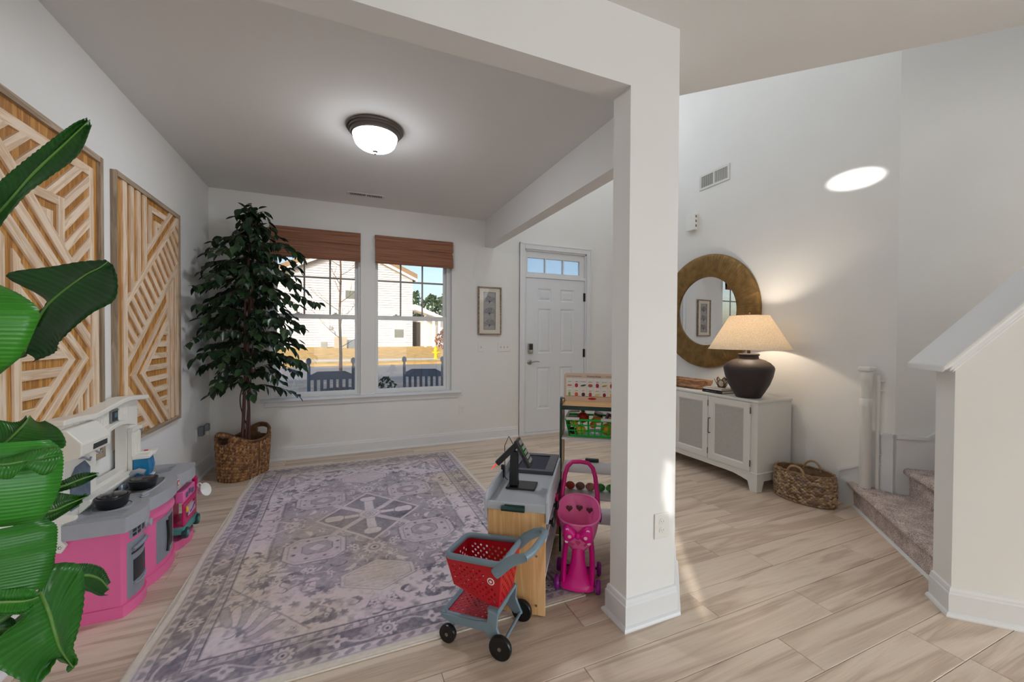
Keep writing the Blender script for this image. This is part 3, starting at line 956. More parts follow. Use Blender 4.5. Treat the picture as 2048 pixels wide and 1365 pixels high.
class Panel:
    def __init__(s, y0, y1, z0, z1, label):
        s.b = (y0, y1, z0, z1)
        s.root = thing('wood_wall_panel', label, 'wall art', (XL, (y0 + y1) / 2, z0), group='geometric wood panels on the left wall')
        s.o = Vector(s.root.location)
        t = Matrix.Translation(-s.o)
        # backing with vertical grain: local x runs up
        m = MB().box(z0, -(y1 - y0) / 2 + .005, .0005, z1, (y1 - y0) / 2 - .005, .014)
        R = Matrix(((0, 0, 1, XL), (0, -1, 0, (y0 + y1) / 2), (1, 0, 0, 0), (0, 0, 0, 1)))
        o = m.build('backing', M_BACK, s.root); o.matrix_local = t @ R
        for yy0, yy1, zz0, zz1 in ((y0, y0 + .012, z0, z1), (y1 - .03, y1, z0, z1), (y0 + .012, y1 - .03, z0, z0 + .03), (y0 + .012, y1 - .03, z1 - .03, z1)):
            vert = zz1 - zz0 > yy1 - yy0
            s.slat([(yy0, zz0), (yy1, zz0), (yy1, zz1), (yy0, zz1)], PI / 2 if vert else 0.0, 'frame_rail', M_PFRAME, XL + .0005, XL + .030)
    def slat(s, poly, ang, name='slat', m=None, x0=XBACK, x1=XSL):
        if area2(poly) < 2.5e-4: return
        cy, cz = sum(p[0] for p in poly) / len(poly), sum(p[1] for p in poly) / len(poly)
        c, sn = math.cos(ang), math.sin(ang)
        loc = [((p[0] - cy) * c + (p[1] - cz) * sn, -(p[0] - cy) * sn + (p[1] - cz) * c) for p in poly]
        mb = MB(); mb.poly(loc, x0, x1)
        o = mb.build(name, m or M_SLAT, s.root)
        M_ = Matrix(((0, 0, 1, 0), (c, -sn, 0, cy), (sn, c, 0, cz), (0, 0, 0, 1)))
        o.matrix_local = Matrix.Translation(-s.o) @ M_

R4 = lambda a, b, c, d: [(a, c), (b, c), (b, d), (a, d)]
AU, AD = math.atan(K), -math.atan(K)

# panel nearer the window
P = Panel(2.970, 3.935, .645, 2.235, 'geometric slatted wood panel nearer the window, beside the ficus tree')
Y0, Y1, Z0, Z1 = 3.000, 3.905, .675, 2.205
P.slat(R4(3.056, 3.106, Z0, Z1), PI / 2)
for a, b in ((3.147, 3.193), (3.236, 3.280), (3.325, 3.370)):
    P.slat(clip(R4(a, b, Z0, Z1), K, -1, 1.21), PI / 2)                 # above z = K y - 1.21
P.slat(band(R4(3.106, Y1, Z0, Z1), -K, 1, -1.262, -1.21), AU)
P.slat(band(R4(3.370, Y1, Z0, Z1), -K, 1, -1.145, -1.088), AU)
tri = clip(R4(3.37, Y1, Z0, Z1), K, -1, 1.088)
for v0, h1 in ((3.405, 2.165), (3.490, 2.080), (3.575, 1.995)):
    P.slat(clip(clip(clip(tri, -1, 0, -v0), 1, 0, v0 + .04), 0, 1, h1), PI / 2)
    P.slat(clip(clip(clip(tri, -1, 0, -v0 - .04), 0, 1, h1), 0, -1, -h1 + .04), 0)
reg = band(R4(3.106, Y1, Z0, Z1), -K, 1, -1.573, -1.262)
for n_ in range(-3, 16):
    lo = 5.561 - .1065 * n_
    P.slat(band(reg, K, 1, lo, lo + .0565), AD)
P.slat(clip(band(R4(3.106, Y1, Z0, Z1), -K, 1, -1.628, -1.573), 0, -1, -1.05), AU)
ZA = 1.05
for lo, hi in ((-1.773, -1.717), (-1.884, -1.83)):
    P.slat(clip(band(R4(3.106, 3.70, Z0, Z1), -K, 1, lo, hi), 0, -1, -ZA), AU)
for lo, hi in ((-1.628, -1.573), (-1.773, -1.717), (-1.884, -1.83)):
    up = clip(band(R4(3.106, 3.70, 2 * ZA - Z1, 2 * ZA - Z0), -K, 1, lo, hi), 0, -1, -ZA)
    P.slat(clip([(y, 2 * ZA - z) for y, z in up][::-1], 0, -1, -Z0), AD)
hr = clip(R4(3.25, 3.70, Z0, 1.50), -K, 1, -1.884)
hr = clip(hr, -K, -1, -1.884 - 2 * ZA)
for a, b in ((1.381, 1.42), (1.299, 1.342), (1.216, 1.259), (1.137, 1.176), (1.060, 1.097), (.985, 1.020), (.902, .944), (.830, .862), (.751, .787)):
    P.slat(clip(clip(hr, 0, 1, b), 0, -1, -a), 0)
for a, b in ((3.700, 3.738), (3.773, 3.814), (3.853, Y1)):
    P.slat(clip(R4(a, b, Z0, Z1), -K, 1, -1.632), PI / 2)
ll = clip(R4(3.106, 3.70, Z0, ZA), K, 1, 2 * ZA + 1.573)
for a in (.70, .785, .87, .95):
    P.slat(clip(clip(ll, 0, 1, a + .045), 0, -1, -a), 0)

# panel nearer the camera
P = Panel(1.872, 2.836, .645, 2.240, 'geometric slatted wood panel behind the big-leaved plant')
Y0, Y1, Z0, Z1 = 1.902, 2.797, .675, 2.20
P.slat(R4(2.719, 2.756, 1.562, 2.155), PI / 2)
P.slat(R4(2.735, Y1, Z0, 1.56), PI / 2)
P.slat(R4(Y0, 2.719, 2.11, 2.155), 0)
for regn in (clip(R4(2.522, 2.719, Z0, 2.11), -K, -1, -3.93), clip(R4(Y0, 2.522, 1.93, 2.11), -K, -1, -3.93)):
    for n_ in range(-9, 5):
        lo = -.338 - .1045 * n_
        P.slat(band(regn, -K, 1, lo, lo + .0545), AU)
lr = clip(R4(Y0, 2.522, Z0, 1.93), -K, -1, -3.93)
P.slat(clip(lr, -1, 0, -2.479), PI / 2)
P.slat(clip(clip(lr, 1, 0, 2.479), 0, -1, -1.888), 0)
P.slat(clip(clip(clip(lr, -1, 0, -2.40), 1, 0, 2.44), 0, 1, 1.85), PI / 2)
P.slat(clip(clip(clip(lr, 1, 0, 2.40), 0, -1, -1.81), 0, 1, 1.85), 0)
ZA = 1.182
for lo, hi in ((3.862, 3.93), (3.744, 3.812), (3.626, 3.694)):
    P.slat(band(R4(Y0, 2.719, ZA if lo < 3.7 else Z0, 2.11), K, 1, lo, hi), AD)
for lo, hi in ((3.51, 3.563), (3.417, 3.465)):
    P.slat(band(R4(2.243, 2.735, ZA, 2.11), K, 1, lo, hi), AD)
for lo, hi in ((3.626, 3.694), (3.51, 3.563), (3.417, 3.465)):
    up = band(R4(2.243, 2.735, ZA, 2 * ZA - Z0), K, 1, lo, hi)
    P.slat([(y, 2 * ZA - z) for y, z in up][::-1], AU)
for a, b in ((2.203, 2.243), (2.090, 2.161), (1.985, 2.045), (Y0, 1.945)):
    P.slat(clip(R4(a, b, Z0, Z1), K, 1, 3.576), PI / 2)
hr = clip(clip(R4(2.243, 2.70, Z0, 1.6), K, 1, 3.417), K, -1, 3.417 - 2 * ZA)
for n_ in range(-3, 7):
    a = 1.192 - .080 * n_
    P.slat(clip(clip(hr, 0, 1, a + .042), 0, -1, -a), 0)
lo_ = clip(R4(2.45, 2.735, Z0, 1.1), -K, 1, -3.694 + 2 * ZA)
for a, b in ((2.686, 2.705), (2.610, 2.650), (2.53, 2.57)):
    P.slat(clip(clip(lo_, 1, 0, b), -1, 0, -a), PI / 2)
# ================================================================== vintage rug: printed pattern on a fine sheet
def rug():
    RX0, RX1, RY0, RY1 = -.762, 1.120, 1.700, 4.455
    cx, cy = (RX0 + RX1) / 2, (RY0 + RY1) / 2
    hw, hh = (RX1 - RX0) / 2, (RY1 - RY0) / 2
    st = .0052
    nx, ny = int(2 * hw / st), int(2 * hh / st)
    X, Y = np.meshgrid(np.linspace(-hw, hw, nx), np.linspace(-hh, hh, ny))
    rng = np.random.default_rng(5)
    def noise(scale, seed, oct=3, sx=1.0, sy=1.0):
        out = np.zeros_like(X); amp = 1.0; tot = 0
        r = np.random.default_rng(seed)
        for o in range(oct):
            f = scale * 2 ** o
            gx, gy = int(2 * hw * f * sx) + 3, int(2 * hh * f * sy) + 3
            g = r.random((gy, gx))
            u, v = (X + hw) * f * sx, (Y + hh) * f * sy
            i, j = u.astype(int), v.astype(int)
            a, b = u - i, v - j
            a, b = a * a * (3 - 2 * a), b * b * (3 - 2 * b)
            out += amp * ((g[j, i] * (1 - a) + g[j, i + 1] * a) * (1 - b) + (g[j + 1, i] * (1 - a) + g[j + 1, i + 1] * a) * b)
            tot += amp; amp *= .55
        return out / tot
    # warp a little so that nothing looks ruled
    wx, wy = (noise(9, 1) - .5) * .012, (noise(9, 2) - .5) * .012
    x, y = X + wx, Y + wy
    ax, ay = np.abs(x), np.abs(y)
    D = np.zeros_like(X)           # 0 pale ground, 1 dark navy
    P_ = np.zeros_like(X)          # pinkish
    def sm(d, w=.004): return np.clip(.5 - d / w, 0, 1)
    def put(mask, val): D[:] = D * (1 - mask) + val * mask
    def line(d, w, val=.8): put(sm(np.abs(d) - w), val)
    def box(px, py, bx, by):
        return np.maximum(np.abs(px) - bx, np.abs(py) - by)
    def octa(px, py, bx, by, c):
        return np.maximum(box(px, py, bx, by), (np.abs(px) + np.abs(py)) - (bx + by - c))
    def dia(px, py, bx, by): return (np.abs(px) / bx + np.abs(py) / by - 1) * min(bx, by) * .7
    def rosette(px, py, r, n=8):
        rad, an = np.hypot(px, py), np.arctan2(py, px)
        e = rad - r * (1 + .16 * np.cos(an * n))
        put(sm(e), .10); line(e, .0025, .75)
        put(sm(rad - r * .58), .55); put(sm(rad - r * .38), .12); put(sm(rad - r * .18), .85)
    # field: scattered arabesques mirrored in both directions (drawn once in a quarter)
    q = np.random.default_rng(21)
    bx, by = hw - .225, hh - .265
    base = noise(30, 3, 2); base = np.minimum(base, base[:, ::-1]) * .5 + np.minimum(base, base[::-1, :]) * .5
    field = (np.maximum(ax - bx, ay - by) < 0)
    D[:] = np.clip((base - .40) * 2.0, 0, .5)
    # large stepped medallion
    med = np.maximum(np.maximum(ax - .60, ay - .86), (ax + ay * .82 - .99))
    steps = np.maximum(np.maximum(ax - .60, ay - .86), (np.floor(ax / .062) * .062 + np.floor(ay / .075) * .075 * .85 - .93))
    put(sm(steps, .006) * .9, .50)
    line(steps, .009, .06); line(steps + .022, .003, .7)
    sp = base * 0
    for _ in range(230):           # curled leaves and flowers
        px, py = q.uniform(.02, bx), q.uniform(.02, by)
        kind, an = q.integers(0, 4), q.uniform(0, PI)
        u = (ax - px) * math.cos(an) + (ay - py) * math.sin(an)
        v = -(ax - px) * math.sin(an) + (ay - py) * math.cos(an)
        dark = q.random() < .52
        if kind == 0:
            e = np.hypot(u / 1.0, (v + 9 * u * u) * 2.6) - q.uniform(.022, .042)
            put(sm(e), .72 if dark else .05)
        elif kind == 1:
            rad, a2 = np.hypot(u, v), np.arctan2(v, u)
            r = q.uniform(.014, .028)
            e = rad - r * (1 + .3 * np.cos(a2 * 5)); put(sm(e), .06 if dark else .6); line(e, .0018, .7); put(sm(rad - r * .35), .75)
        elif kind == 2:
            e = np.abs(np.hypot(u, v) - q.uniform(.02, .045)); e = np.where(u > 0, e, 9); line(e, .004, .78 if dark else .05)
        else:
            e = np.abs(v - .02 * np.sin(u * 55)); e = np.where(np.abs(u) < .055, e, 9); line(e, .0034, .72 if dark else .04)
    # central star: pale ring of cartouches round a navy diamond with a cross
    for sx_ in (1, -1):
        for sy_ in (1, -1):
            e = octa(x - sx_ * .335, y - sy_ * .385, .175, .155, .075)
            put(sm(e + .0), .16); line(e, .004, .72); line(e + .030, .0022, .6)
            e2 = octa(x - sx_ * .325, y - sy_ * .375, .085, .070, .035); put(sm(e2), .42); line(e2, .0028, .75)
            e3 = dia(x - sx_ * .325, y - sy_ * .375, .05, .045); put(sm(e3), .10)
            for k in range(8):
                a = 2 * PI * k / 8 + .4
                ee = np.hypot(x - sx_ * .33 - .13 * math.cos(a), y - sy_ * .38 - .115 * math.sin(a)) - .011
                put(sm(ee), .72)
    e = dia(x, y, .345, .405); put(sm(e), .70); line(e, .008, .08)
    for ang in (PI / 4, 3 * PI / 4):
        u = x * math.cos(ang) + y * math.sin(ang); v = -x * math.sin(ang) + y * math.cos(ang)
        put(sm(np.where(np.abs(u) < .34, np.abs(v) - .020, 9)), .14)
    put(sm(np.where(ay < .27, ax - .030, 9)), .04)
    put(sm(np.where(ax < .22, ay - .020, 9)), .04)
    for sx_, sy_, r in ((0, 1, 1), (0, -1, 1), (1, 0, .8), (-1, 0, .8)):
        e = octa(x - sx_ * .235, y - sy_ * .275, .058 if sy_ else .062, .042 if sy_ else .045, .025)
        put(sm(e), .03); line(e, .0028, .8)
    put(sm(np.hypot(x, y) - .075), .16); line(np.hypot(x, y) - .075, .0025, .6); rosette(x, y, .04, 6)
    for sy_ in (1, -1):
        rosette(x, y - sy_ * .50, .070, 12)
        e = np.maximum(np.abs(x) - .19, (np.abs(x) * .55 + np.abs(y - sy_ * .80)) - .155)
        put(sm(e), .10); line(e, .003, .6); line(e + .022, .002, .45)
        for k in range(1, 5): line(np.where(e < -.02, np.abs(np.abs(y - sy_ * .80) - k * .028 - .1 * np.abs(x)), 9), .0014, .5)
    for sx_ in (1, -1):
        rosette(x - sx_ * .50, y, .055, 8)
        e = dia(x - sx_ * .60, y, .14, .10); line(e, .006, .07)
    # corner brackets
    for sx_ in (1, -1):
        for sy_ in (1, -1):
            u, v = bx - sx_ * x, by - sy_ * y
            e = (u + v * .85) - .40; line(np.where((u > 0) & (v > 0), e, 9), .004, .65)
            for k in range(7):
                a = .15 + k * .22
                uu = (u - .03) * math.cos(a) + (v - .03) * math.sin(a); vv = -(u - .03) * math.sin(a) + (v - .03) * math.cos(a)
                e = np.hypot((uu - .19) / 3.2, vv + .03 * np.sin(uu * 18)) - .024
                put(sm(np.where((u > 0) & (v > 0), e, 9)), .05 if k % 2 else .4); line(np.where((u > 0) & (v > 0), e, 9), .0018, .7)
    # borders, measured inwards from the edge
    e = np.minimum(hw - np.abs(X), hh - np.abs(Y))
    along = np.where(hw - np.abs(X) < hh - np.abs(Y), Y, X)
    inb = e < .232
    D[inb] = .12
    tex = noise(26, 8, 3)
    def ringband(a, b, val): put(sm(np.maximum(a - e, e - b), .002), val)
    ringband(.040, .082, .16)
    ringband(.082, .190, .72)
    ringband(.190, .232, .14)
    for k0 in (.040, .082, .190, .2): line(e - k0, .0018, .65)
    line(e - .231, .0042, .85)
    # small leaf chain in the guards
    ph = np.mod(along, .062) - .031
    for cen, sz in ((.061, .013), (.211, .011)):
        m_ = np.hypot(ph / 1.6, (e - cen) + .006 * np.sin(along * 100)) - sz
        put(sm(np.where(np.abs(e - cen) < .02, m_, 9)), .55)
    line(np.where(np.abs(e - .211) < .018, np.mod(along, .031) - .015, 9), .0016, .6)
    # main border: rosettes, vines
    m_ = (e > .086) & (e < .186)
    wave = np.abs((e - .136) - .034 * np.sin(along * 2 * PI / .36)) 
    put(sm(np.where(m_, wave - .005, 9)), .22)
    bl = np.clip((tex - .50) * 6, 0, 1) * m_ * .55
    D[:] = D * (1 - bl) + .18 * bl
    per = .36
    for hor in (0, 1):
        ln = hw if hor else hh
        n = int(round((2 * ln - .27) / per)); pp = (2 * ln - .272) / n
        for k in range(n + 1):
            c = -ln + .136 + k * pp
            for sgn in (1, -1):
                if hor: px, py = x - c, y - sgn * (hh - .136)
                else: px, py = x - sgn * (hw - .136), y - c
                near = np.hypot(px, py) < .09
                if near.any(): rosette(np.where(near, px, 9), np.where(near, py, 9), .043, 10)
                c2 = c + pp / 2
                if k < n:
                    if hor: px, py = x - c2, y - sgn * (hh - .136)
                    else: px, py = x - sgn * (hw - .136), y - c2
                    rad, a2 = np.hypot(px, py), np.arctan2(py, px)
                    ee = rad - .030 * (1 + .35 * np.cos(a2 * 4)); put(sm(ee), .14); put(sm(rad - .010), .7)
    # wear: bleached clouds, weave, streaks
    cloud = noise(2.4, 12, 3); fine = noise(75, 13, 2); warp_ = noise(14, 14, 2, 1, .12) ; weft = noise(14, 15, 2, .12, 1)
    fade = np.clip(.50 + (cloud - .5) * 1.5, .16, .84)
    D = D * (1.18 - fade * .40) + .16 * fade * .28
    D += (fine - .5) * .26 + (weft - .5) * .16 + (warp_ - .5) * .12
    D = np.where(e < .036, .03, D)
    D = np.clip(D, 0, 1)[..., None]
    def lin(c): return np.array(srgb(*c)[:3])
    pale, pink, tan, navy = lin((226, 213, 220)), lin((216, 194, 202)), lin((212, 194, 172)), lin((60, 58, 88))
    t1 = np.clip((noise(3.2, 31, 3) - .46) * 5, 0, 1)[..., None] * .6
    t2 = np.clip((noise(1.6, 32, 2) - .60) * 6, 0, 1)[..., None] * .7
    t2 = np.maximum(t2, np.clip((hh * .0 + Y - (hh - .42)) / .25, 0, 1)[..., None] * .55)
    ground = pale * (1 - t1) + pink * t1
    ground = ground * (1 - t2) + tan * t2
    dk = navy * (1 - t2 * .45) + lin((120, 100, 84)) * t2 * .45
    rgb = ground * (1 - D) + dk * D
    hem = (e < .034)[..., None]
    rgb = np.where(hem, lin((220, 210, 198)) * (1 + (fine[..., None] - .5) * .2), rgb)
    # slight waviness of the left edge and of the surface
    Z = .009 + (noise(3, 41, 2) - .5) * .004
    edge = np.minimum(hw - np.abs(X), hh - np.abs(Y))
    Z = np.where(edge < .008, .0035 + edge * .5, Z)
    Xo = X + np.clip((-X) / hw, 0, 1) ** 4 * .010 * np.sin(Y * 7)
    n = nx * ny
    co = np.stack([Xo, Y, Z], -1).reshape(-1, 3)
    i = np.arange(n).reshape(ny, nx)
    quads = np.stack([i[:-1, :-1], i[:-1, 1:], i[1:, 1:], i[1:, :-1]], -1).reshape(-1, 4)
    me = bpy.data.meshes.new('area_rug')
    me.vertices.add(n); me.vertices.foreach_set('co', co.ravel())
    me.loops.add(len(quads) * 4); me.loops.foreach_set('vertex_index', quads.ravel())
    me.polygons.add(len(quads)); me.polygons.foreach_set('loop_start', np.arange(0, len(quads) * 4, 4)); me.polygons.foreach_set('loop_total', np.full(len(quads), 4))
    me.polygons.foreach_set('use_smooth', np.ones(len(quads), bool))
    me.update()
    ca = me.color_attributes.new('Col', 'FLOAT_COLOR', 'POINT')
    ca.data.foreach_set('color', np.concatenate([rgb.reshape(-1, 3), np.ones((n, 1))], 1).ravel().astype(np.float32))
    me.materials.append(attr_mat('rug_pile', .95, .25, 420, .2))
    r = thing('area_rug', 'large faded grey-lilac Persian-style rug with medallion on the playroom floor', 'rug', (cx, cy, 0))
    link('pile', me, r)
    m = MB()   # bound edge
    prof = [(-hw - .001, 0), (hw + .001, 0)]
    pts = [(-hw, -hh), (hw, -hh), (hw, hh), (-hw, hh)]
    for k in range(4):
        a, b = pts[k], pts[(k + 1) % 4]
        m.tube([(a[0], a[1], .0045), (b[0], b[1], .0045)], .0042, 8)
    m.box(-hw + .002, -hh + .002, .0006, hw - .002, hh - .002, .003)
    m.build('binding', mat('rug_binding', (216, 206, 194), .95, var=.06, vscale=80), r, smooth=50)
rug()
# ================================================================== toy kitchen
M_PINK = mat('pink_toy_plastic', (232, 108, 160), 0.42, spec=.4)
M_PINKL = mat('pale_pink_plastic', (240, 190, 212), 0.45)
M_GREYT = mat('grey_toy_plastic', (166, 168, 175), 0.38, var=.03, vscale=20)
M_GREYD = mat('steel_grey_plastic', (146, 152, 164), 0.3, .25)
M_CREAM = mat('cream_toy_plastic', (232, 228, 220), 0.42)
M_SLATE = mat('slate_print', (92, 104, 122), .5, var=.3, vscale=25)
M_DKPRINT = mat('dark_print', (38, 40, 46), .4, var=.25, vscale=60)
M_RED = mat('red_print', (190, 34, 34), .5)
M_WHITE = mat('white_print', (240, 240, 238), .5)
tk = thing('toy_kitchen', 'pink and white plastic play kitchen with grey counter against the left wall', 'toy kitchen', (-1.05, 2.80, 0))
TK = Matrix.Translation((-1.05, -2.80, 0)); TK.translation = (1.05, -2.80, 0)
def tkb(m, name, mt, par=None, **k):
    return m.xf(TK).build(name, mt, par or tk, **k)
BAYS = [(2.385, 2.610, .030), (2.610, 2.985, .040), (2.985, 3.275, .042)]
def xfront(y, off=0.0):
    for a, b, h in BAYS:
        if a - .03 <= y <= b + 1e-6 or (b > 3.2 and y > b):
            f = min(max((y - a) / (b - a), 0), 1)
            return -.945 + h * math.sin(PI * f) ** .8 + off
    return -.945 + off
def outline(y0, y1, off, back, n=10, e0=0, e1=0):
    pts = [(back, y0 - e0), ]
    for a, b, h in BAYS:
        for k in range(n + 1):
            y = a + (b - a) * k / n
            if y0 - 1e-6 <= y <= y1 + 1e-6:
                pts.append((xfront(min(max(y, a + 1e-4), b - 1e-4), off), y + (-e0 if y <= y0 + 1e-6 else (e1 if y >= y1 - 1e-6 else 0))))
    pts.append((back, y1 + e1))
    return pts
def front_patch(y0, y1, z0, z1, off, th, n=8):
    m = MB()
    rings = []
    for k in range(n + 1):
        y = y0 + (y1 - y0) * k / n
        x = xfront(y, off)
        rings.append([(x - th, y, z0), (x, y, z0), (x, y, z1), (x - th, y, z1)])
    m.loft(rings)
    return m
BK = -1.165
m = MB(); m.poly(outline(2.385, 2.985, 0, BK), .05, .396)
body = tkb(m, 'body', M_PINK, bevel=.006)
m = MB(); m.poly(outline(2.385, 3.275, .012, BK, e0=.008), .0, .052)
tkb(m, 'plinth', M_PINK, bevel=.006)
m = MB(); m.box(BK, 2.985, .05, BK + .03, 3.275, .396); m.box(BK, 3.235, .05, -1.06, 3.265, .396); m.poly(outline(2.985, 3.265, -.03, BK), .372, .396)
tkb(m, 'open_bay', M_PINK, bevel=.004)
m = MB(); m.poly(outline(2.385, 3.265, .026, BK, e0=.018, e1=.0), .394, .462); 
top = tkb(m, 'countertop', M_GREYT, bevel=.012, seg=3)
m = MB(); 
for k in range(7):
    y = 2.405 + k * .0135
    m.tube([(-1.10 + k * .004, y, .4635), (-1.00, y, .4635), (-.945, y - .006, .4625)], .0035, 6)
tkb(m, 'drain_ribs', M_GREYT, top, smooth=50)
m = MB(); m.lathe([(.078, .0), (.078, .004), (.070, .006), (.068, .002)], 32, (-1.035, 2.545, .4615)); tkb(m, 'burner_ring', M_GREYT, top, smooth=40)
def stad(cx, cy, a, b, n=28, p=.6):
    return [(cx + a * math.copysign(abs(math.cos(2 * PI * j / n)) ** p, math.cos(2 * PI * j / n)), cy + b * math.copysign(abs(math.sin(2 * PI * j / n)) ** p, math.sin(2 * PI * j / n))) for j in range(n)]
m = MB(); m.tube([(x, y, .464) for x, y in stad(-1.01, 2.83, .062, .135)], .0045, 6, closed=True); tkb(m, 'sink_rim', M_GREYT, top, smooth=60)
m = MB(); m.poly(stad(-1.01, 2.83, .058, .130), .4622, .4632); tkb(m, 'sink', mat('sink_shade', (112, 110, 110), .5), top)
m = MB(); m.poly(stad(-.955, 2.665, .016, .030, 20, .9), .462, .470); m.poly(stad(-.955, 2.665, .011, .024, 20, .9), .470, .480); tkb(m, 'counter_dial', M_GREYT, top, bevel=.003)
m = MB(); m.tube([(-1.10, 2.885, .462), (-1.10, 2.885, .50), (-1.085, 2.885, .528), (-1.06, 2.885, .536), (-1.035, 2.885, .524)], [.016, .014, .014, .014, .017], 12)
tkb(m, 'faucet', M_GREYT, top, smooth=50)
for y in (2.835, 2.795):
    m = MB(); m.lathe([(.014, 0), (.012, .018), (.015, .02), (.013, .034)], 12, (-1.10, y, .462)); tkb(m, 'tap', M_GREYD, top, smooth=50)
m = MB(); m.lathe([(.05, 0), (.05, .003), (.046, .005)], 28, (-1.03, 3.10, .4618)); m.box(-1.01, 3.15, .4618, -.99, 3.20, .4665); tkb(m, 'spoon_rest', M_GREYD, top, smooth=40)
m = MB(); m.box(xfront(2.935, .0262) - .001, 2.918, .410, xfront(2.935, .0275) + .001, 2.950, .448); lg = tkb(m, 'maker_badge', M_WHITE, top, bevel=.003)
m = MB(); m.box(xfront(2.935, .0275), 2.921, .413, xfront(2.935, .029) + .001, 2.947, .445); tkb(m, 'badge_print', M_RED, lg)
m = MB(); xb = xfront(2.935, .030) + .001
m.prism([(xb, 2.926, .418), (xb, 2.942, .418), (xb, 2.942, .424), (xb, 2.934, .440), (xb, 2.928, .430)], (.0006, 0, 0)); tkb(m, 'badge_mark', M_WHITE, lg)
# white back with arched serving window
XW0, XW1 = -1.190, -1.140
def ztop(y): return .915 + .022 * math.exp(-((y - 2.92) / .16) ** 2) - .012 * math.exp(-((y - 2.60) / .10) ** 2)
m = MB()
ys = lambda a, b, n=10: [a + (b - a) * k / n for k in range(n + 1)]
def slab(pts, x0=XW0, x1=XW1): m.prism([(x0, y, z) for y, z in pts], (x1 - x0, 0, 0))
slab([(2.36, .44), (2.65, .44), (2.65, .86)] + [(y, ztop(y)) for y in ys(2.65, 2.36)])
slab([(2.955, .44), (3.09, .44)] + [(y, ztop(y)) for y in ys(3.09, 2.955)])
slab([(2.65, .44), (2.955, .44), (2.955, .545), (2.65, .545)])
arch = [(y, .785 + .035 * math.sin(PI * (y - 2.65) / .305)) for y in ys(2.65, 2.955)]
slab(arch + [(y, ztop(y)) for y in ys(2.955, 2.65)])
back = tkb(m, 'back', M_CREAM)
m = MB()
pts = [(y, ztop(y) - .012) for y in ys(2.345, 3.165, 24)] + [(y, ztop(y) + .014) for y in ys(3.165, 2.345, 24)]
m.prism([(-1.195, y, z) for y, z in pts], (.085, 0, 0)); tkb(m, 'top_rail', M_CREAM, back, bevel=.006, seg=3)
m = MB()
pts = [(y, .778 + .03 * math.sin(PI * (y - 2.65) / .34)) for y in ys(2.65, 2.99, 14)] + [(y, .802 + .03 * math.sin(PI * (y - 2.65) / .34)) for y in ys(2.99, 2.65, 14)]
m.prism([(-1.14, y, z) for y, z in pts], (.03, 0, 0)); tkb(m, 'arch_moulding', M_CREAM, back, bevel=.004)
m = MB(); 
m.prism([(-1.14, 2.365, .885), (-1.115, 2.365, .880), (-1.066, 2.365, .822), (-1.063, 2.365, .810), (-1.066, 2.365, .762), (-1.075, 2.365, .755), (-1.14, 2.365, .735)], (0, .240, 0))
hood = tkb(m, 'hood', M_CREAM, bevel=.005)
m = MB().box(-1.0660, 2.455, .772, -1.0625, 2.570, .796); tkb(m, 'control_strip', M_DKPRINT, hood)
m = MB()
for k in range(10): m.box(-1.141, 2.40 + k * .0235, .845, -1.137, 2.404 + k * .0235, .895)
for k in range(14): m.box(-1.141, 2.665 + k * .0235, .832 + .012 * math.sin(PI * k / 13), -1.137, 2.669 + k * .0235, .90)
tkb(m, 'bead_board', M_CREAM, back)
m = MB().box(-1.139, 2.775, .828, -1.132, 2.850, .900); ck = tkb(m, 'wall_clock', mat('clock_frame', (120, 124, 122), .4), back, bevel=.002)
m = MB().box(-1.133, 2.788, .838, -1.130, 2.837, .890); tkb(m, 'clock_face', M_DKPRINT, ck)
m = MB().box(-1.1305, 2.806, .855, -1.1295, 2.832, .880); tkb(m, 'clock_print', mat('teal_print', (70, 120, 130), .4), ck)
for y, z in ((2.781, .836), (2.844, .834), (2.781, .892), (2.844, .893)):
    m = MB(); m.sphere((-1.131, y, z), .004, 8, 6); tkb(m, 'bolt', M_CHROME, ck)
m = MB()
m.prism([(-1.139, 2.44, .50), (-1.139, 2.59, .50), (-1.139, 2.59, .66), (-1.139, 2.55, .70), (-1.139, 2.48, .69), (-1.139, 2.44, .65)], (.004, 0, 0)); tkb(m, 'window_print', M_SLATE, back)
for y, z in ((2.51, .712), (2.60, .722), (3.055, .735)):
    m = MB(); m.tube([(-1.14, y, z + .01), (-1.12, y, z + .012), (-1.112, y + .008, z), (-1.112, y + .022, z - .008), (-1.112, y + .034, z + .004)], .0045, 8); tkb(m, 'utensil_hook', M_GREYD, back, smooth=50)
m = MB(); m.prism([(-1.14, 2.50, .522), (-1.098, 2.50, .522), (-1.092, 2.50, .514), (-1.098, 2.50, .500), (-1.14, 2.50, .458)], (0, .57, 0)); tkb(m, 'ledge', M_CREAM, back, bevel=.004)
m = MB(); m.box(-1.139, 2.965, .50, -1.118, 3.075, .745); m.box(-1.139, 2.96, .742, -1.112, 3.08, .760); 
for k in range(4): m.box(-1.119, 2.99 + k * .02, .57, -1.114, 2.998 + k * .02, .735)
tkb(m, 'side_post', M_CREAM, back, bevel=.003)
m = MB(); m.prism([(-1.19, 2.362, .36), (-1.135, 2.362, .345), (-1.118, 2.362, .375), (-1.135, 2.362, .40), (-1.135, 2.362, .47), (-1.085, 2.362, .485), (-1.085, 2.362, .50), (-1.19, 2.362, .52)], (0, .02, 0)); tkb(m, 'bracket', M_CREAM, back, bevel=.003)
m = MB(); m.sphere((-1.138, 2.361, .372), .006, 10, 8); tkb(m, 'screw', M_CHROME, back)
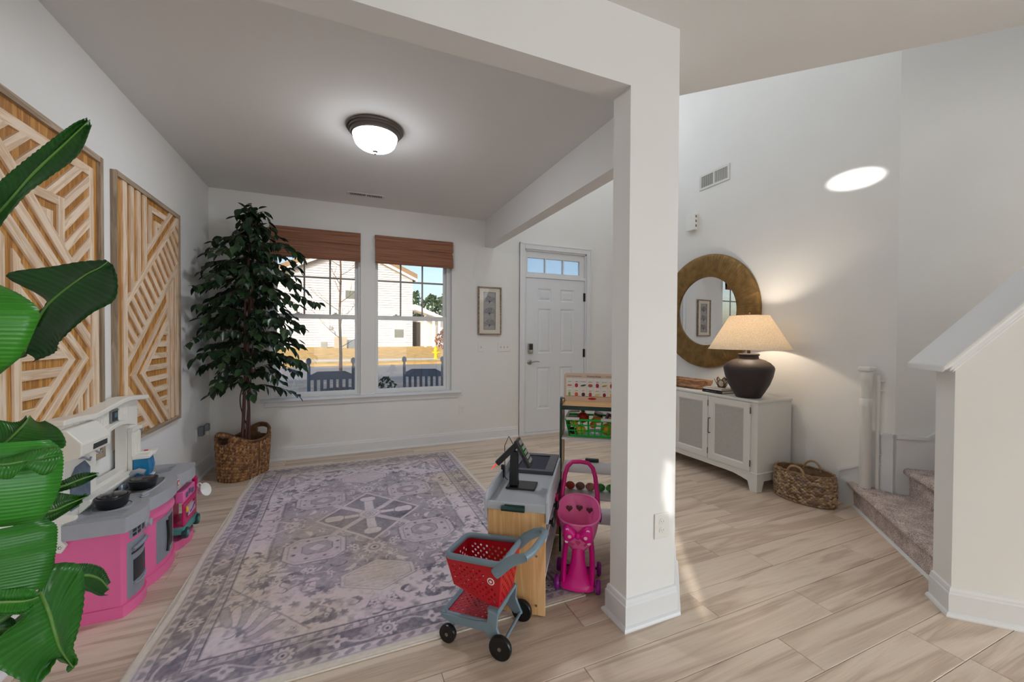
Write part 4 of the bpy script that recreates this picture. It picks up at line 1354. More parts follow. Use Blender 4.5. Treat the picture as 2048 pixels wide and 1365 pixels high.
# doors and controls
od = tkb(front_patch(2.412, 2.590, .060, .325, .004, .012), 'oven_door', M_GREYD, bevel=.004)
tkb(front_patch(2.440, 2.566, .130, .232, .0055, .004), 'oven_window', M_DKPRINT, od)
m = MB(); m.tube([(xfront(y, .010), y, .286 + .006 * math.sin(PI * (y - 2.43) / .14)) for y in ys(2.43, 2.57, 6)], .010, 8); tkb(m, 'oven_handle', M_GREYD, od, smooth=50)
tkb(front_patch(2.430, 2.572, .262, .272, .0055, .003), 'handle_slot', M_BLACK, od)
m = MB(); m.tube([(xfront(y, .006), y, .120 - .012 * math.sin(PI * (y - 2.44) / .126)) for y in ys(2.44, 2.566, 6)], .006, 8); tkb(m, 'window_lip', M_GREYD, od, smooth=50)
kp = tkb(front_patch(2.425, 2.580, .338, .386, .003, .006), 'keypad', M_GREYD, bevel=.002)
tkb(front_patch(2.520, 2.572, .345, .380, .0045, .003), 'display', M_DKPRINT, kp)
for i in range(2):
    for j in range(2):
        tkb(front_patch(2.440 + i * .034, 2.462 + i * .034, .345 + j * .019, .358 + j * .019, .0045, .003, 2), 'key', M_DKPRINT, kp)
m = MB(); m.lathe([(.026, 0), (.026, .012), (.020, .016), (.017, .028), (.012, .03)], 24); m.xf(Matrix.Translation((-.943, 2.628, .335)) @ Matrix.Rotation(PI / 2, 4, 'Y')); tkb(m, 'oven_knob', M_GREYT, smooth=40)
md = tkb(front_patch(2.690, 2.895, .075, .305, .004, .012), 'microwave_door', M_GREYD, bevel=.004)
tkb(front_patch(2.800, 2.880, .115, .285, .0055, .004), 'microwave_window', M_DKPRINT, md)
m = MB(); m.tube([(xfront(2.775 + .012 * math.sin(PI * k / 8), .010), 2.775 + .012 * math.sin(PI * k / 8), .105 + .17 * k / 8) for k in range(9)], .006, 8); tkb(m, 'microwave_handle', M_BLACK, md, smooth=50)
for y0, y1 in ((2.600, 2.612), (2.905, 2.925)):
    tkb(front_patch(y0, y1, .085, .315, .003, .006, 2), 'edge_strip', M_PINKL)
m = MB()
rings = []
for k in range(11):
    y = 2.655 + .30 * k / 10
    e = math.sin(PI * k / 10) ** .6
    x = xfront(y)
    rings.append([(x - .01, y, .318), (x + .002 + .016 * e, y, .330), (x + .002 + .018 * e, y, .338), (x - .01, y, .385)])
m.loft(rings); tkb(m, 'shelf_bulge', M_PINK, smooth=50)

# pots on the counter
def pot(x, y, r, h, label, rot):
    p = thing('toy_pot', label, 'toy pot', (x, y, .4675), rot, 'black toy pots on the play kitchen')
    m = MB(); m.lathe([(.0, .0), (r * .80, .0), (r * .90, .006), (r, h * .72), (r * 1.05, h * .76), (r * 1.05, h * .86), (r * .92, h * .88), (r * .80, h * .72), (r * .76, h * .2), (0, h * .18)], 36, caps=False)
    m.build('bowl', M_BLACK, p, smooth=40)
    m = MB(); m.lathe([(r * .86, h * .86), (r * .84, h * .94), (r * .5, h * 1.0), (0, h * 1.02)], 32, caps=False); m.build('lid', mat('glossy_black', (20, 24, 34), .15), p, smooth=40)
    m = MB(); m.tube([(r * .98, 0, h * .72), (r * 1.2, 0, h * .80), (r * 1.32, 0, h * .78)], [.010, .009, .008], 8, flat=.5); m.build('handle', M_BLACK, p, smooth=50)
pot(-1.035, 2.545, .062, .060, 'small lidded black toy pot on the ridged burner end of the play kitchen', 2.6)
pot(-1.010, 2.800, .060, .056, 'black toy pot sitting in the sink of the play kitchen', 2.3)

# blue toy coffee maker
M_BLUE = mat('blue_toy_plastic', (24, 122, 172), .4)
cm = thing('toy_coffee_maker', 'blue and cream toy coffee maker standing on the play kitchen counter', 'toy appliance', (-1.075, 3.005, .4625), .15)
m = MB(); m.box(-.045, -.035, 0, .035, .065, .010); m.build('base', M_CREAM, cm, bevel=.004)
m = MB(); m.prism([(-.045, -.035, .010), (.020, -.035, .010), (.030, -.035, .055), (.022, -.035, .118), (-.045, -.035, .118)], (0, .060, 0)); m.build('housing', M_BLUE, cm, bevel=.003)
m = MB(); m.prism([(-.040, .030, .010), (.022, .030, .010), (.034, .030, .060), (.024, .030, .122), (-.040, .030, .122)], (0, .036, 0)); m.build('water_tank', M_BLUE, cm, bevel=.003)
m = MB(); m.prism([(-.05, -.04, .118), (.028, -.04, .118), (.034, -.04, .128), (.020, -.04, .140), (-.05, -.04, .140)], (0, .075, 0)); m.prism([(-.045, .03, .122), (.042, .03, .122), (.05, .03, .146), (-.045, .03, .146)], (0, .05, 0)); m.build('lid', M_CREAM, cm, bevel=.004)
m = MB().box(-.015, .045, .146, .005, .060, .150); m.build('switch', M_RED, cm, bevel=.002)

# toy tea trolley parked in the open bay, with a cup
M_MAG = mat('magenta_toy_plastic', (204, 18, 104), .35)
M_TEAL = mat('teal_toy_plastic', (70, 150, 140), .4)
tv = thing('toy_tea_trolley', 'magenta and green wheeled toy trolley parked under the far end of the play kitchen', 'toy cart', (-.945, 3.135, .0535), 0)
m = MB(); m.box(-.055, -.125, .030, .055, .125, .075); m.build('green_base', M_TEAL, tv, bevel=.008)
m = panel_with_holes(-.115, .115, .075, .215, [(-.075, .075, .115, .185)], lambda u, v, d: (.050 - d, u, v), .012); m.build('front_frame', M_MAG, tv, bevel=.006)
m = MB(); m.box(-.055, -.115, .072, .040, .115, .080); m.box(-.055, -.115, .08, -.045, .115, .23); m.build('tray', M_MAG, tv, bevel=.004)
m = MB(); m.prism([(.052, -.06, .122), (.052, .07, .122), (.052, .05, .176), (.052, -.03, .176)], (.004, 0, 0)); m.build('oval_print', mat('lilac_print', (216, 170, 206), .4), tv)
m = MB(); m.tube([(.057, -.035, .138), (.057, 0, .142), (.057, .03, .156), (.057, .045, .166)], .004, 6); m.build('oval_mark', M_SLATE, tv)
m = MB(); m.box(.0, -.10, .215, .045, .10, .285); m.build('pink_panel', mat('candy_pink', (232, 112, 176), .4), tv, bevel=.006)
m = MB()
for k in range(3): m.lathe([(.014, 0), (.014, .004)], 12); 
m = MB()
for y, z in ((-.05, .25), (.0, .258), (.05, .245)): m.box(.045, y - .016, z - .012, .048, y + .016, z + .016)
m.build('sticker', M_SLATE, tv)
m = MB()
for k in range(5):
    a = 2 * PI * k / 5; m.sphere((.060, -.095 + .009 * math.cos(a), .175 + .009 * math.sin(a)), .007, 8, 6)
m.build('flower', mat('yellow_toy', (238, 190, 40), .4), tv, smooth=60)
m = MB(); m.tube([(.03, .125, .21), (.03, .15, .24), (.03, .15, .29), (.03, .12, .31)], .016, 10); m.build('push_handle', M_MAG, tv, smooth=50)
for y in (-.10, .10):
    m = MB(); m.lathe([(.032, -.012), (.034, 0), (.032, .012)], 20); m.xf(Matrix.Translation((.052, y, .034)) @ Matrix.Rotation(PI / 2, 4, 'Y')); wl = m.build('wheel', mat('dark_teal', (16, 60, 66), .4), tv, smooth=40)
    m = MB(); m.lathe([(.016, .012), (.014, .017)], 14); m.xf(Matrix.Translation((.052, y, .034)) @ Matrix.Rotation(PI / 2, 4, 'Y')); m.build('hub', M_TEAL, wl)
tc = thing('toy_teacup', 'white toy teacup hung by the far corner of the play kitchen', 'toy cup', (-.868, 3.205, .2535))
Rm = Matrix.Rotation(1.15, 4, 'Y') @ Matrix.Rotation(.35, 4, 'X')
m = MB(); m.lathe([(0, 0), (.018, 0), (.022, .004), (.040, .040), (.043, .046), (.040, .046), (.020, .010), (0, .008)], 28, caps=False); m.xf(Matrix.Translation((0, 0, .02)) @ Rm); m.build('bowl', M_PLASTIC_W, tc, smooth=50)
m = MB(); m.tube([(-.034, 0, .034), (-.052, 0, .034), (-.056, 0, .020), (-.044, 0, .010), (-.026, 0, .014)], .004, 8); m.xf(Matrix.Translation((0, 0, .02)) @ Rm); m.build('handle', M_PLASTIC_W, tc, smooth=50)

# ================================================================== toy market: till counter, shelf, till
AW = math.radians(-34.9)
M_MAPLE = wood('maple_veneer', (206, 158, 104), (222, 178, 124), (230, 190, 140), along=(.7, 10, 10), scale=2.0, rough=.45, fine=.08, rnd=.02, dist=.8)
M_GREYP = mat('grey_board', (176, 180, 187), .5)
M_WHITEB = mat('white_board', (226, 224, 228), .45)
ct = thing('toy_till_counter', 'low maple-ended toy checkout counter with a grey top tray', 'toy counter', (.634, 1.794, .004), AW)
m = MB().box(0, -.518, 0, .275, 0, .016)   # stood up below so that the grain runs upwards
pm = Matrix(((0, -1, 0, 0), (0, 0, 1, 0), (1, 0, 0, 0), (0, 0, 0, 1)))
def upright(x0, x1, y0, y1, z0, z1, name, mt, par):
    mm = MB().box(z0, -x1, y0, z1, -x0, y1); o = mm.build(name, mt, par, bevel=.001)
    o.matrix_local = pm
    return o
upright(0, .275, 0, .016, .004, .512, 'end_panel', M_MAPLE, ct)
upright(0, .275, .784, .80, .004, .512, 'end_panel', M_MAPLE, ct)
MB().box(.0, .016, .004, .012, .784, .50).build('left_side', M_WHITEB, ct)
for z in (.16, .325): MB().box(.012, .016, z, .272, .784, z + .012).build('shelf_board', M_WHITEB, ct, bevel=.001)
MB().box(-.002, -.004, .490, .277, .802, .506).build('tray', M_GREYP, ct, bevel=.001)
MB().box(-.002, -.012, .486, .277, -.001, .524).build('front_lip', M_GREYP, ct, bevel=.002)
for x0 in (-.014, .277):
    m = MB(); m.prism([(x0, -.014, .44), (x0, -.014, .538), (x0, .03, .565), (x0, .805, .565), (x0, .805, .44)], (.012, 0, 0)); m.build('side_rail', M_GREYP, ct, bevel=.002)
m = MB()
for x0, x1, y0, y1 in ((.010, .262, .445, .475), (.010, .045, .475, .75), (.21, .262, .475, .75), (.010, .262, .75, .79)): m.box(x0, y0, .506, x1, y1, .528)
m.build('belt_frame', mat('charcoal_board', (84, 84, 92), .5), ct, bevel=.002)
MB().box(.045, .475, .506, .21, .75, .520).build('conveyor_belt', mat('navy_belt', (38, 42, 60), .7, bump=.2, bscale=300), ct)
m = MB(); m.tube([(.07, -.018, .497), (.18, -.018, .497)], .012, 12); m.box(.085, -.020, .488, .18, -.010, .515); m.build('pull', M_DARKGREEN, ct, smooth=40)
for z in (.16, .05):
    m = MB(); m.lathe([(.005, 0), (.005, .003)], 10); m.xf(Matrix.Translation((.235, -.001, z + .12 * (z > .1))) @ Matrix.Rotation(PI / 2, 4, 'X')); m.build('cam_bolt', M_CHROME, ct)
for y in (.10, .30, .62):
    m = MB(); m.tube([(.277, y, .40), (.292, y, .40)], .010, 10); m.sphere((.300, y, .40), .016, 12, 8, (.6, 1, 1.6)); m.build('peg', M_BLACK if y < .5 else M_MAG, ct, smooth=50)
m = MB(); m.tube([(.289, .33, .45), (.30, .36, .30), (.296, .42, .24)], .010, 8); m.build('strap', M_MAG, ct, smooth=50)

tl = thing('toy_till', 'black toy card terminal with scanner arm on the checkout counter', 'toy till', (.634 + .115 * math.cos(AW) - .25 * math.sin(AW), 1.794 + .115 * math.sin(AW) + .25 * math.cos(AW), .5105), AW)
m = MB().box(-.075, -.058, 0, .078, .062, .008); m.build('base_plate', M_BLACK, tl, bevel=.010)
m = MB()
m.loft([[(-.062 + .0 * j, -.035, .008) for j in (0,)] * 1 + [(-.014, -.035, .008), (-.014, .005, .008), (-.062, .005, .008)],
        [(-.056, -.033, .19), (-.018, -.033, .19), (-.018, .003, .19), (-.056, .003, .19)]]); m.build('post', M_BLACK, tl, bevel=.006)
def armbox(p, q, th, y0, y1):
    d = Vector((q[0] - p[0], 0, q[1] - p[1])).normalized(); n = Vector((-d.z, 0, d.x))
    mm = MB(); a, b = Vector((p[0], y0, p[1])), Vector((q[0], y0, q[1]))
    mm.prism([a - n * th / 2, b - n * th / 2, b + n * th / 2, a + n * th / 2], (0, y1 - y0, 0)); return mm, d, n
mm, d, n = armbox((-.010, .238), (-.128, .118), .030, -.038, .004)
mm.build('scanner_arm', M_BLACK, tl, bevel=.005)
m = MB(); m.tube([(-.130, -.017, .115), (-.162, -.017, .083)], [.004, .002], 8); m.build('laser_tip', mat('red_laser', (235, 50, 50), .3, emit=(255, 60, 50), estr=.6), tl)
mm, d, n = armbox((-.024, .252), (.052, .118), .022, -.062, .022)
n = -n if n.z < 0 else n
hd = mm.build('keypad_head', M_BLACK, tl, bevel=.005)
p0 = Vector((-.024, -.062, .252)) + n * .0115
def keyface(a0, a1, b0, b1, mt, name, lift=.0012):
    m = MB()
    q = [p0 + d * a0 + Vector((0, b0, 0)), p0 + d * a1 + Vector((0, b0, 0)), p0 + d * a1 + Vector((0, b1, 0)), p0 + d * a0 + Vector((0, b1, 0))]
    m.prism(q, n * lift); m.build(name, mt, hd)
keyface(.012, .034, .012, .072, mat('screen_grey', (150, 150, 152), .3), 'screen')
M_KEY = mat('key_grey', (176, 176, 178), .5)
for r in range(4):
    for c_ in range(4):
        keyface(.046 + r * .024, .062 + r * .024, .008 + c_ * .018, .021 + c_ * .018, mat('key_green', (60, 200, 90), .4) if (r == 0 and c_ == 0) or (r == 1 and c_ == 0) else M_KEY, 'key', .003)
m = MB(); m.tube([(-.036, .0, .20), (-.075, .02, .255), (-.10, .03, .20), (-.098, .03, .10), (-.098, .03, .03), (-.085, .04, .012)], .0022, 6); m.build('cord', M_BLACK, tl, smooth=60)
m = MB().box(-.128, .06, .012, -.110, .075, .085); m.build('card_reader', M_BLACK, ct and tl, bevel=.004)

sh = thing('toy_market_shelf', 'tall toy grocery shelf with green posts and a produce price board', 'toy shelf', (1.195, 2.125, 0), AW)
SW, SD = .420, .205
for x in (.012, SW - .024):
    for y, nm in ((0, 'front_post'), (SD - .014, 'back_post')):
        MB().box(x, y, 0, x + .013, y + .014, .905).build('post', M_DARKGREEN, sh, bevel=.002)
    MB().box(x, .014, .03, x + .010, SD - .014, .90).build('side_panel', M_MAPLE, sh)
for x in (.012, SW - .024):
    m = MB(); m.prism([(x, -.001, .87), (x, -.001, .893), (x, .018, .93), (x, .04, .935), (x, .05, .87)], (.013, 0, 0)); m.build('corner_bracket', M_DARKGREEN, sh)
MB().box(.024, .0, .878, SW - .024, SD, .886).build('top_board', M_MAPLE, sh)
MB().box(.024, -.002, .864, SW - .024, .012, .886).build('top_rail', M_DARKGREEN, sh)
for z in (.684, .487, .330, .19):
    MB().box(.024, .0, z, SW - .024, SD, z + .012).build('shelf_board', M_WHITEB, sh, bevel=.001)
MB().box(.16, SD - .02, .500, .245, SD + .004, .520).build('pull', M_DARKGREEN, sh, bevel=.004)
m = MB(); bz0, bz1 = .888, 1.068
m.prism([(.020, SD - .008, bz0), (SW - .020, SD - .008, bz0), (SW - .020, SD - .008, bz1 - .012), (SW - .034, SD - .008, bz1), (.034, SD - .008, bz1), (.020, SD - .008, bz1 - .012)], (0, .010, 0))
bd = m.build('price_board', mat('pale_birch', (226, 204, 186), .5, var=.04, vscale=12), sh)
yb_ = SD - .0085
MB().box(.034, yb_ - .0006, .920, SW - .034, yb_, 1.036).build('price_card', M_WHITE, bd)
TM = lambda x, z: Matrix.Translation((x, yb_ - .001, z)) @ Matrix.Rotation(PI / 2, 4, 'X')
M_INK = mat('ink_brown', (74, 54, 48), .6)
text_part('Produce Prices', .0145, M_INK, bd, TM(SW / 2, 1.0475))
m = MB(); m.box(.036, yb_ - .0006, 1.0465, .135, yb_, 1.0485); m.box(SW - .135, yb_ - .0006, 1.0465, SW - .036, yb_, 1.0485); m.box(.034, yb_ - .0008, .9185, SW - .034, yb_, .9205); m.build('rule', M_INK, bd)
FR = [('carrot', (214, 84, 60), 1.0, .24), ('radish', (190, 40, 70), .62, .8), ('cucumber', (50, 70, 70), 1.1, .32), ('potato', (176, 96, 66), .9, .62), ('beet', (180, 20, 66), .62, .85), ('pea pod', (190, 160, 90), 1.05, .34), ('pepper', (190, 24, 50), .6, .9), ('corn', (220, 190, 60), .6, .9),
      ('pear', (150, 190, 80), .5, .95), ('peach', (230, 110, 70), .7, .8), ('plum', (70, 30, 54), .7, .75), ('apple', (200, 50, 60), .62, .8), ('banana', (226, 196, 110), 1.1, .36), ('cherry', (150, 20, 44), .6, .75), ('lemon', (222, 200, 90), .6, .7), ('lime', (130, 170, 70), .6, .7)]
cw = (SW - .068) / 8
for k, (nm, col, a, b_) in enumerate(FR):
    r, c_ = k // 8, k % 8
    cx, cz = .034 + cw * (c_ + .5), .992 - r * .058
    m = MB(); m.lathe([(1, 0), (.95, .0009), (0, .0016)], 18, sx=.0165 * a, sy=.0165 * b_); m.xf(Matrix.Translation((cx, yb_ - .0006, cz - .003)) @ Matrix.Rotation(PI / 2, 4, 'X') @ Matrix.Rotation(.2 if a > 1 else 0, 4, 'Z'))
    m.build('printed_produce', mat('print_' + nm.replace(' ', '_'), col, .5), bd)
    text_part(nm, .0085, M_INK, bd, TM(cx, cz + .021))
m = MB()
for k in range(1, 8): m.box(.034 + cw * k - .0004, yb_ - .0008, .922, .034 + cw * k + .0004, yb_, 1.034)
m.box(.034, yb_ - .0008, .9765, SW - .034, yb_, .9775); m.build('grid_rule', mat('grid_grey', (190, 186, 186), .6), bd)
m = MB(); m.lathe([(1, 0), (1, .001), (.9, .0015)], 24, sx=.026, sy=.0075); m.xf(TM(.20, .905)); lo = m.build('maker_badge', M_RED, bd)

# green basket of play food on the shelf
M_GREEN = mat('bright_green_plastic', (40, 190, 60), .35)
gb = thing('toy_food_basket', 'bright green lattice basket with white grips on the toy market shelf', 'toy basket', (1.195 + .20 * math.cos(AW) - .105 * math.sin(AW), 2.125 + .20 * math.sin(AW) + .105 * math.cos(AW), .6975), AW)
BW0, BW1, BD0, BD1, BH = .132, .152, .070, .090, .105
def side(p00, p10, p11, p01, nx, ny, name, t=.0035):
    p00, p10, p11, p01 = map(Vector, (p00, p10, p11, p01))
    f = lambda u, v: p00 * (1 - u) * (1 - v) + p10 * u * (1 - v) + p11 * u * v + p01 * (1 - u) * v
    m = MB()
    for i in range(nx + 1): m.tube([f(i / nx, 0), f(i / nx, 1)], t, 4)
    for j in range(ny + 1): m.tube([f(0, j / ny), f(1, j / ny)], t * (1.6 if j in (0, ny) else 1), 4)
    return m
Q = [(-BW0, -BD0, .004), (BW0, -BD0, .004), (BW0, BD0, .004), (-BW0, BD0, .004)]
T_ = [(-BW1, -BD1, BH), (BW1, -BD1, BH), (BW1, BD1, BH), (-BW1, BD1, BH)]
for k in range(4):
    k2 = (k + 1) % 4
    side(Q[k], Q[k2], T_[k2], T_[k], 7 if k % 2 == 0 else 4, 3, 'lattice_side').build('lattice_side', M_GREEN, gb)
MB().box(-BW0, -BD0, 0, BW0, BD0, .004).build('bottom', M_GREEN, gb)
m = MB()
for k in range(4): m.tube([Vector(T_[k]) , Vector(T_[(k + 1) % 4])], .007, 8)
rim = m.build('rim', M_GREEN, gb, smooth=50)
for x0, x1 in ((-.150, -.072), (.055, .140)):
    m = MB(); m.tube([(x0, -BD1 - .002, BH + .006), (x1, -BD1 - .002, BH + .006)], .010, 10); m.build('grip', M_PLASTIC_W, gb, smooth=50)
m = MB(); m.tube([(-BW1, -BD1, BH + .006), (-BW1 + .01, BD1 - .02, BH + .02), (-.08, BD1, BH + .02)], .008, 8); m.build('grip', M_PLASTIC_W, gb, smooth=50)
gx, gy = gb.location.x, gb.location.y
def food(name, label, lx, ly, z, fn, cat='toy food'):
    o = thing(name, label, cat, (gx + lx * math.cos(AW) - ly * math.sin(AW), gy + lx * math.sin(AW) + ly * math.cos(AW), gb.location.z + z), AW, 'play food in the green basket')
    fn(o)
    return o
cM = lambda n, c: mat('food_' + n, c, .4)
def ball(n, c, r, sc=(1, 1, 1), leaf=None):
    def f(o):
        m = MB(); m.sphere((0, 0, r * sc[2]), r, 16, 12, sc); b = m.build('body', cM(n, c), o, smooth=60)
        if leaf:
            m = MB()
            for k in range(3): m.tube([(0, 0, 2 * r * sc[2] - .003), (.012 * math.cos(2.1 * k), .012 * math.sin(2.1 * k), 2 * r * sc[2] + .008)], [.003, .006], 6)
            m.build('stem', cM('leaf', leaf), o)
    return f
def can(n, c, r, h, band=(240, 200, 60), tilt=0.0):
    def f(o):
        R = Matrix.Rotation(tilt, 4, 'Y')
        m = MB(); m.lathe([(r, .0), (r, h)], 20); m.xf(R); b = m.build('tin', cM('tin', (190, 190, 190)), o, smooth=40)
        m = MB(); m.lathe([(r + .0006, h * .12), (r + .0006, h * .88)], 20, caps=False); m.xf(R); m.build('wrapper', cM(n, c), o, smooth=40)
        m = MB(); m.lathe([(r + .001, h * .40), (r + .001, h * .62)], 20, caps=False); m.xf(R); m.build('wrapper_band', cM('band', band), o, smooth=40)
    return f
def carton(n, c, w_, d_, h, c2=(240, 220, 80), rot=0.0, tilt=0.0):
    def f(o):
        R = Matrix.Rotation(rot, 4, 'Z') @ Matrix.Rotation(tilt, 4, 'Y')
        m = MB().box(-w_, -d_, 0, w_, d_, h).xf(R); m.build('carton', cM(n, c), o, bevel=.001)
        m = MB().box(-w_ * .7, -d_ - .0006, h * .3, w_ * .7, -d_, h * .7).xf(R); m.build('print', cM(n + '_2', c2), o)
    return f
food('toy_orange', 'large toy orange behind the lattice at the right of the green basket', .095, -.036, .010, ball('orange', (226, 150, 30), .036))
food('toy_lemon', 'yellow toy lemon showing low at the left of the green basket', -.065, -.040, .010, ball('lemon', (236, 214, 70), .026, (1.2, 1, 1)))
food('toy_corn', 'yellow toy block of corn at the top left of the green basket', -.105, -.042, .052, ball('corn', (232, 206, 60), .020, (1.2, .9, .9)))
food('toy_tomato', 'round red toy tomato on top of the green basket', -.055, .012, .068, ball('tomato', (176, 30, 24), .036, (1, 1, .92), (60, 120, 50)))
food('toy_tangerine', 'small orange toy tangerine in the middle of the green basket', .010, -.046, .048, ball('tangerine', (232, 110, 40), .021))
food('toy_aubergine', 'dark toy aubergine low at the left end of the green basket', -.112, -.045, .008, ball('aubergine', (46, 26, 44), .022, (1, .9, 1)))
food('toy_bun', 'tan toy bun in front of the tin in the green basket', .035, -.030, .080, ball('bun', (214, 150, 60), .030, (1.2, .9, .6)))
food('toy_tin', 'patterned toy food tin lying tilted on the green basket', .030, .020, .080, can('tinlabel', (40, 70, 60), .027, .058, (230, 200, 120), .25), 'toy tin')
food('toy_carton', 'purple toy carton leaning out of the green basket', .105, .020, .070, carton('purple', (104, 34, 110), .030, .016, .058, (232, 196, 90), .3, .35), 'toy carton')
food('toy_carton', 'pale blue toy carton low in the green basket', .020, -.050, .010, carton('paleblue', (150, 180, 200), .030, .012, .034, (230, 230, 235)), 'toy carton')
food('toy_carton', 'green toy carton lying at the left end of the green basket', -.112, .020, .078, carton('greenbox', (24, 110, 60), .034, .040, .026, (40, 140, 80)), 'toy carton')
m_ = thing('toy_produce_tray', 'row of coloured toy vegetables on the low shelf behind the pink stroller', 'toy food', (1.195 + .2 * math.cos(AW) - .12 * math.sin(AW), 2.125 + .2 * math.sin(AW) + .12 * math.cos(AW), .3425), AW)
for k, (c, nm) in enumerate((((190, 80, 60), 'red'), ((150, 120, 110), 'beige'), ((200, 140, 120), 'peach'), ((60, 150, 70), 'green'), ((90, 180, 80), 'lime'))):
    m = MB(); m.sphere((-.13 + .062 * k, 0, .024), .024, 12, 8, (1.25, 1, 1)); m.build('vegetable', cM('tray_' + nm, c), m_, smooth=60)
# dark toy on the top board, half hidden by the post
ms = tag(MB().sphere((0, 0, .02), .02, 12, 8, (1.5, 1, 1)).sphere((.02, 0, .045), .014, 10, 8).build('toy_whistle', M_BLACK, smooth=60, loc=(1.195 + .335 * math.cos(AW) - .19 * math.sin(AW) + .06, 2.125 + .335 * math.sin(AW) + .19 * math.cos(AW) + .08, 0), rot=(0, 0, 0)), 'dark toy', 'toy')
bpy.data.objects.remove(ms)
# ================================================================== red toy shopping cart
M_CRED = mat('red_cart_plastic', (190, 14, 34), .32, spec=.45)
M_CGREY = mat('blue_grey_plastic', (118, 138, 150), .4)
M_TYRE = mat('black_tyre', (16, 17, 20), .3)
cart = thing('toy_shopping_cart', 'red toy shopping cart with grey handle and black wheels before the checkout counter', 'toy cart', (.592, 1.502, 0), math.radians(135))
# local x = forwards, local -y = away from the camera's near side; near side at y = 0, far side at y = -.225
def perf(m, p00, p10, p11, p01, nx, ny, r=.30, stag=True, skip=None):
    p00, p10, p11, p01 = map(Vector, (p00, p10, p11, p01))
    f = lambda u, v: p00 * ((1 - u) * (1 - v)) + p10 * (u * (1 - v)) + p11 * (u * v) + p01 * ((1 - u) * v)
    for i in range(nx):
        for j in range(ny):
            u0, u1, v0, v1 = i / nx, (i + 1) / nx, j / ny, (j + 1) / ny
            cu, cv = (u0 + u1) / 2, (v0 + v1) / 2
            solid = (stag and (i + j) % 2) or (skip and skip(cu, cv))
            if solid:
                m.add([f(u0, v0), f(u1, v0), f(u1, v1), f(u0, v1)], [(0, 1, 2, 3)])
            else:
                ou = [(u0, v0), (cu, v0), (u1, v0), (u1, cv), (u1, v1), (cu, v1), (u0, v1), (u0, cv)]
                inn = [(cu + (a - cu) * r * (1.42 if k % 2 == 0 else 2.0) , cv + (b - cv) * r * (1.42 if k % 2 == 0 else 2.0)) for k, (a, b) in enumerate(ou)]
                m.add([f(*p) for p in ou] + [f(*p) for p in inn], [(k, (k + 1) % 8, 8 + (k + 1) % 8, 8 + k) for k in range(8)])
    return m
NF, NR, FF, FR_ = (.270, -.012), (.005, -.004), (.270, -.205), (.005, -.222)   # rim corners: near front, near rear, far front, far rear
ZF, ZR_ = .352, .368
b_nf, b_nr, b_ff, b_fr = (.242, -.034, .225), (.030, -.034, .165), (.242, -.186, .225), (.030, -.190, .165)
up = lambda p, z: (p[0], p[1], z)
m = MB()
skip_low = lambda u, v: v > .80 or u < .08 or u > .92 or v < .08
perf(m, b_nr, b_nf, up(NF, ZF), up(NR, ZR_), 17, 11, .40, True, lambda u, v: skip_low(u, v) or (u < .30 and v > .42))
perf(m, b_ff, b_fr, up(FR_, ZR_), up(FF, ZF), 17, 11, .40, True, skip_low)
perf(m, b_nf, b_ff, up(FF, ZF), up(NF, ZF), 11, 9, .40, True, skip_low)
perf(m, b_fr, b_nr, up(NR, ZR_), up(FR_, ZR_), 11, 11, .40, True, skip_low)
perf(m, b_nf, b_nr, b_fr, b_ff, 15, 11, .40, True)
bas = m.build('basket', M_CRED, cart, solid=.003)
m = MB()
pts = [up(NF, ZF + .004), up(NR, ZR_ + .004), up(FR_, ZR_ + .004), up(FF, ZF + .004)]
def roundrect(pts, r=.03, n=5):
    out = []
    k = len(pts)
    for i in range(k):
        p, a, b = Vector(pts[i]), Vector(pts[i - 1]), Vector(pts[(i + 1) % k])
        d1, d2 = (a - p).normalized(), (b - p).normalized()
        for q in range(n + 1):
            t = q / n
            out.append(p + d1 * r * (1 - t) ** 2 + d2 * r * t ** 2)
    return out
m.tube(roundrect(pts), .0115, 8, closed=True, flat=1.25, up=(0, 0, 1))
m.build('basket_rim', M_CGREY, cart, smooth=50)
m = MB(); m.prism([(.06, -.06, .20), (.06, -.17, .20), (.055, -.16, .33), (.055, -.07, .33)], (-.012, 0, 0)); m.build('seat_flap', M_CRED, cart, bevel=.006)
# handle arms and bar
for y in (.004, -.230):
    m = MB()
    arm = [(.032, .335, .021), (.015, .352, .023), (-.025, .392, .022), (-.065, .418, .021), (-.105, .434, .018)]
    m.tube([(x, y, z) for x, z, r in arm], [r for x, z, r in arm], 12, flat=1.0)
    m.v = [(vx, y + (vy - y) * .38, vz) for vx, vy, vz in m.v]
    m.build('handle_arm', M_CGREY, cart, smooth=50)
    m = MB(); m.lathe([(.010, -.012), (.010, .012)], 14); m.xf(Matrix.Translation((.022, y, .342)) @ Matrix.Rotation(PI / 2, 4, 'X')); m.build('pivot', M_CGREY, cart, bevel=.002)
m = MB(); m.tube([(-.100, .006, .433), (-.122, -.03, .445), (-.128, -.113, .450), (-.122, -.195, .445), (-.100, -.232, .433)], .015, 10); m.build('handle_bar', M_CGREY, cart, smooth=50)
# bullseye on the near side
nn = (Vector(up(NF, ZF)) - Vector(b_nr)).cross(Vector(up(NR, ZR_)) - Vector(b_nr)).normalized()
if nn.y < 0: nn = -nn
pos = Vector(b_nr).lerp(Vector(up(NR, ZR_)), .60).lerp(Vector(b_nf).lerp(Vector(up(NF, ZF)), .60), .17)
RB = nn.to_track_quat('Z', 'Y').to_matrix().to_4x4()
for k, (r, mt) in enumerate(((.0165, M_WHITE), (.0118, M_CRED), (.0062, M_WHITE))):
    m = MB(); m.lathe([(r, 0), (r, .0008)], 28); m.xf(Matrix.Translation(pos + nn * (.0020 + k * .0009)) @ RB); m.build('bullseye_ring', mt, cart)
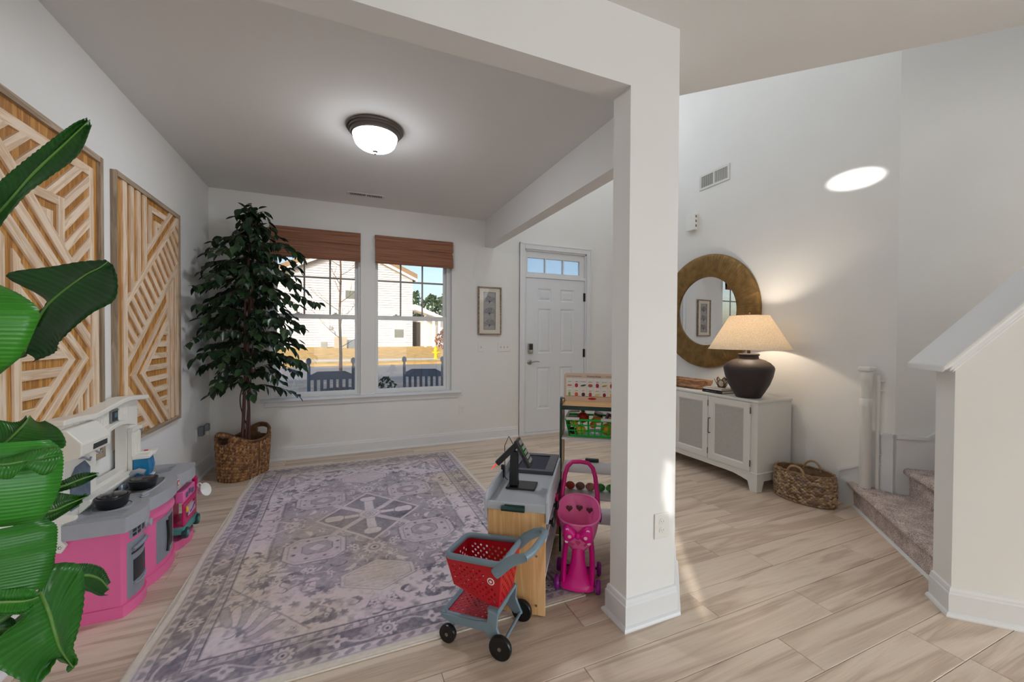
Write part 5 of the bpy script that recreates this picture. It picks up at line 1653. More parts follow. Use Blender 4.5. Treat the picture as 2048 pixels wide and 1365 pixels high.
# chassis
m = MB()
for y in (-.004, -.214):
    prof = [(.285, .108), (.285, .092), (.235, .078), (.075, .086), (.052, .060), (.030, .040), (-.010, .045), (.022, .110), (.018, .170), (.060, .180), (.066, .128), (.12, .118)]
    m.prism([(x, y - .007, z) for x, z in prof], (0, .014, 0))
m.box(.268, -.214, .095, .290, -.004, .112)
m.tube([(.0, -.004, .048), (.0, -.214, .048)], .007, 8); m.tube([(.245, -.0, .038), (.245, -.218, .038)], .006, 8)
m.box(.02, -.21, .16, .07, -.008, .178)
m.build('chassis', M_CGREY, cart, bevel=.003)
m = MB(); perf(m, (.055, -.018, .118), (.275, -.018, .104), (.275, -.200, .104), (.055, -.200, .118), 15, 13, .36, True); m.build('lower_tray', M_CRED, cart, solid=.003)
m = MB(); m.tube(roundrect([(.050, -.012, .120), (.282, -.012, .106), (.282, -.206, .106), (.050, -.206, .120)], .035), .0085, 8, closed=True); m.build('tray_rim', M_CGREY, cart, smooth=50)
for x, y, r in ((.0, .012, .0485), (.0, -.230, .0485), (.245, .010, .038), (.245, -.226, .038)):
    m = MB(); m.lathe([(r * .30, -.009), (r * .8, -.011), (r * .95, -.011), (r, -.006), (r, .006), (r * .95, .011), (r * .82, .011), (r * .78, .007), (r * .30, .008)], 32); m.xf(Matrix.Translation((x, y, r)) @ Matrix.Rotation(PI / 2, 4, 'X')); wl = m.build('wheel', M_TYRE, cart, smooth=35)
    m = MB(); m.lathe([(.0075, -.013), (.0075, .013)], 12); m.xf(Matrix.Translation((x, y, r)) @ Matrix.Rotation(PI / 2, 4, 'X')); m.build('hub', M_CHROME, wl)

# ================================================================== pink toy stroller
M_HOT = mat('hot_pink_plastic', (232, 20, 150), .3, spec=.45)
M_BUBBLE = mat('bubblegum_plastic', (246, 120, 182), .35)
M_PURP = mat('purple_plastic', (150, 30, 150), .3)
M_MAG2 = mat('deep_magenta', (206, 10, 120), .35)
sr = thing('toy_stroller', 'pink toy shopping trolley with heart cut-outs and a polka-dot bow', 'toy stroller', (1.095, 1.735, 0), AW)
# frame: sloping front hood splitting into side rails, closed at the front
m = MB()
ring = lambda y, z, w0, d, k=1.0: [(-w0, y + d, z), (-w0, y, z), (-w0 * .6, y - .014 * k, z), (0, y - .020 * k, z), (w0 * .6, y - .014 * k, z), (w0, y, z), (w0, y + d, z)]
m.loft([ring(.000, .022, .084, .10, 1.3), ring(.000, .050, .082, .06), ring(.022, .075, .050, .03), ring(.055, .13, .036, .03), ring(.085, .20, .030, .05)]); m.build('front_hood', M_HOT, sr, smooth=45)
for sx in (-1, 1):
    m = MB(); m.tube([(sx * .072, .010, .040), (sx * .074, .06, .10), (sx * .070, .10, .165), (sx * .062, .125, .225)], [.016, .015, .014, .016], 8, flat=1.5); m.build('side_rail', M_HOT, sr, smooth=50)
m = MB(); m.box(-.082, .02, .020, .082, .19, .032); m.build('floor_pan', M_HOT, sr, bevel=.006)
m = MB(); m.tube([(-.10, .020, .034), (.10, .020, .034)], .006, 8); m.tube([(-.105, .185, .034), (.105, .185, .034)], .006, 8); m.build('axle', M_PURP, sr)
for x, y in ((-.104, .020), (.104, .020), (-.108, .185), (.108, .185)):
    m = MB(); m.lathe([(.012, -.012), (.030, -.012), (.035, -.005), (.035, .005), (.030, .012), (.022, .012), (.012, .006)], 28); m.xf(Matrix.Translation((x, y, .035)) @ Matrix.Rotation(PI / 2, 4, 'Y')); m.build('wheel', M_PURP, sr, smooth=40)
# bucket
m = MB()
def bring(a, b, cy, z, lift=0.0, n=32):
    return [(a * math.copysign(abs(math.cos(2 * PI * j / n)) ** .75, math.cos(2 * PI * j / n)), cy + b * math.sin(2 * PI * j / n), z + lift * (math.sin(2 * PI * j / n) > .1) * abs(math.sin(2 * PI * j / n)) ** .6 - (.022 * abs(math.sin(2 * PI * j / n)) if math.sin(2 * PI * j / n) < 0 and lift else 0)) for j in range(n)]
outer = [bring(.045, .035, .11, .178), bring(.075, .060, .112, .215), bring(.094, .078, .115, .27), bring(.106, .092, .118, .33, .035), bring(.112, .098, .12, .355, .065)]
inner = [bring(.109, .095, .12, .355, .065), bring(.103, .089, .118, .33, .035), bring(.090, .074, .115, .27), bring(.07, .055, .112, .22), bring(.03, .02, .11, .19)]
m.loft(outer + inner); bkt = m.build('bucket', M_BUBBLE, sr, smooth=55)
m = MB(); m.tube([(p[0], p[1], p[2] + .002) for p in outer[-1]], .0055, 8, closed=True); m.build('bucket_rim', M_BUBBLE, sr, smooth=55)
def heart(s=1.0, n=28):
    out = []
    for k in range(n):
        t = 2 * PI * k / n
        out.append((.016 * s * math.sin(t) ** 3, .001 * s * (13 * math.cos(t) - 5 * math.cos(2 * t) - 2 * math.cos(3 * t) - math.cos(4 * t))))
    return out
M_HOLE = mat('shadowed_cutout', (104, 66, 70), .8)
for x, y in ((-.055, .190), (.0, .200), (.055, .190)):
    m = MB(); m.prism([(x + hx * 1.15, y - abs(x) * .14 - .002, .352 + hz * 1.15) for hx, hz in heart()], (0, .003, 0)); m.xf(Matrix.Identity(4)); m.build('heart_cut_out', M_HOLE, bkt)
for x, z, y in ((-.03, .222, .050), (.035, .226, .052), (.0, .235, .042)):
    m = MB(); m.prism([(x + hx * .8, y, z + hz * .8) for hx, hz in heart()], (0, .002, .0)); m.build('heart_cut_out', mat('heart_pink', (206, 60, 130), .5), bkt)
# bow
bow = []
for sx in (-1, 1):
    pts = [(0, 0), (.018, .026), (.052, .052), (.072, .044), (.076, .0), (.070, -.036), (.052, -.044), (.020, -.020)]
    m = MB(); P2 = []
    for k in range(len(pts)):
        a, b = Vector(pts[k]), Vector(pts[(k + 1) % len(pts)]); P2 += [a, a.lerp(b, .5)]
    c2 = Vector((.045, .004))
    rings = []
    for s_, yy in ((1.0, .010), (1.0, -.002), (.9, -.012), (.5, -.018)):
        rings.append([(sx * (c2.x + (p.x - c2.x) * s_), yy, c2.y + (p.y - c2.y) * s_) for p in P2])
    m.loft(rings); m.xf(Matrix.Translation((0, .012, .290)) @ Matrix.Rotation(.15, 4, 'X')); bw_ = m.build('bow_loop', M_HOT, sr, smooth=60)
    for dx, dz in ((.052, .034), (.040, .0), (.056, -.030)):
        m = MB(); m.lathe([(.0095, .0), (.009, .003), (0, .004)], 18, caps=False); m.xf(Matrix.Translation((0, .012, .290)) @ Matrix.Rotation(.15, 4, 'X') @ Matrix.Translation((sx * dx, -.0155 + .004 * (dx > .05), dz)) @ Matrix.Rotation(PI / 2, 4, 'X')); m.build('bow_dot', mat('pale_pink_dot', (252, 224, 232), .4), bw_, smooth=60)
m = MB(); m.sphere((0, .002, .290), .014, 12, 8, (1, .9, 1.2)); m.build('bow_knot', M_HOT, sr, smooth=60)
# handle
m = MB()
hp = [(-.098, .195, .36), (-.096, .215, .43), (-.084, .235, .52), (-.070, .245, .565), (-.045, .252, .590), (0, .254, .594), (.045, .252, .590), (.070, .245, .565), (.084, .235, .52), (.096, .215, .43), (.098, .195, .36)]
m.tube(hp, [.015, .013, .012, .012, .0115, .0115, .0115, .012, .012, .013, .015], 12); m.build('handle', M_MAG2, sr, smooth=60)
for sx in (-1, 1):
    m = MB(); m.sphere((sx * .112, .150, .335), .02, 12, 8, (.5, 1, 1.6)); m.build('side_cap', M_PURP, sr, smooth=60)
# ================================================================== ficus tree in a woven basket
def leaf_mat(name, c0, c1, trans=.25, rough=.35, rnd=.25, scale=25, attr=False):
    m = bpy.data.materials.new(name); m.use_nodes = True
    nt = m.node_tree; N, L = nt.nodes.new, nt.links.new
    b = nt.nodes['Principled BSDF']
    oi, tc = N('ShaderNodeObjectInfo'), N('ShaderNodeTexCoord')
    n = N('ShaderNodeTexNoise'); n.inputs['Scale'].default_value = scale
    L(tc.outputs['Object'], n.inputs[0])
    ad = N('ShaderNodeMath'); ad.operation = 'MULTIPLY_ADD'; ad.inputs[1].default_value = .55
    L(oi.outputs['Random'], ad.inputs[0])
    s = N('ShaderNodeMath'); s.operation = 'MULTIPLY'; s.inputs[1].default_value = .5
    L(n.outputs[0], s.inputs[0]); L(s.outputs[0], ad.inputs[2])
    cr = N('ShaderNodeValToRGB'); e = cr.color_ramp.elements
    e[0].position, e[0].color = .15, srgb(*c0); e[1].position, e[1].color = .85, srgb(*c1)
    L(ad.outputs[0], cr.inputs[0])
    col = cr.outputs[0]
    if attr:
        at_ = N('ShaderNodeAttribute'); at_.attribute_name = 'Col'
        mm = N('ShaderNodeMix'); mm.data_type = 'RGBA'; mm.blend_type = 'MULTIPLY'; mm.inputs[0].default_value = 1.0
        L(col, mm.inputs[6]); L(at_.outputs['Color'], mm.inputs[7]); col = mm.outputs[2]
    L(col, b.inputs['Base Color'])
    b.inputs['Roughness'].default_value = rough
    t = N('ShaderNodeBsdfTranslucent'); L(col, t.inputs[0])
    mx = N('ShaderNodeMixShader'); mx.inputs[0].default_value = trans
    L(b.outputs[0], mx.inputs[1]); L(t.outputs[0], mx.inputs[2]); L(mx.outputs[0], nt.nodes['Material Output'].inputs[0])
    return m
M_FICUS = leaf_mat('ficus_leaf', (12, 30, 26), (58, 84, 50), .18, .3)
M_BARK = mat('ficus_bark', (96, 66, 56), .8, var=.3, vscale=40, stretch=(1, 1, .2), bump=.4, bscale=60)
TX, TY = -.850, 4.395
fz = thing('ficus_tree', 'tall artificial ficus tree with dark leaves growing from the woven basket', 'tree', (TX, TY, 0))
rf = random.Random(12)
top = Vector((.085, -.075, 2.36))
stems = []
for k in range(4):
    a = 2 * PI * k / 4 + .3
    pts = []
    for q in range(13):
        f = q / 12
        w_ = .026 + .010 * math.sin(f * 9 + k)
        pts.append(Vector((w_ * math.cos(a + f * 2.2) + top.x * f ** 1.3, w_ * math.sin(a + f * 2.2) + top.y * f ** 1.3, .04 + f * (2.25 - .12 * k))))
    stems.append(pts)
    m = MB(); m.tube(pts, [.015 - .009 * q / 12 if k < 3 else .007 - .003 * q / 12 for q in range(13)], 8)
    m.build('trunk', M_BARK, fz, smooth=60)
m = MB()
m.tube([Vector((.04 * math.cos(6 * f + 1), .04 * math.sin(6 * f + 1), .42 + .75 * f)) + Vector((top.x, top.y, 0)) * (.4 * f) for f in [i / 30 for i in range(31)]], .005, 6)
m.build('vine', M_BARK, fz, smooth=60)
# leaf: folded pointed oval, local x from stalk to tip
lm = MB()
P_ = [(0, 0, 0), (.014, .016, -.002), (.030, .024, -.004), (.048, .020, -.005), (.066, .008, -.008), (.078, 0, -.014), (.066, -.008, -.008), (.048, -.020, -.005), (.030, -.024, -.004), (.014, -.016, -.002), (.022, 0, -.004 + .0), (.045, 0, -.009), (.066, 0, -.012)]
lm.add([(x, y, z + abs(y) * .30) for x, y, z in P_], [(0, 1, 10), (1, 2, 10), (2, 11, 10), (2, 3, 11), (3, 12, 11), (3, 4, 12), (4, 5, 12), (12, 5, 6), (12, 6, 7), (11, 12, 7), (11, 7, 8), (10, 11, 8), (10, 8, 9), (0, 10, 9)])
LEAFM = lm.mesh('leaf', M_FICUS, 80)
LV, LF = list(lm.v), list(lm.f)
leaves = []
branches = MB()
def prof(z):      # reach of the crown at a height
    P = [(.78, .30), (.95, .48), (1.15, .48), (1.45, .54), (1.75, .56), (1.95, .54), (2.12, .46), (2.25, .36), (2.36, .20), (2.50, .09)]
    for (a, ra), (b, rb) in zip(P, P[1:]):
        if a <= z <= b: return ra + (rb - ra) * (z - a) / (b - a)
    return .05
for b_ in range(104):
    z0 = .82 + 1.58 * (b_ / 103) ** .9 + rf.uniform(-.05, .05)
    a = b_ * 2.399 + rf.uniform(-.35, .35)
    f = min(max((z0 - .04) / 2.2, 0), 1)
    base = Vector((top.x * f ** 1.3, top.y * f ** 1.3, z0))
    R = prof(z0 + .1) * rf.uniform(.72, 1.08)
    d = Vector((math.cos(a), math.sin(a), 0))
    # keep clear of the walls
    for _ in range(8):
        e = base + d * R
        wx, wy = TX + e.x, TY + e.y
        if wx < XL + .05 or wy > YB - .06: R *= .86
    rise = rf.uniform(.02, .12)
    pts = [base + d * (R * t) + Vector((0, 0, rise * math.sin(t * 2.2) * 1.4 - .16 * t * t * rf.uniform(.6, 1.2))) for t in [i / 6 for i in range(7)]]
    branches.tube(pts, [.0035 - .0004 * i for i in range(7)], 5)
    nl = max(6, int(5 + R * 30))
    for q in range(nl):
        t = .14 + .86 * q / (nl - 1)
        i = min(int(t * 6), 5); p = pts[i].lerp(pts[i + 1], t * 6 - i)
        side = 1 if q % 2 else -1
        da = a + side * rf.uniform(.3, 1.3) if q < nl - 1 else a
        droop = rf.uniform(.25, 1.15)
        sc = rf.uniform(.95, 1.40) * (.95 if q == nl - 1 else 1)
        leaves.append((p, da, droop, rf.uniform(-.5, .5), sc))
for q in range(16):
    a = q * 2.4
    p = Vector((top.x + .05 * math.cos(a), top.y + .05 * math.sin(a), 2.30 + .012 * q)); leaves.append((p, a, rf.uniform(-.7, .3), 0, 1.0))
branches.build('twigs', M_BARK, fz)
def leaf_matrix(p, da, dr, ro, sc):
    return Matrix.Translation(p) @ Matrix.Rotation(da, 4, 'Z') @ Matrix.Rotation(dr, 4, 'Y') @ Matrix.Rotation(ro, 4, 'X') @ Matrix.Scale(sc, 4)
ok = []
for L_ in leaves:
    tip = leaf_matrix(*L_) @ Vector((.08, 0, -.014))
    if TX + tip.x < XL + .012 or TY + tip.y > YB - .012 or (TY + tip.y < 3.99 and TX + tip.x < XL + .10): continue
    ok.append(L_)
camv = Vector((-TX, -TY, 0)).normalized()
ok.sort(key=lambda L_: -(L_[0].dot(camv) + .02 * L_[4]))
rest = MB()
for k, L_ in enumerate(ok):
    M_ = leaf_matrix(*L_)
    if k < 300:
        o = link('leaf', LEAFM, fz); o.matrix_local = M_
    else:
        rest.add([M_ @ Vector(v) for v in LV], LF)
stuff(rest.build('inner_leaves', M_FICUS, fz, smooth=80))

# the basket
M_HYA = mat('water_hyacinth', (112, 78, 50), .75, var=.45, vscale=22, bump=.5, bscale=80)
wb = thing('woven_basket', 'tall oval braided basket with cut-out grips holding the ficus tree', 'basket', (TX, TY - .005, 0), math.radians(56))
A, B = .222, .160
def brim(a): return .335 + .105 * math.cos(a) ** 2
def bpt(a, h, off=0.0):
    fl = .90 + .10 * math.sin(min(h / .40, 1) * PI / 2)
    return Vector(((A * fl + off) * math.copysign(abs(math.cos(a)) ** .85, math.cos(a)), (B * fl + off) * math.copysign(abs(math.sin(a)) ** .85, math.sin(a)), h))
def inhole(a, h):
    d = min(abs(a), abs(2 * PI - a), abs(a - PI))
    k = brim(a) - h
    return d < .36 and .035 < k < .035 + .075 * math.sqrt(max(0, 1 - (d / .36) ** 2))
m = MB()
cols, rows = 40, 15
rb = random.Random(6)
for c_ in range(cols):
    a0 = 2 * PI * (c_ + .5) / cols
    for r in range(rows):
        h = brim(a0) * (r + .5) / rows
        if h > brim(a0) - .012 or inhole(a0 % (2 * PI), h): continue
        for s_ in (-1, 1):      # a braid: two strands leaning to and fro
            a1 = a0 + s_ * PI / cols * .46
            p = bpt(a1, h, .007)
            nn = Vector((p.x / A ** 2, p.y / B ** 2, 0)).normalized()
            tn = Vector((-nn.y, nn.x, 0))
            dn = (Vector((0, 0, 1)) + tn * (-s_ * .55)).normalized()
            q = nn.cross(dn)
            L_, wd, e = .0195 + rb.uniform(-.002, .002), .0100, .010 + rb.uniform(-.002, .003)
            V = []
            for t, ww, ee in ((-1, .15, -.003), (-.5, .85, e * .8), (0, 1, e), (.5, .85, e * .8), (1, .15, -.003)):
                for u in (-1, -.4, .4, 1):
                    V.append(p + dn * (L_ * t) + q * (wd * ww * u) + nn * (ee * (1 - .8 * abs(u) ** 2)))
            m.add(V, [(i * 4 + j, i * 4 + j + 1, (i + 1) * 4 + j + 1, (i + 1) * 4 + j) for i in range(4) for j in range(3)])
so = stuff(m.build('braided_strands', attr_mat('hyacinth_strand', .7), wb, smooth=70)); strand_colours(so, 20, ((176, 132, 84), (146, 100, 60), (112, 74, 46), (160, 116, 76), (134, 96, 66)), 4)
m = MB()     # liner wall behind the strands, with the grip openings left free
NA, NH = 96, 26
for i in range(NA):
    for j in range(NH):
        a0, a1 = 2 * PI * i / NA, 2 * PI * (i + 1) / NA
        am = (a0 + a1) / 2; hm = brim(am) * (j + .5) / NH
        if inhole(am, hm): continue
        m.add([bpt(a0, brim(a0) * j / NH), bpt(a1, brim(a1) * j / NH), bpt(a1, brim(a1) * (j + 1) / NH), bpt(a0, brim(a0) * (j + 1) / NH)], [(0, 1, 2, 3)])
m.build('wall', M_HYA, wb, solid=.008)
m = MB(); m.tube([bpt(2 * PI * j / 60, brim(2 * PI * j / 60)) for j in range(60)], .011, 8, closed=True); m.build('rim', M_HYA, wb, smooth=60)
for a_c in (0, PI):
    m = MB(); pts = []
    for q in range(17):
        d = -.36 + .72 * q / 16
        k = .035 + .075 * math.sqrt(max(0, 1 - (d / .36) ** 2)) if 0 else .038
        pts.append(bpt(a_c + d, brim(a_c + d) - .030, .002))
    for q in range(17):
        d = .36 - .72 * q / 16
        pts.append(bpt(a_c + d, brim(a_c + d) - .035 - .080 * math.sqrt(max(0, 1 - (d / .37) ** 2)), .002))
    m.tube(pts, .007, 6, closed=True); m.build('grip_edge', M_HYA, wb, smooth=60)
m = MB(); m.poly([(bpt(2 * PI * j / 40, .0)[0] * .9, bpt(2 * PI * j / 40, .0)[1] * .9) for j in range(40)], .002, .02); m.build('bottom', M_HYA, wb)
m = MB(); m.poly([(bpt(2 * PI * j / 40, .30)[0] * .92, bpt(2 * PI * j / 40, .30)[1] * .92) for j in range(40)], .235, .25); m.build('moss_fill', mat('dark_moss', (58, 42, 30), .95, var=.5, vscale=60, bump=.8, bscale=80), wb)

# ================================================================== bird of paradise plant by the camera
LEAVES = {
 'A': [[(-0.839, 1.42, 1.607), (-0.82, 1.48, 1.702), (-0.78, 1.55, 1.822), (-0.744, 1.62, 1.93), (-0.729, 1.66, 1.972)], [(-0.828, 1.4, 1.53), (-0.804, 1.45, 1.613), (-0.765, 1.5, 1.739), (-0.742, 1.58, 1.855), (-0.722, 1.66, 1.967)], [(-0.754, 1.3, 1.471), (-0.744, 1.34, 1.555), (-0.738, 1.4, 1.648), (-0.717, 1.46, 1.719), (-0.694, 1.54, 1.818), (-0.709, 1.64, 1.945)]],
 'B': [[(-0.964, 1.8, 1.224), (-0.923, 1.78, 1.292), (-0.893, 1.76, 1.368), (-0.872, 1.75, 1.416), (-0.942, 1.72, 1.482), (-0.839, 1.72, 1.516), (-0.769, 1.72, 1.537), (-0.704, 1.7, 1.544)], [(-0.916, 1.74, 1.247), (-0.878, 1.72, 1.333), (-0.842, 1.7, 1.391), (-0.808, 1.69, 1.429), (-0.769, 1.68, 1.465), (-0.739, 1.68, 1.494), (-0.709, 1.68, 1.516), (-0.694, 1.69, 1.538)], [(-0.896, 1.74, 1.217), (-0.827, 1.7, 1.246), (-0.797, 1.66, 1.278), (-0.751, 1.64, 1.327), (-0.705, 1.63, 1.371), (-0.654, 1.63, 1.413), (-0.652, 1.64, 1.481), (-0.676, 1.67, 1.528)]],
 'C': [[(-0.983, 1.5, 1.438), (-0.98, 1.5, 1.363), (-0.968, 1.5, 1.276), (-0.943, 1.5, 1.2)], [(-0.878, 1.44, 1.455), (-0.858, 1.42, 1.374), (-0.85, 1.42, 1.302), (-0.854, 1.44, 1.209)], [(-0.845, 1.52, 1.435), (-0.791, 1.5, 1.406), (-0.749, 1.48, 1.366), (-0.756, 1.47, 1.305), (-0.783, 1.47, 1.242), (-0.824, 1.48, 1.204)]],
 'D': [[(-0.986, 1.66, 1.065), (-0.937, 1.68, 1.048), (-0.922, 1.7, 1.037), (-0.914, 1.72, 1.037), (-0.923, 1.76, 1.046)], [(-0.952, 1.6, 0.893), (-0.914, 1.62, 0.963), (-0.89, 1.64, 1.004), (-0.886, 1.68, 1.031), (-0.914, 1.76, 1.045)], [(-0.882, 1.58, 0.951), (-0.832, 1.6, 0.962), (-0.769, 1.62, 0.966), (-0.786, 1.64, 1.013), (-0.86, 1.72, 1.033)]],
 'E': [[(-0.987, 1.5, 1.013), (-0.988, 1.5, 0.938), (-0.98, 1.5, 0.874), (-0.963, 1.5, 0.795)], [(-0.873, 1.44, 1.03), (-0.863, 1.43, 0.957), (-0.858, 1.43, 0.895), (-0.853, 1.44, 0.821)], [(-0.77, 1.56, 1.003), (-0.744, 1.56, 0.965), (-0.736, 1.54, 0.891), (-0.749, 1.53, 0.831), (-0.77, 1.52, 0.787)]],
 'F': [[(-0.809, 1.36, 0.973), (-0.782, 1.4, 0.946), (-0.771, 1.42, 0.94), (-0.754, 1.43, 0.961), (-0.732, 1.45, 0.933), (-0.721, 1.47, 0.933)], [(-0.833, 1.4, 0.993), (-0.793, 1.42, 0.976), (-0.767, 1.44, 0.974), (-0.75, 1.46, 0.97), (-0.735, 1.48, 0.972), (-0.72, 1.5, 0.972)], [(-0.868, 1.46, 0.986), (-0.826, 1.48, 0.978), (-0.784, 1.49, 0.988), (-0.755, 1.5, 0.992), (-0.733, 1.51, 0.992), (-0.724, 1.51, 0.976)]],
 'G': [[(-0.926, 1.78, 0.812), (-0.873, 1.82, 0.772), (-0.856, 1.86, 0.748), (-0.837, 1.9, 0.729)], [(-0.906, 1.74, 0.737), (-0.871, 1.78, 0.728), (-0.85, 1.82, 0.732), (-0.84, 1.9, 0.726)], [(-0.906, 1.74, 0.69), (-0.87, 1.76, 0.698), (-0.847, 1.8, 0.711), (-0.836, 1.86, 0.719)]],
 'H': [[(-0.968, 1.86, 0.79), (-0.901, 1.88, 0.796), (-0.889, 1.92, 0.799), (-0.868, 1.94, 0.801), (-0.844, 1.98, 0.785)], [(-0.957, 1.84, 0.779), (-0.891, 1.86, 0.781), (-0.865, 1.88, 0.788), (-0.849, 1.92, 0.789), (-0.844, 1.98, 0.781)], [(-0.958, 1.84, 0.758), (-0.893, 1.86, 0.766), (-0.854, 1.88, 0.774), (-0.843, 1.92, 0.775), (-0.845, 1.98, 0.774)]],
 'I': [[(-0.933, 1.44, 0.793), (-0.921, 1.42, 0.74), (-0.901, 1.4, 0.675)], [(-0.83, 1.36, 0.829), (-0.825, 1.35, 0.768), (-0.811, 1.34, 0.695)], [(-0.727, 1.46, 0.811), (-0.704, 1.45, 0.794), (-0.698, 1.44, 0.766), (-0.691, 1.42, 0.735), (-0.697, 1.41, 0.685), (-0.706, 1.4, 0.654)]],
 'J': [[(-0.815, 1.34, 0.719), (-0.761, 1.36, 0.689), (-0.72, 1.38, 0.671), (-0.712, 1.39, 0.652)], [(-0.803, 1.32, 0.688), (-0.75, 1.34, 0.667), (-0.718, 1.36, 0.65), (-0.705, 1.38, 0.644)], [(-0.804, 1.32, 0.648), (-0.751, 1.34, 0.637), (-0.719, 1.36, 0.619), (-0.711, 1.38, 0.627)]],
 'K': [[(-0.781, 1.56, 0.59), (-0.787, 1.6, 0.626), (-0.744, 1.62, 0.611), (-0.718, 1.6, 0.582), (-0.71, 1.58, 0.502), (-0.714, 1.56, 0.434), (-0.719, 1.55, 0.398), (-0.714, 1.56, 0.35), (-0.729, 1.57, 0.324)], [(-0.763, 1.5, 0.598), (-0.752, 1.49, 0.582), (-0.739, 1.48, 0.561), (-0.733, 1.48, 0.535), (-0.723, 1.47, 0.511), (-0.717, 1.47, 0.482), (-0.716, 1.48, 0.447), (-0.716, 1.5, 0.41), (-0.725, 1.56, 0.333)], [(-0.742, 1.44, 0.624), (-0.75, 1.42, 0.584), (-0.782, 1.38, 0.553), (-0.771, 1.36, 0.51), (-0.739, 1.38, 0.444), (-0.723, 1.4, 0.412), (-0.709, 1.42, 0.418), (-0.707, 1.46, 0.429), (-0.727, 1.56, 0.333)]],
 'Lf': [[(-0.793, 1.72, 0.568), (-0.774, 1.76, 0.543), (-0.758, 1.8, 0.501), (-0.747, 1.82, 0.439)], [(-0.784, 1.7, 0.534), (-0.763, 1.72, 0.523), (-0.749, 1.76, 0.484), (-0.743, 1.8, 0.425)], [(-0.772, 1.7, 0.488), (-0.757, 1.72, 0.469), (-0.75, 1.76, 0.43), (-0.746, 1.8, 0.407)]],
 'M': [[(-0.895, 1.5, 0.599), (-0.851, 1.52, 0.555), (-0.834, 1.54, 0.517)], [(-0.884, 1.48, 0.531), (-0.841, 1.5, 0.516), (-0.813, 1.52, 0.511)], [(-0.884, 1.48, 0.453), (-0.841, 1.5, 0.465), (-0.811, 1.52, 0.494)]],
}
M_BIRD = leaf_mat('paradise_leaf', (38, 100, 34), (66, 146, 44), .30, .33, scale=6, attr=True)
M_BIRDRIB = mat('paradise_midrib', (96, 140, 60), .4)
M_STEM = mat('paradise_stem', (70, 110, 50), .45, var=.15, vscale=20)
bp_ = thing('bird_of_paradise_plant', 'big-leaved bird of paradise plant leaning in at the left edge', 'plant', (-.93, 1.25, 0))
BO = Vector(bp_.location)
def resample(pts, n):
    P = [Vector(p) for p in pts]
    L_ = [0]
    for a, b in zip(P, P[1:]): L_.append(L_[-1] + (b - a).length)
    out = []
    for k in range(n):
        t = L_[-1] * k / (n - 1)
        i = max(j for j in range(len(L_)) if L_[j] <= t + 1e-9); i = min(i, len(P) - 2)
        f = (t - L_[i]) / max(L_[i + 1] - L_[i], 1e-9)
        p0, p1, p2, p3 = P[max(i - 1, 0)], P[i], P[i + 1], P[min(i + 2, len(P) - 1)]
        q = .5 * ((2 * p1) + (p2 - p0) * f + (2 * p0 - 5 * p1 + 4 * p2 - p3) * f * f + (3 * p1 - p0 - 3 * p2 + p3) * f ** 3)
        out.append(q if True else p1.lerp(p2, f))
    return out
rl = random.Random(8)
LEAF_LIGHT = {'A': .75, 'B': .48, 'C': 1.35, 'D': .75, 'E': 1.8, 'F': .9, 'G': .5, 'H': .5, 'I': 1.35, 'J': 1.3, 'K': .85, 'Lf': .8, 'M': .9}   # how brightly each leaf is lit, put into its colour
for key, (e1, sp, e2) in LEAVES.items():
    n = 150
    a, s, b = resample(e1, n), resample(sp, n), resample(e2, n)
    rows_ = []
    for k in range(n):
        nr = (a[k] - s[k]).cross(s[min(k + 1, n - 1)] - s[max(k - 1, 0)])
        nr = nr.normalized() if nr.length > 1e-6 else Vector((0, -1, 0))
        pl_ = .0012 * math.sin(k * 1.05) + .0004 * rl.uniform(-1, 1)
        row = []
        for q in range(6):
            t = q / 6
            row.append(a[k].lerp(s[k], t) + nr * (pl_ * (1 - t) + .012 * math.sin(PI * t)))
        for q in range(7):
            t = q / 6
            row.append(s[k].lerp(b[k], t) + nr * (pl_ * t + .012 * math.sin(PI * t)))
        rows_.append([p - BO for p in row])
    m = MB(); m.grid(rows_)
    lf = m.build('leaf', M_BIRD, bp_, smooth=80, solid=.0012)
    leaf_light = LEAF_LIGHT.get(key, 1.0)
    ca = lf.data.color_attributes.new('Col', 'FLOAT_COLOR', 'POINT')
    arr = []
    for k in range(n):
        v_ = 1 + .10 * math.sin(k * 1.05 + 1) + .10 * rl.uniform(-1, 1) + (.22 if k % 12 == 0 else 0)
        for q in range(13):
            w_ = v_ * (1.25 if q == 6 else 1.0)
            arr += [w_ * leaf_light * (1.0 if leaf_light > .8 else 1.15), w_ * leaf_light, w_ * leaf_light * (.9 if leaf_light > 1 else 1.2), 1.0]
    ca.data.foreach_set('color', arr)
    m = MB(); m.tube([p - BO for p in s], [.0052 * (1 - .7 * k / n) for k in range(n)], 6); m.build('midrib', M_BIRDRIB, lf, smooth=60)
    base = s[0] - BO
    m = MB(); m.tube([Vector((rl.uniform(-.05, .05), rl.uniform(-.05, .05), .30)), Vector((base.x * .25, base.y * .25, base.z * .55 + .15)), Vector((base.x * .7, base.y * .7, base.z * .92 + .02)), base], [.014, .012, .009, .0055], 8)
    m.build('stalk', M_STEM, bp_, smooth=60)
m = MB(); m.lathe([(0, 0), (.13, 0), (.14, .01), (.165, .30), (.172, .31), (.172, .33), (.158, .33), (.150, .29), (0, .28)], 40, caps=False); m.build('pot', mat('white_planter', (224, 222, 218), .5), bp_, smooth=40)
m = MB(); m.lathe([(.150, .285), (.10, .295), (0, .30)], 28, caps=False); m.build('soil', mat('soil', (56, 40, 30), .95, var=.4, vscale=60), bp_)
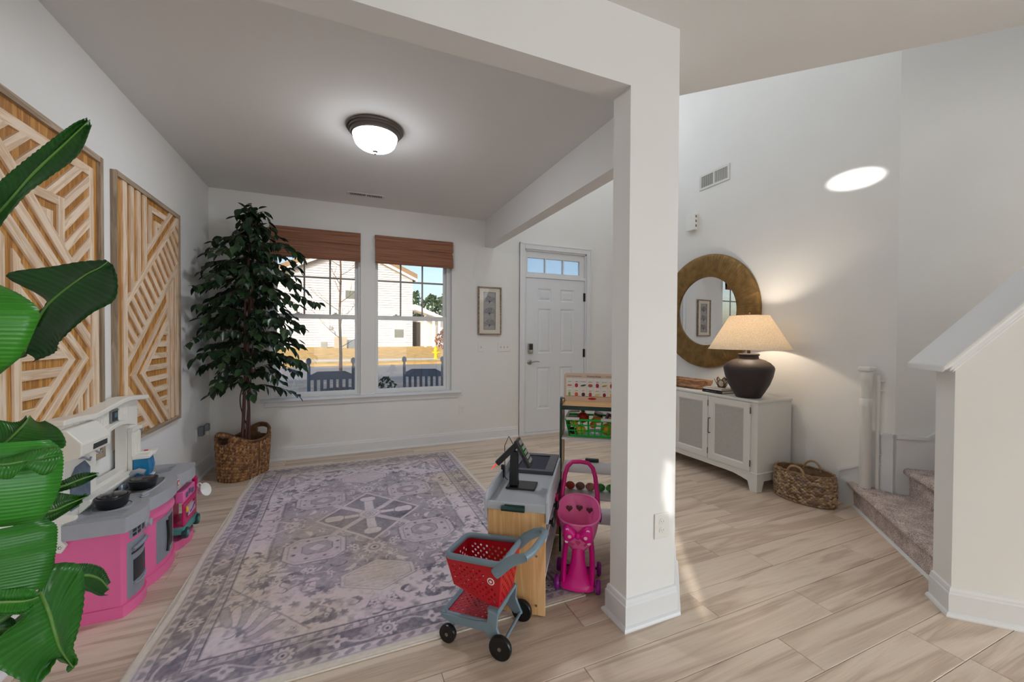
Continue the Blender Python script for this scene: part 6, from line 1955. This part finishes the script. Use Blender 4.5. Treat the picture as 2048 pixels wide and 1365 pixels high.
# ================================================================== outside
M_LAWN = mat('dormant_lawn', (196, 160, 96), .95, var=.22, vscale=1.8, bump=.4, bscale=30)
M_ASPH = mat('asphalt', (138, 136, 134), .9, var=.06, vscale=5)
M_CONC = mat('concrete', (204, 200, 190), .9, var=.05, vscale=4)
def strip(name, y0, z0, y1, z1, m_, x0=-30, x1=34):
    m = MB(); m.prism([(x0, y0, z0), (x0, y1, z1), (x0, y1, z1 - .3), (x0, y0, z0 - .3)], (x1 - x0, 0, 0))
    return struct(m.build(name, m_))
strip('floor_porch', 4.93, -.10, 6.75, -.10, M_CONC, -3.0, 4.4)
strip('ground_front_lawn', 6.76, -.30, 15.2, -.32, mat('shaded_front_lawn', (160, 150, 136), .95, var=.25, vscale=2.5, bump=.4, bscale=30))  # greyer copy of the lawn material, its shade put into the colour
strip('ground_street', 15.21, -.40, 24.0, -.40, M_ASPH)
strip('ground_verge', 24.01, -.28, 25.6, -.24, M_LAWN)
strip('ground_sidewalk', 25.61, -.23, 27.0, -.20, M_CONC)
strip('ground_far_lawn', 27.01, -.20, 35.9, .33, M_LAWN)
strip('ground_beyond', 35.91, .33, 90, .4, M_LAWN, -60, 90)
struct(MB().box(-30, -30, -.6, 34, 4.9, -.42).build('ground_yard', M_LAWN))
# this house's roof, and an unseen house block added to shade the front lawn
M_ROOF = mat('brown_shingles', (150, 126, 100), .95, var=.2, vscale=9, stretch=(1, 1, 3))
m = MB(); m.prism([(-1.4, -4.3, 5.61), (-1.4, 5.05, 5.61), (-1.4, .4, 8.3)], (9.5, 0, 0)); struct(m.build('roof', M_ROOF))
m = MB(); m.box(-17, -3.2, -.45, -4.4, 6.0, 5.6); m.prism([(-17.3, -3.5, 5.6), (-17.3, 6.3, 5.6), (-17.3, 1.4, 8.2)], (13.2, 0, 0)); struct(m.build('wall_shade_block', mat('siding_plain', (226, 226, 224), .8)))

# house across the street
M_SIDING = mat('white_siding', (212, 214, 219), .7)
M_FASCIA = mat('white_fascia', (240, 240, 240), .6)
hs = thing('house_across_street', 'white two-storey gabled house with lap siding across the street', 'house', (.6, 36, .33))
HO = Vector(hs.location); TH = Matrix.Translation(-HO)
def hb(m, name, mt, par=None, **k): return m.xf(TH).build(name, mt, par or hs, **k)
def ridge(x): return 8.55 - .46 * abs(x - .6)
m = MB()
z = .30
HX0, HX1 = -6.8, 5.62
while z < 8.5:
    dz = .20
    x0, x1 = max(HX0, .6 - (8.55 - z) / .46), min(HX1, .6 + (8.55 - z) / .46)
    if x1 - x0 > .2: m.prism([(x0, 36.0, z + .0), (x0, 35.93, z), (x0, 36.0, z + dz)], (x1 - x0, 0, 0))
    z += dz
stuff(hb(m, 'lap_siding', M_SIDING))
m = MB(); m.prism([(HX0, 36.0, .3), (HX1, 36.0, .3), (HX1, 36.0, ridge(HX1)), (.6, 36.0, 8.55), (HX0, 36.0, ridge(HX0))], (0, 7, 0)); hb(m, 'wall', M_SIDING)
m = MB()
for sx in (-1, 1):
    xe = HX0 - .4 if sx < 0 else HX1 + .35
    m.prism([(.6, 35.55, 8.62), (xe, 35.55, ridge(xe) + .07), (xe, 35.55, ridge(xe) + .55), (.6, 35.55, 9.15)], (0, 8, 0))
hb(m, 'roof', M_ROOF)
m = MB()
for sx in (-1, 1):
    xe = HX0 - .4 if sx < 0 else HX1 + .35
    m.prism([(.6, 35.50, 8.50), (xe, 35.50, ridge(xe) - .10), (xe, 35.50, ridge(xe) + .12), (.6, 35.50, 8.72)], (0, .06, 0))
hb(m, 'rake_board', M_FASCIA)
M_WGREY = mat('window_dark', (112, 118, 112), .25)
def hwin(x0, x1, z0, z1):
    m = MB(); m.box(x0 - .08, 35.93, z0 - .08, x1 + .08, 35.99, z1 + .08); w_ = hb(m, 'window', M_FASCIA)
    zm = (z0 + z1) / 2
    hb(MB().box(x0, 35.915, z0, x1, 35.93, zm - .03), 'pane', M_WGREY, w_)
    for i in range(3):
        for j in range(2):
            a, b = x0 + (x1 - x0) * i / 3, x0 + (x1 - x0) * (i + 1) / 3; c_, d_ = zm + .03 + (z1 - zm - .03) * j / 2, zm + .03 + (z1 - zm - .03) * (j + 1) / 2
            hb(MB().box(a + .02, 35.915, c_ + .02, b - .02, 35.93, d_ - .02), 'pane', mat('window_light', (186, 192, 196), .3), w_)
hwin(.17, .98, 4.3, 5.75); hwin(4.08, 4.86, 1.10, 2.60)
# side porch of that house
m = MB(); m.box(5.63, 36.6, .3, 8.6, 42, 3.0); hb(m, 'side_wing', M_SIDING)
m = MB(); m.box(5.64, 36.5, .35, 6.35, 36.6, 2.5); hb(m, 'entry_recess', mat('dark_entry', (70, 66, 62), .8))
m = MB(); m.prism([(5.6, 34.6, 3.5), (8.0, 34.6, 2.72), (8.0, 34.6, 2.95), (5.6, 34.6, 3.95)], (0, 2.2, 0)); hb(m, 'porch_roof', M_FASCIA)
for x in (6.45, 7.15, 7.65):
    hb(MB().box(x, 34.8, .3, x + .18, 34.98, 3.0), 'porch_column', M_FASCIA)
# things round that house
def ac(label, x0, x1, z0, h, y, c):
    a = thing('air_conditioner', label, 'appliance', ((x0 + x1) / 2, y, z0))
    w_ = x1 - x0
    MB().box(-w_ / 2, -w_ / 2, 0, w_ / 2, w_ / 2, h).build('cabinet', c, a, bevel=.02)
    for k in range(9): MB().box(-w_ / 2 + .05, -w_ / 2 - .012, .08 + k * (h - .16) / 9, w_ / 2 - .05, -w_ / 2, .08 + (k + .55) * (h - .16) / 9).build('louver', c, a)
ac('tan outdoor air conditioner before the white house, nearest the sapling', -.66, .28, .25, .92, 34.9, mat('ac_tan', (176, 168, 148), .7))
ac('blue-grey outdoor air conditioner right of the tan one', .34, 1.02, .25, .68, 34.9, mat('ac_grey', (120, 130, 138), .7))
ac('small grey outdoor air conditioner left of the tan one', -1.62, -1.14, .25, .52, 34.9, mat('ac_small', (150, 152, 148), .7))
mt_ = thing('electric_meter', 'small grey meter box with a pipe on the white house wall', 'meter', (-.95, 35.9, 1.75)); MB().box(-.12, -.06, 0, .12, .05, .28).build('box', mat('meter_grey', (150, 152, 152), .5), mt_); m = MB(); m.tube([(.1, 0, 0), (.3, 0, -.15), (.35, 0, -.5)], .02, 6); m.build('pipe', mat('meter_grey2', (120, 120, 120), .5), mt_)
# sapling with bare twigs
M_TRUNK = mat('sapling_bark', (120, 94, 78), .9, var=.2, vscale=12)
sp_ = thing('sapling', 'young bare tree on the front lawn seen through the left window', 'tree', (-.075, 12.6, -.31))
m = MB(); m.tube([(0, 0, 0), (.01, 0, 1.0), (-.02, 0, 2.2), (.01, .02, 3.4), (-.02, 0, 4.6), (0, 0, 5.6)], [.055, .042, .034, .024, .014, .005], 8); m.build('trunk', M_TRUNK, sp_, smooth=60)
rt = random.Random(2)
for k in range(15):
    z0 = 1.25 + k * .26; a = k * 2.4; L_ = (1.15 - .05 * k) * rt.uniform(.7, 1.0)
    pts = [Vector((0, 0, z0)) + Vector((math.cos(a) * L_ * t, math.sin(a) * L_ * t, L_ * (.55 * t + .25 * t * t))) for t in (0, .33, .66, 1)]
    m = MB(); m.tube(pts, [.011, .008, .006, .003], 5)
    for q in range(4):
        t = .35 + .17 * q; p = pts[0].lerp(pts[3], t); a2 = a + (1 if q % 2 else -1) * .8
        m.tube([p, p + Vector((math.cos(a2), math.sin(a2), .9)) * (.30 * (1 - t) + .12)], [.005, .002], 4)
    m.build('branch', M_TRUNK, sp_)
m = MB(); m.lathe([(.55, .0), (.50, .05), (0, .07)], 24); m.build('mulch_ring', mat('mulch', (52, 42, 38), .95, var=.4, vscale=12), sp_)
# hydrant, fence, bushes, pines
hy = thing('fire_hydrant', 'yellow fire hydrant on the far verge seen through the right window', 'hydrant', (5.60, 26.2, -.22))
M_YEL = mat('hydrant_yellow', (236, 198, 30), .5)
m = MB(); m.lathe([(.17, 0), (.17, .05), (.11, .06), (.11, .52), (.15, .54), (.15, .60), (.12, .64), (.06, .78), (.03, .80), (.03, .86)], 16); m.build('barrel', M_YEL, hy, smooth=40)
m = MB(); m.tube([(-.24, 0, .42), (.24, 0, .42)], .06, 10); m.tube([(0, -.22, .38), (0, 0, .38)], .075, 10); m.build('outlets', M_YEL, hy, smooth=40)
fn = thing('wooden_fence', 'reddish wooden fence far right beyond the white house', 'fence', (11.5, 44, .36))
M_FENCE = mat('cedar_fence', (168, 106, 76), .9, rnd=.1)
fmesh = MB().box(-.07, -.012, 0, .07, .012, 1.8).mesh('board', M_FENCE)
for k in range(34): link('board', fmesh, fn, loc=(-3 + k * .15, 0, 0))
MB().box(-3.1, .012, .4, 2.1, .05, .5).build('rail', M_FENCE, fn); MB().box(-3.1, .012, 1.4, 2.1, .05, 1.5).build('rail', M_FENCE, fn)
M_BRUSH = mat('winter_brush', (132, 92, 70), .95, var=.4, vscale=5)
M_PINE = mat('pine_green', (58, 82, 48), .95, var=.4, vscale=3)
def blob_tree(name, label, cat, x, y, z, h, r, m_, trunk, seed, nleaf=260):
    t = thing(name, label, cat, (x, y, z)); q = random.Random(seed)
    if trunk:
        m = MB(); m.tube([(0, 0, 0), (.1, 0, h * .5), (0, 0, h)], [.22, .16, .05], 8); m.build('trunk', M_TRUNK, t)
    m = MB()
    for k in range(nleaf):
        a, u, rr_ = q.uniform(0, 2 * PI), q.random(), q.random() ** .5
        zz = h * (.45 + .6 * u) if trunk else h * u
        w_ = r * rr_ * math.sin(PI * min(.98, .12 + u * .85))
        p = Vector((w_ * math.cos(a), w_ * math.sin(a), zz)); s = q.uniform(.10, .2) * r
        d1, d2 = Vector((q.uniform(-1, 1), q.uniform(-1, 1), q.uniform(-1, 1))) * s, Vector((q.uniform(-1, 1), q.uniform(-1, 1), q.uniform(-1, 1))) * s
        m.add([p - d1, p + d2, p + d1, p - d2], [(0, 1, 2, 3)])
    stuff(m.build('foliage', m_, t))
blob_tree('bush', 'brown winter bush behind the yellow hydrant', 'bush', 7.9, 33.0, .2, 1.7, .9, M_BRUSH, False, 3, 420)
blob_tree('pine_tree', 'distant pine above the porch roof, leftmost of three', 'tree', 10.2, 62, .4, 7.2, 2.0, M_PINE, True, 4)
blob_tree('pine_tree', 'distant pine above the porch roof, middle of three', 'tree', 12.6, 62, .4, 6.8, 2.1, M_PINE, True, 5)
blob_tree('pine_tree', 'distant pine above the porch roof, rightmost and fullest', 'tree', 15.0, 60, .4, 7.4, 2.5, M_PINE, True, 6, 380)
# porch: two rocking chairs, a planter
M_ROCK = mat('slate_blue_paint', (84, 100, 122), .5)
def rocker(label, loc, rz):
    c_ = thing('rocking_chair', label, 'chair', loc, rz, 'rocking chairs on the porch')
    W_ = .255
    for sx in (-1, 1):
        m = MB(); m.lathe([(.020, 0), (.020, .30), (.024, .32), (.020, .34), (.020, .95), (.014, .965), (.014, .985), (.026, 1.0), (.031, 1.025), (.026, 1.05), (.010, 1.065)], 14)
        m.xf(Matrix.Translation((sx * W_, 0, .06)) @ Matrix.Rotation(.10, 4, 'X')); m.build('back_post', M_ROCK, c_, smooth=40)
        m = MB(); m.tube([(sx * W_, .46, .05), (sx * W_, .46, .62)], .020, 10); m.build('front_post', M_ROCK, c_, smooth=40)
        m = MB(); m.prism([(sx * W_ - .03, -.10, .60), (sx * W_ + .03, -.10, .60), (sx * W_ + .035, .50, .62), (sx * W_ - .035, .50, .62)], (0, 0, .022)); m.build('armrest', M_ROCK, c_, bevel=.004)
        m = MB(); pts = [(sx * W_, -.38 + 1.05 * k / 12, .012 + .26 * ((k - 6.6) / 12) ** 2) for k in range(13)]
        m.tube(pts, .018, 6); m.build('rocker', M_ROCK, c_, smooth=40)
    tl_ = lambda z: -.10 * (z - .06)
    m = MB(); zt = .905
    m.prism([(-W_ + .01, tl_(zt) - .010, zt - .06), (W_ - .01, tl_(zt) - .010, zt - .06), (W_ - .01, tl_(zt) - .010, zt + .0), (W_ * .62, tl_(zt) - .010, zt + .045), (-W_ * .62, tl_(zt) - .010, zt + .045), (-W_ + .01, tl_(zt) - .010, zt)], (0, .022, 0)); m.build('crest_rail', M_ROCK, c_, bevel=.003)
    MB().box(-W_, tl_(.48) - .012, .46, W_, tl_(.48) + .012, .51).build('lower_rail', M_ROCK, c_, bevel=.003)
    for k in range(6):
        x = -W_ + (2 * W_) * (k + 1) / 7
        m = MB(); m.prism([(x - .018, tl_(.5) - .007, .50), (x + .018, tl_(.5) - .007, .50), (x + .018, tl_(.5) + .007, .50), (x - .018, tl_(.5) + .007, .50)], (0, tl_(.86) - tl_(.5), .36)); m.build('back_slat', M_ROCK, c_)
    for k in range(9):
        MB().box(-W_, .00 + k * .052, .415, W_, .042 + k * .052, .432).build('seat_slat', M_ROCK, c_)
    MB().box(-W_, .44, .36, W_, .475, .415).build('seat_rail', M_ROCK, c_)
    return c_
rocker('slate-blue rocking chair on the porch outside the left window', (-.14, 5.62, -.10), .04)
rocker('slate-blue rocking chair on the porch outside the right window', (1.035, 5.62, -.10), -.25)
bu = thing('porch_shrub', 'dark green shrub in a pale pot on the porch beyond the right window', 'plant', (.60, 6.45, -.10))
m = MB(); m.lathe([(.14, 0), (.19, .34), (.20, .36), (.17, .36), (0, .33)], 24, caps=False); m.build('pot', mat('grey_pot', (150, 160, 166), .6), bu, smooth=40)
m = MB(); q = random.Random(9)
for k in range(260):
    a, u = q.uniform(0, 2 * PI), q.random(); r_ = .22 * math.sin(PI * (.1 + .85 * u)) * q.random() ** .4
    p = Vector((r_ * math.cos(a), r_ * math.sin(a), .34 + .42 * u)); d1 = Vector((q.uniform(-1, 1), q.uniform(-1, 1), q.uniform(-1, 1))) * .045; d2 = Vector((q.uniform(-1, 1), q.uniform(-1, 1), q.uniform(-1, 1))) * .02
    m.add([p - d1, p + d2, p + d1, p - d2], [(0, 1, 2, 3)])
stuff(m.build('foliage', mat('shrub_green', (30, 62, 48), .7, var=.3, vscale=20), bu))
# ================================================================== blinds, lights, wall fittings, picture
def bamboo():
    m = bpy.data.materials.new('woven_bamboo'); m.use_nodes = True
    nt = m.node_tree; N, L = nt.nodes.new, nt.links.new
    b = nt.nodes['Principled BSDF']; tc = N('ShaderNodeTexCoord')
    mp = N('ShaderNodeMapping'); mp.inputs['Scale'].default_value = (1.2, 1, 150); L(tc.outputs['Object'], mp.inputs[0])
    n = N('ShaderNodeTexNoise'); n.inputs['Scale'].default_value = 1.6; n.inputs['Detail'].default_value = 3; L(mp.outputs[0], n.inputs[0])
    cr = N('ShaderNodeValToRGB'); e = cr.color_ramp.elements
    e[0].position, e[0].color = .30, srgb(112, 70, 50); e[1].position, e[1].color = .75, srgb(186, 140, 112)
    k = e.new(.5); k.color = srgb(152, 102, 76)
    L(n.outputs[0], cr.inputs[0]); L(cr.outputs[0], b.inputs['Base Color']); b.inputs['Roughness'].default_value = .75
    bp = N('ShaderNodeBump'); bp.inputs['Strength'].default_value = .6; bp.inputs['Distance'].default_value = .003
    L(n.outputs[0], bp.inputs['Height']); L(bp.outputs[0], b.inputs['Normal'])
    t = N('ShaderNodeBsdfTranslucent'); L(cr.outputs[0], t.inputs[0]); mx = N('ShaderNodeMixShader'); mx.inputs[0].default_value = .12
    L(b.outputs[0], mx.inputs[1]); L(t.outputs[0], mx.inputs[2]); L(mx.outputs[0], nt.nodes['Material Output'].inputs[0])
    return m
M_BAMB = bamboo()
for i, (xa, xb, lab) in enumerate(((-.690, .176, 'woven bamboo shade drawn up on the left window, behind the ficus'), (.326, 1.213, 'woven bamboo shade drawn up on the right window'))):
    sh_ = thing('bamboo_shade', lab, 'window shade', ((xa + xb) / 2, YB, 2.42), 0, 'bamboo window shades')
    w2 = (xb - xa) / 2
    MB().box(-w2, -.045, -.035, w2, -.001, 0).build('head_rail', mat('bamboo_headrail', (140, 94, 70), .7), sh_)
    m = MB(); m.prism([(-w2, -.046, 0), (-w2, -.052, 0), (-w2, -.055, -.13), (-w2, -.050, -.13)], (2 * w2, 0, 0)); m.build('valance', M_BAMB, sh_)
    m = MB(); m.box(-w2 + .006, -.044, -.235, w2 - .006, -.040, -.036); m.build('blind_sheet', M_BAMB, sh_)
    for k, (za, zb, y0) in enumerate(((-.225, -.155, -.060), (-.252, -.19, -.068), (-.280, -.222, -.074), (-.312, -.252, -.078))):
        m = MB(); m.prism([(-w2 + .004, -.043, za), (-w2 + .004, y0, za), (-w2 + .004, y0 - .006, za + .012), (-w2 + .004, y0 + .002, zb), (-w2 + .004, -.043, zb)], (2 * w2 - .008, 0, 0)); m.build('fold', M_BAMB, sh_)

# flush ceiling light
cl = thing('ceiling_light', 'flush ceiling light with frosted bowl and bronze ring in the playroom', 'ceiling light', (.205, 2.960, ZC))
m = MB(); m.lathe([(.0, -.001), (.185, -.001), (.190, -.008), (.186, -.016), (.176, -.020), (.174, -.030), (.164, -.036), (.160, -.050), (.150, -.056), (.146, -.050), (0, -.040)], 64, caps=False); m.build('ring', mat('pewter_bronze', (112, 106, 100), .35, .8), cl, smooth=30)
m = MB(); m.lathe([(.147, -.050), (.146, -.064), (.142, -.082), (.132, -.105)], 48, caps=False)
m.build('bowl_shoulder', mat('frosted_shoulder', (244, 243, 240), .4, emit=(244, 249, 255), estr=7.0), cl, smooth=60)
m = MB(); m.lathe([(.132, -.105), (.120, -.119), (.105, -.130), (.065, -.146), (.020, -.152), (0, -.152)], 48, caps=False)
M_BOWLGL = mat('frosted_bowl', (244, 243, 240), .4, emit=(244, 249, 255), estr=62.0)
m.build('glass_bowl', M_BOWLGL, cl, smooth=60)
m = MB(); m.lathe([(.004, -.15), (.016, -.153), (.018, -.158), (.006, -.164), (.006, -.172), (.009, -.176), (0, -.180)], 16); m.build('finial', mat('pewter_bronze', (112, 106, 100)), cl, smooth=40)

# registers
M_VENT = mat('vent_white', (214, 212, 208), .5)
cv = thing('ceiling_vent', 'white slotted air vent in the playroom ceiling near the windows', 'vent', (.215, 4.39, ZC))
m = panel_with_holes(-.180, .180, -.052, .052, [(-.155, -.006, -.034, .034), (.006, .155, -.034, .034)], lambda u, v, d: (u, v, -.0005 - d), .006); m.build('frame', M_VENT, cv, bevel=.002)
MB().box(-.157, -.036, -.0012, .157, .036, -.0004).build('duct', mat('vent_dark', (62, 58, 55), .9), cv)
for k in range(22):
    x = -.152 + k * .0145
    if abs(x) > .004: MB().box(x, -.035, -.005, x + .0055, .035, -.001).build('slat', M_VENT, cv)
wv = thing('wall_vent', 'white return air grille high on the foyer wall above the mirror', 'vent', (XR, 3.15, 3.012))
m = panel_with_holes(-.190, .190, -.085, .085, [(-.165, -.008, -.060, .060), (.008, .165, -.060, .060)], lambda u, v, d: (-.0005 - d, u, v), .007); m.build('frame', M_VENT, wv, bevel=.002)
MB().box(-.0012, -.166, -.062, -.0004, .166, .062).build('duct', mat('vent_dark', (62, 58, 55), .9), wv)
for k in range(25):
    y = -.160 + k * .0130
    if abs(y + .004) < .010: continue
    m = MB()
    if y > 0: m.prism([(-.001, y + .012, -.060), (-.0065, y, -.060), (-.0055, y, -.060), (-.0005, y + .012, -.060)], (0, 0, .12))
    else: m.box(-.0065, y, -.060, -.001, y + .0045, .060)
    m.build('slat', M_VENT, wv)
dc = thing('door_chime', 'small white door chime box with three dark slots above the mirror', 'door chime', (XR, 3.425, 2.60))
MB().box(-.045, -.062, -.092, -.0005, .062, .092).build('cover', M_PLASTIC_W, dc, bevel=.004)
for z in (-.062, -.010, .042): MB().box(-.034, -.0632, z, -.014, -.0622, z + .026).build('slot', mat('slot_grey', (120, 116, 112), .7), dc)

# switches and sockets
M_PLATE = mat('switch_plate', (228, 226, 221), .35)
M_SLOT = mat('socket_slot', (150, 146, 140), .5)
def plate(name, label, cat, loc, rz, gangs=1, kind='switch', w_=.072):
    """faces local -y"""
    W_ = w_ + (gangs - 1) * .046
    o = thing(name, label, cat, loc, rz)
    MB().box(-W_ / 2, -.006, -.058, W_ / 2, -.0003, .058).build('plate', M_PLATE, o, bevel=.003)
    for g in range(gangs):
        x = (g - (gangs - 1) / 2) * .046
        if kind == 'switch':
            MB().box(x - .005, -.0075, -.012, x + .005, -.0058, .012).build('switch_slot', M_SLOT, o)
            m = MB(); m.prism([(x - .004, -.006, -.008), (x - .004, -.016, .006), (x - .004, -.016, .011), (x - .004, -.006, .008)], (.008, 0, 0)); m.build('toggle', M_PLATE, o)
        else:
            for z in (-.020, .020):
                m = MB(); m.lathe([(1, 0), (1, .002)], 20, sx=.0165, sy=.014); m.xf(Matrix.Translation((x, -.006, z)) @ Matrix.Rotation(PI / 2, 4, 'X')); s_ = m.build('receptacle', M_PLATE, o)
                m = MB()
                m.box(x - .0075, -.0084, z - .002, x - .0055, -.0079, z + .007); m.box(x + .0055, -.0084, z - .002, x + .0075, -.0079, z + .006); m.box(x - .0015, -.0084, z - .009, x + .0015, -.0079, z - .006)
                m.build('slots', M_SLOT, s_)
    return o
plate('light_switch', 'single white light switch under the coral picture', 'switch', (1.585, YB, 1.163), 0)
plate('light_switch', 'triple white light switch between the coral picture and the front door', 'switch', (1.895, YB, 1.163), 0, 3, w_=.078)
plate('light_switch', 'single white light switch on the foyer wall right of the lamp', 'switch', (XR, 2.122, 1.200), PI / 2 * -1 + PI)
plate('wall_socket', 'white double socket low on the window wall', 'socket', (1.342, YB, .395), 0, 1, 'socket')
plate('wall_socket', 'white double socket on the front of the square post', 'socket', (1.363, YF, .428), 0, 1, 'socket', .085)
ls_ = plate('wall_socket', 'white double socket on the left wall behind the grey plug', 'socket', (XL, 4.405, .402), PI / 2, 1, 'socket')
ng = thing('plug_in_night_light', 'grey plug-in night light in the socket beside the tree basket', 'night light', (XL + .0075, 4.430, .432), PI / 2)
MB().box(-.032, -.040, -.045, .030, -.001, .040).build('body', mat('plug_grey', (110, 112, 116), .5), ng, bevel=.006)
MB().box(-.012, -.075, -.005, .045, -.040, .058).build('head', mat('plug_grey', (110, 112, 116)), ng, bevel=.008)
m = MB(); m.tube([(.018, -.060, -.006), (.018, -.060, -.045)], .016, 12); m.build('lens', mat('plug_lens', (214, 212, 196), .3), ng, smooth=40)

# framed coral picture
pc = thing('framed_picture', 'narrow wood-framed picture of three blue corals beside the front door', 'picture', (1.692, YB, 1.617))
M_PWOOD = wood('driftwood_frame', (112, 92, 76), (142, 122, 104), (168, 150, 132), along=(3, 40, 40), scale=1.2, rough=.7, rnd=.05)
PW_, PH_ = .154, .300
for nm, x0, x1, z0, z1, hor in (('l', -PW_, -PW_ + .017, -PH_, PH_, 0), ('r', PW_ - .017, PW_, -PH_, PH_, 0), ('t', -PW_ + .017, PW_ - .017, PH_ - .017, PH_, 1), ('b', -PW_ + .017, PW_ - .017, -PH_, -PH_ + .017, 1)):
    MB().box(x0, -.030, z0, x1, -.001, z1).build('frame_rail', M_PWOOD, pc, bevel=.002)
m = panel_with_holes(-PW_ + .016, PW_ - .016, -PH_ + .016, PH_ - .016, [(-.080, .080, -.236, .236)], lambda u, v, d: (u, -.016 + d, v), .006); m.build('mount', mat('cream_mount', (230, 222, 208), .8), pc)
MB().box(-.082, -.009, -.238, .082, -.004, .238).build('print', mat('grey_linen_print', (170, 166, 164), .8, var=.06, vscale=60), pc)
m = panel_with_holes(-.080, .080, -.236, .236, [(-.074, .074, -.230, .230)], lambda u, v, d: (u, -.0125 + d, v), .003); m.build('inner_fillet', mat('fillet_grey', (120, 116, 112), .6), pc)
M_CORAL = mat('coral_blue', (70, 84, 108), .8)
rc = random.Random(5)
for zc in (.148, .0, -.148):
    m = MB()
    def grow(p, a, L_, r, d):
        q = (p[0] + math.sin(a) * L_, -.0098, p[2] + math.cos(a) * L_)
        m.tube([p, q], [r, r * .7], 5)
        if d:
            for s_ in (-1, 1): grow(q, a + s_ * rc.uniform(.25, .5), L_ * rc.uniform(.68, .85), r * .7, d - 1)
    base = (0, -.0098, zc - .052)
    m.tube([base, (0, -.0098, zc - .03)], [.005, .003], 5)
    for k in range(7): grow((0, -.0098, zc - .036), -1.25 + k * .416, .030, .0024, 3)
    m.build('coral', M_CORAL, pc)
MB().box(-PW_ + .012, -.0225, -PH_ + .012, PW_ - .012, -.0212, PH_ - .012).build('glazing', M_GLASS, pc)

# retractable stair gate
gt = thing('stair_gate', 'white rolled-up retractable stair gate standing on the first step', 'stair gate', (3.575, 1.725, .192))
m = MB(); m.lathe([(.034, 0), (.036, .004), (.036, .80), (.038, .805), (.038, .86), (.034, .865)], 28); m.build('housing', M_PLASTIC_W, gt, smooth=40)
m = MB(); m.box(-.045, -.040, .865, .055, .040, .900); m.build('top_cap', M_PLASTIC_W, gt, bevel=.010)
m = MB(); m.lathe([(.0368, .60), (.0385, .605), (.0385, .66), (.0368, .665)], 28, caps=False); m.build('collar', M_PLASTIC_W, gt, smooth=40)
g2 = Vector((.052, -.048, 0))
m = MB(); m.tube([g2 + Vector((0, 0, .0)), g2 + Vector((0, 0, .84))], .013, 12); m.build('latch_bar', M_PLASTIC_W, gt, smooth=40)
for z in (.22, .76):
    m = MB(); c_ = g2 + Vector((.03, -.02, z)); m.tube([c_ + Vector((-.025, .012, -.035)), c_ + Vector((.02, -.012, -.035)), c_ + Vector((.02, -.012, .035)), c_ + Vector((-.025, .012, .035))], .006, 8); m.build('latch', M_PLASTIC_W, gt, smooth=40)
m = MB(); m.tube([g2 + Vector((.05, -.04, .215)), Vector((.16, -.11, .25)), Vector((.36, -.27, .34))], .0015, 5); m.build('cord', M_DARKMETAL, gt)
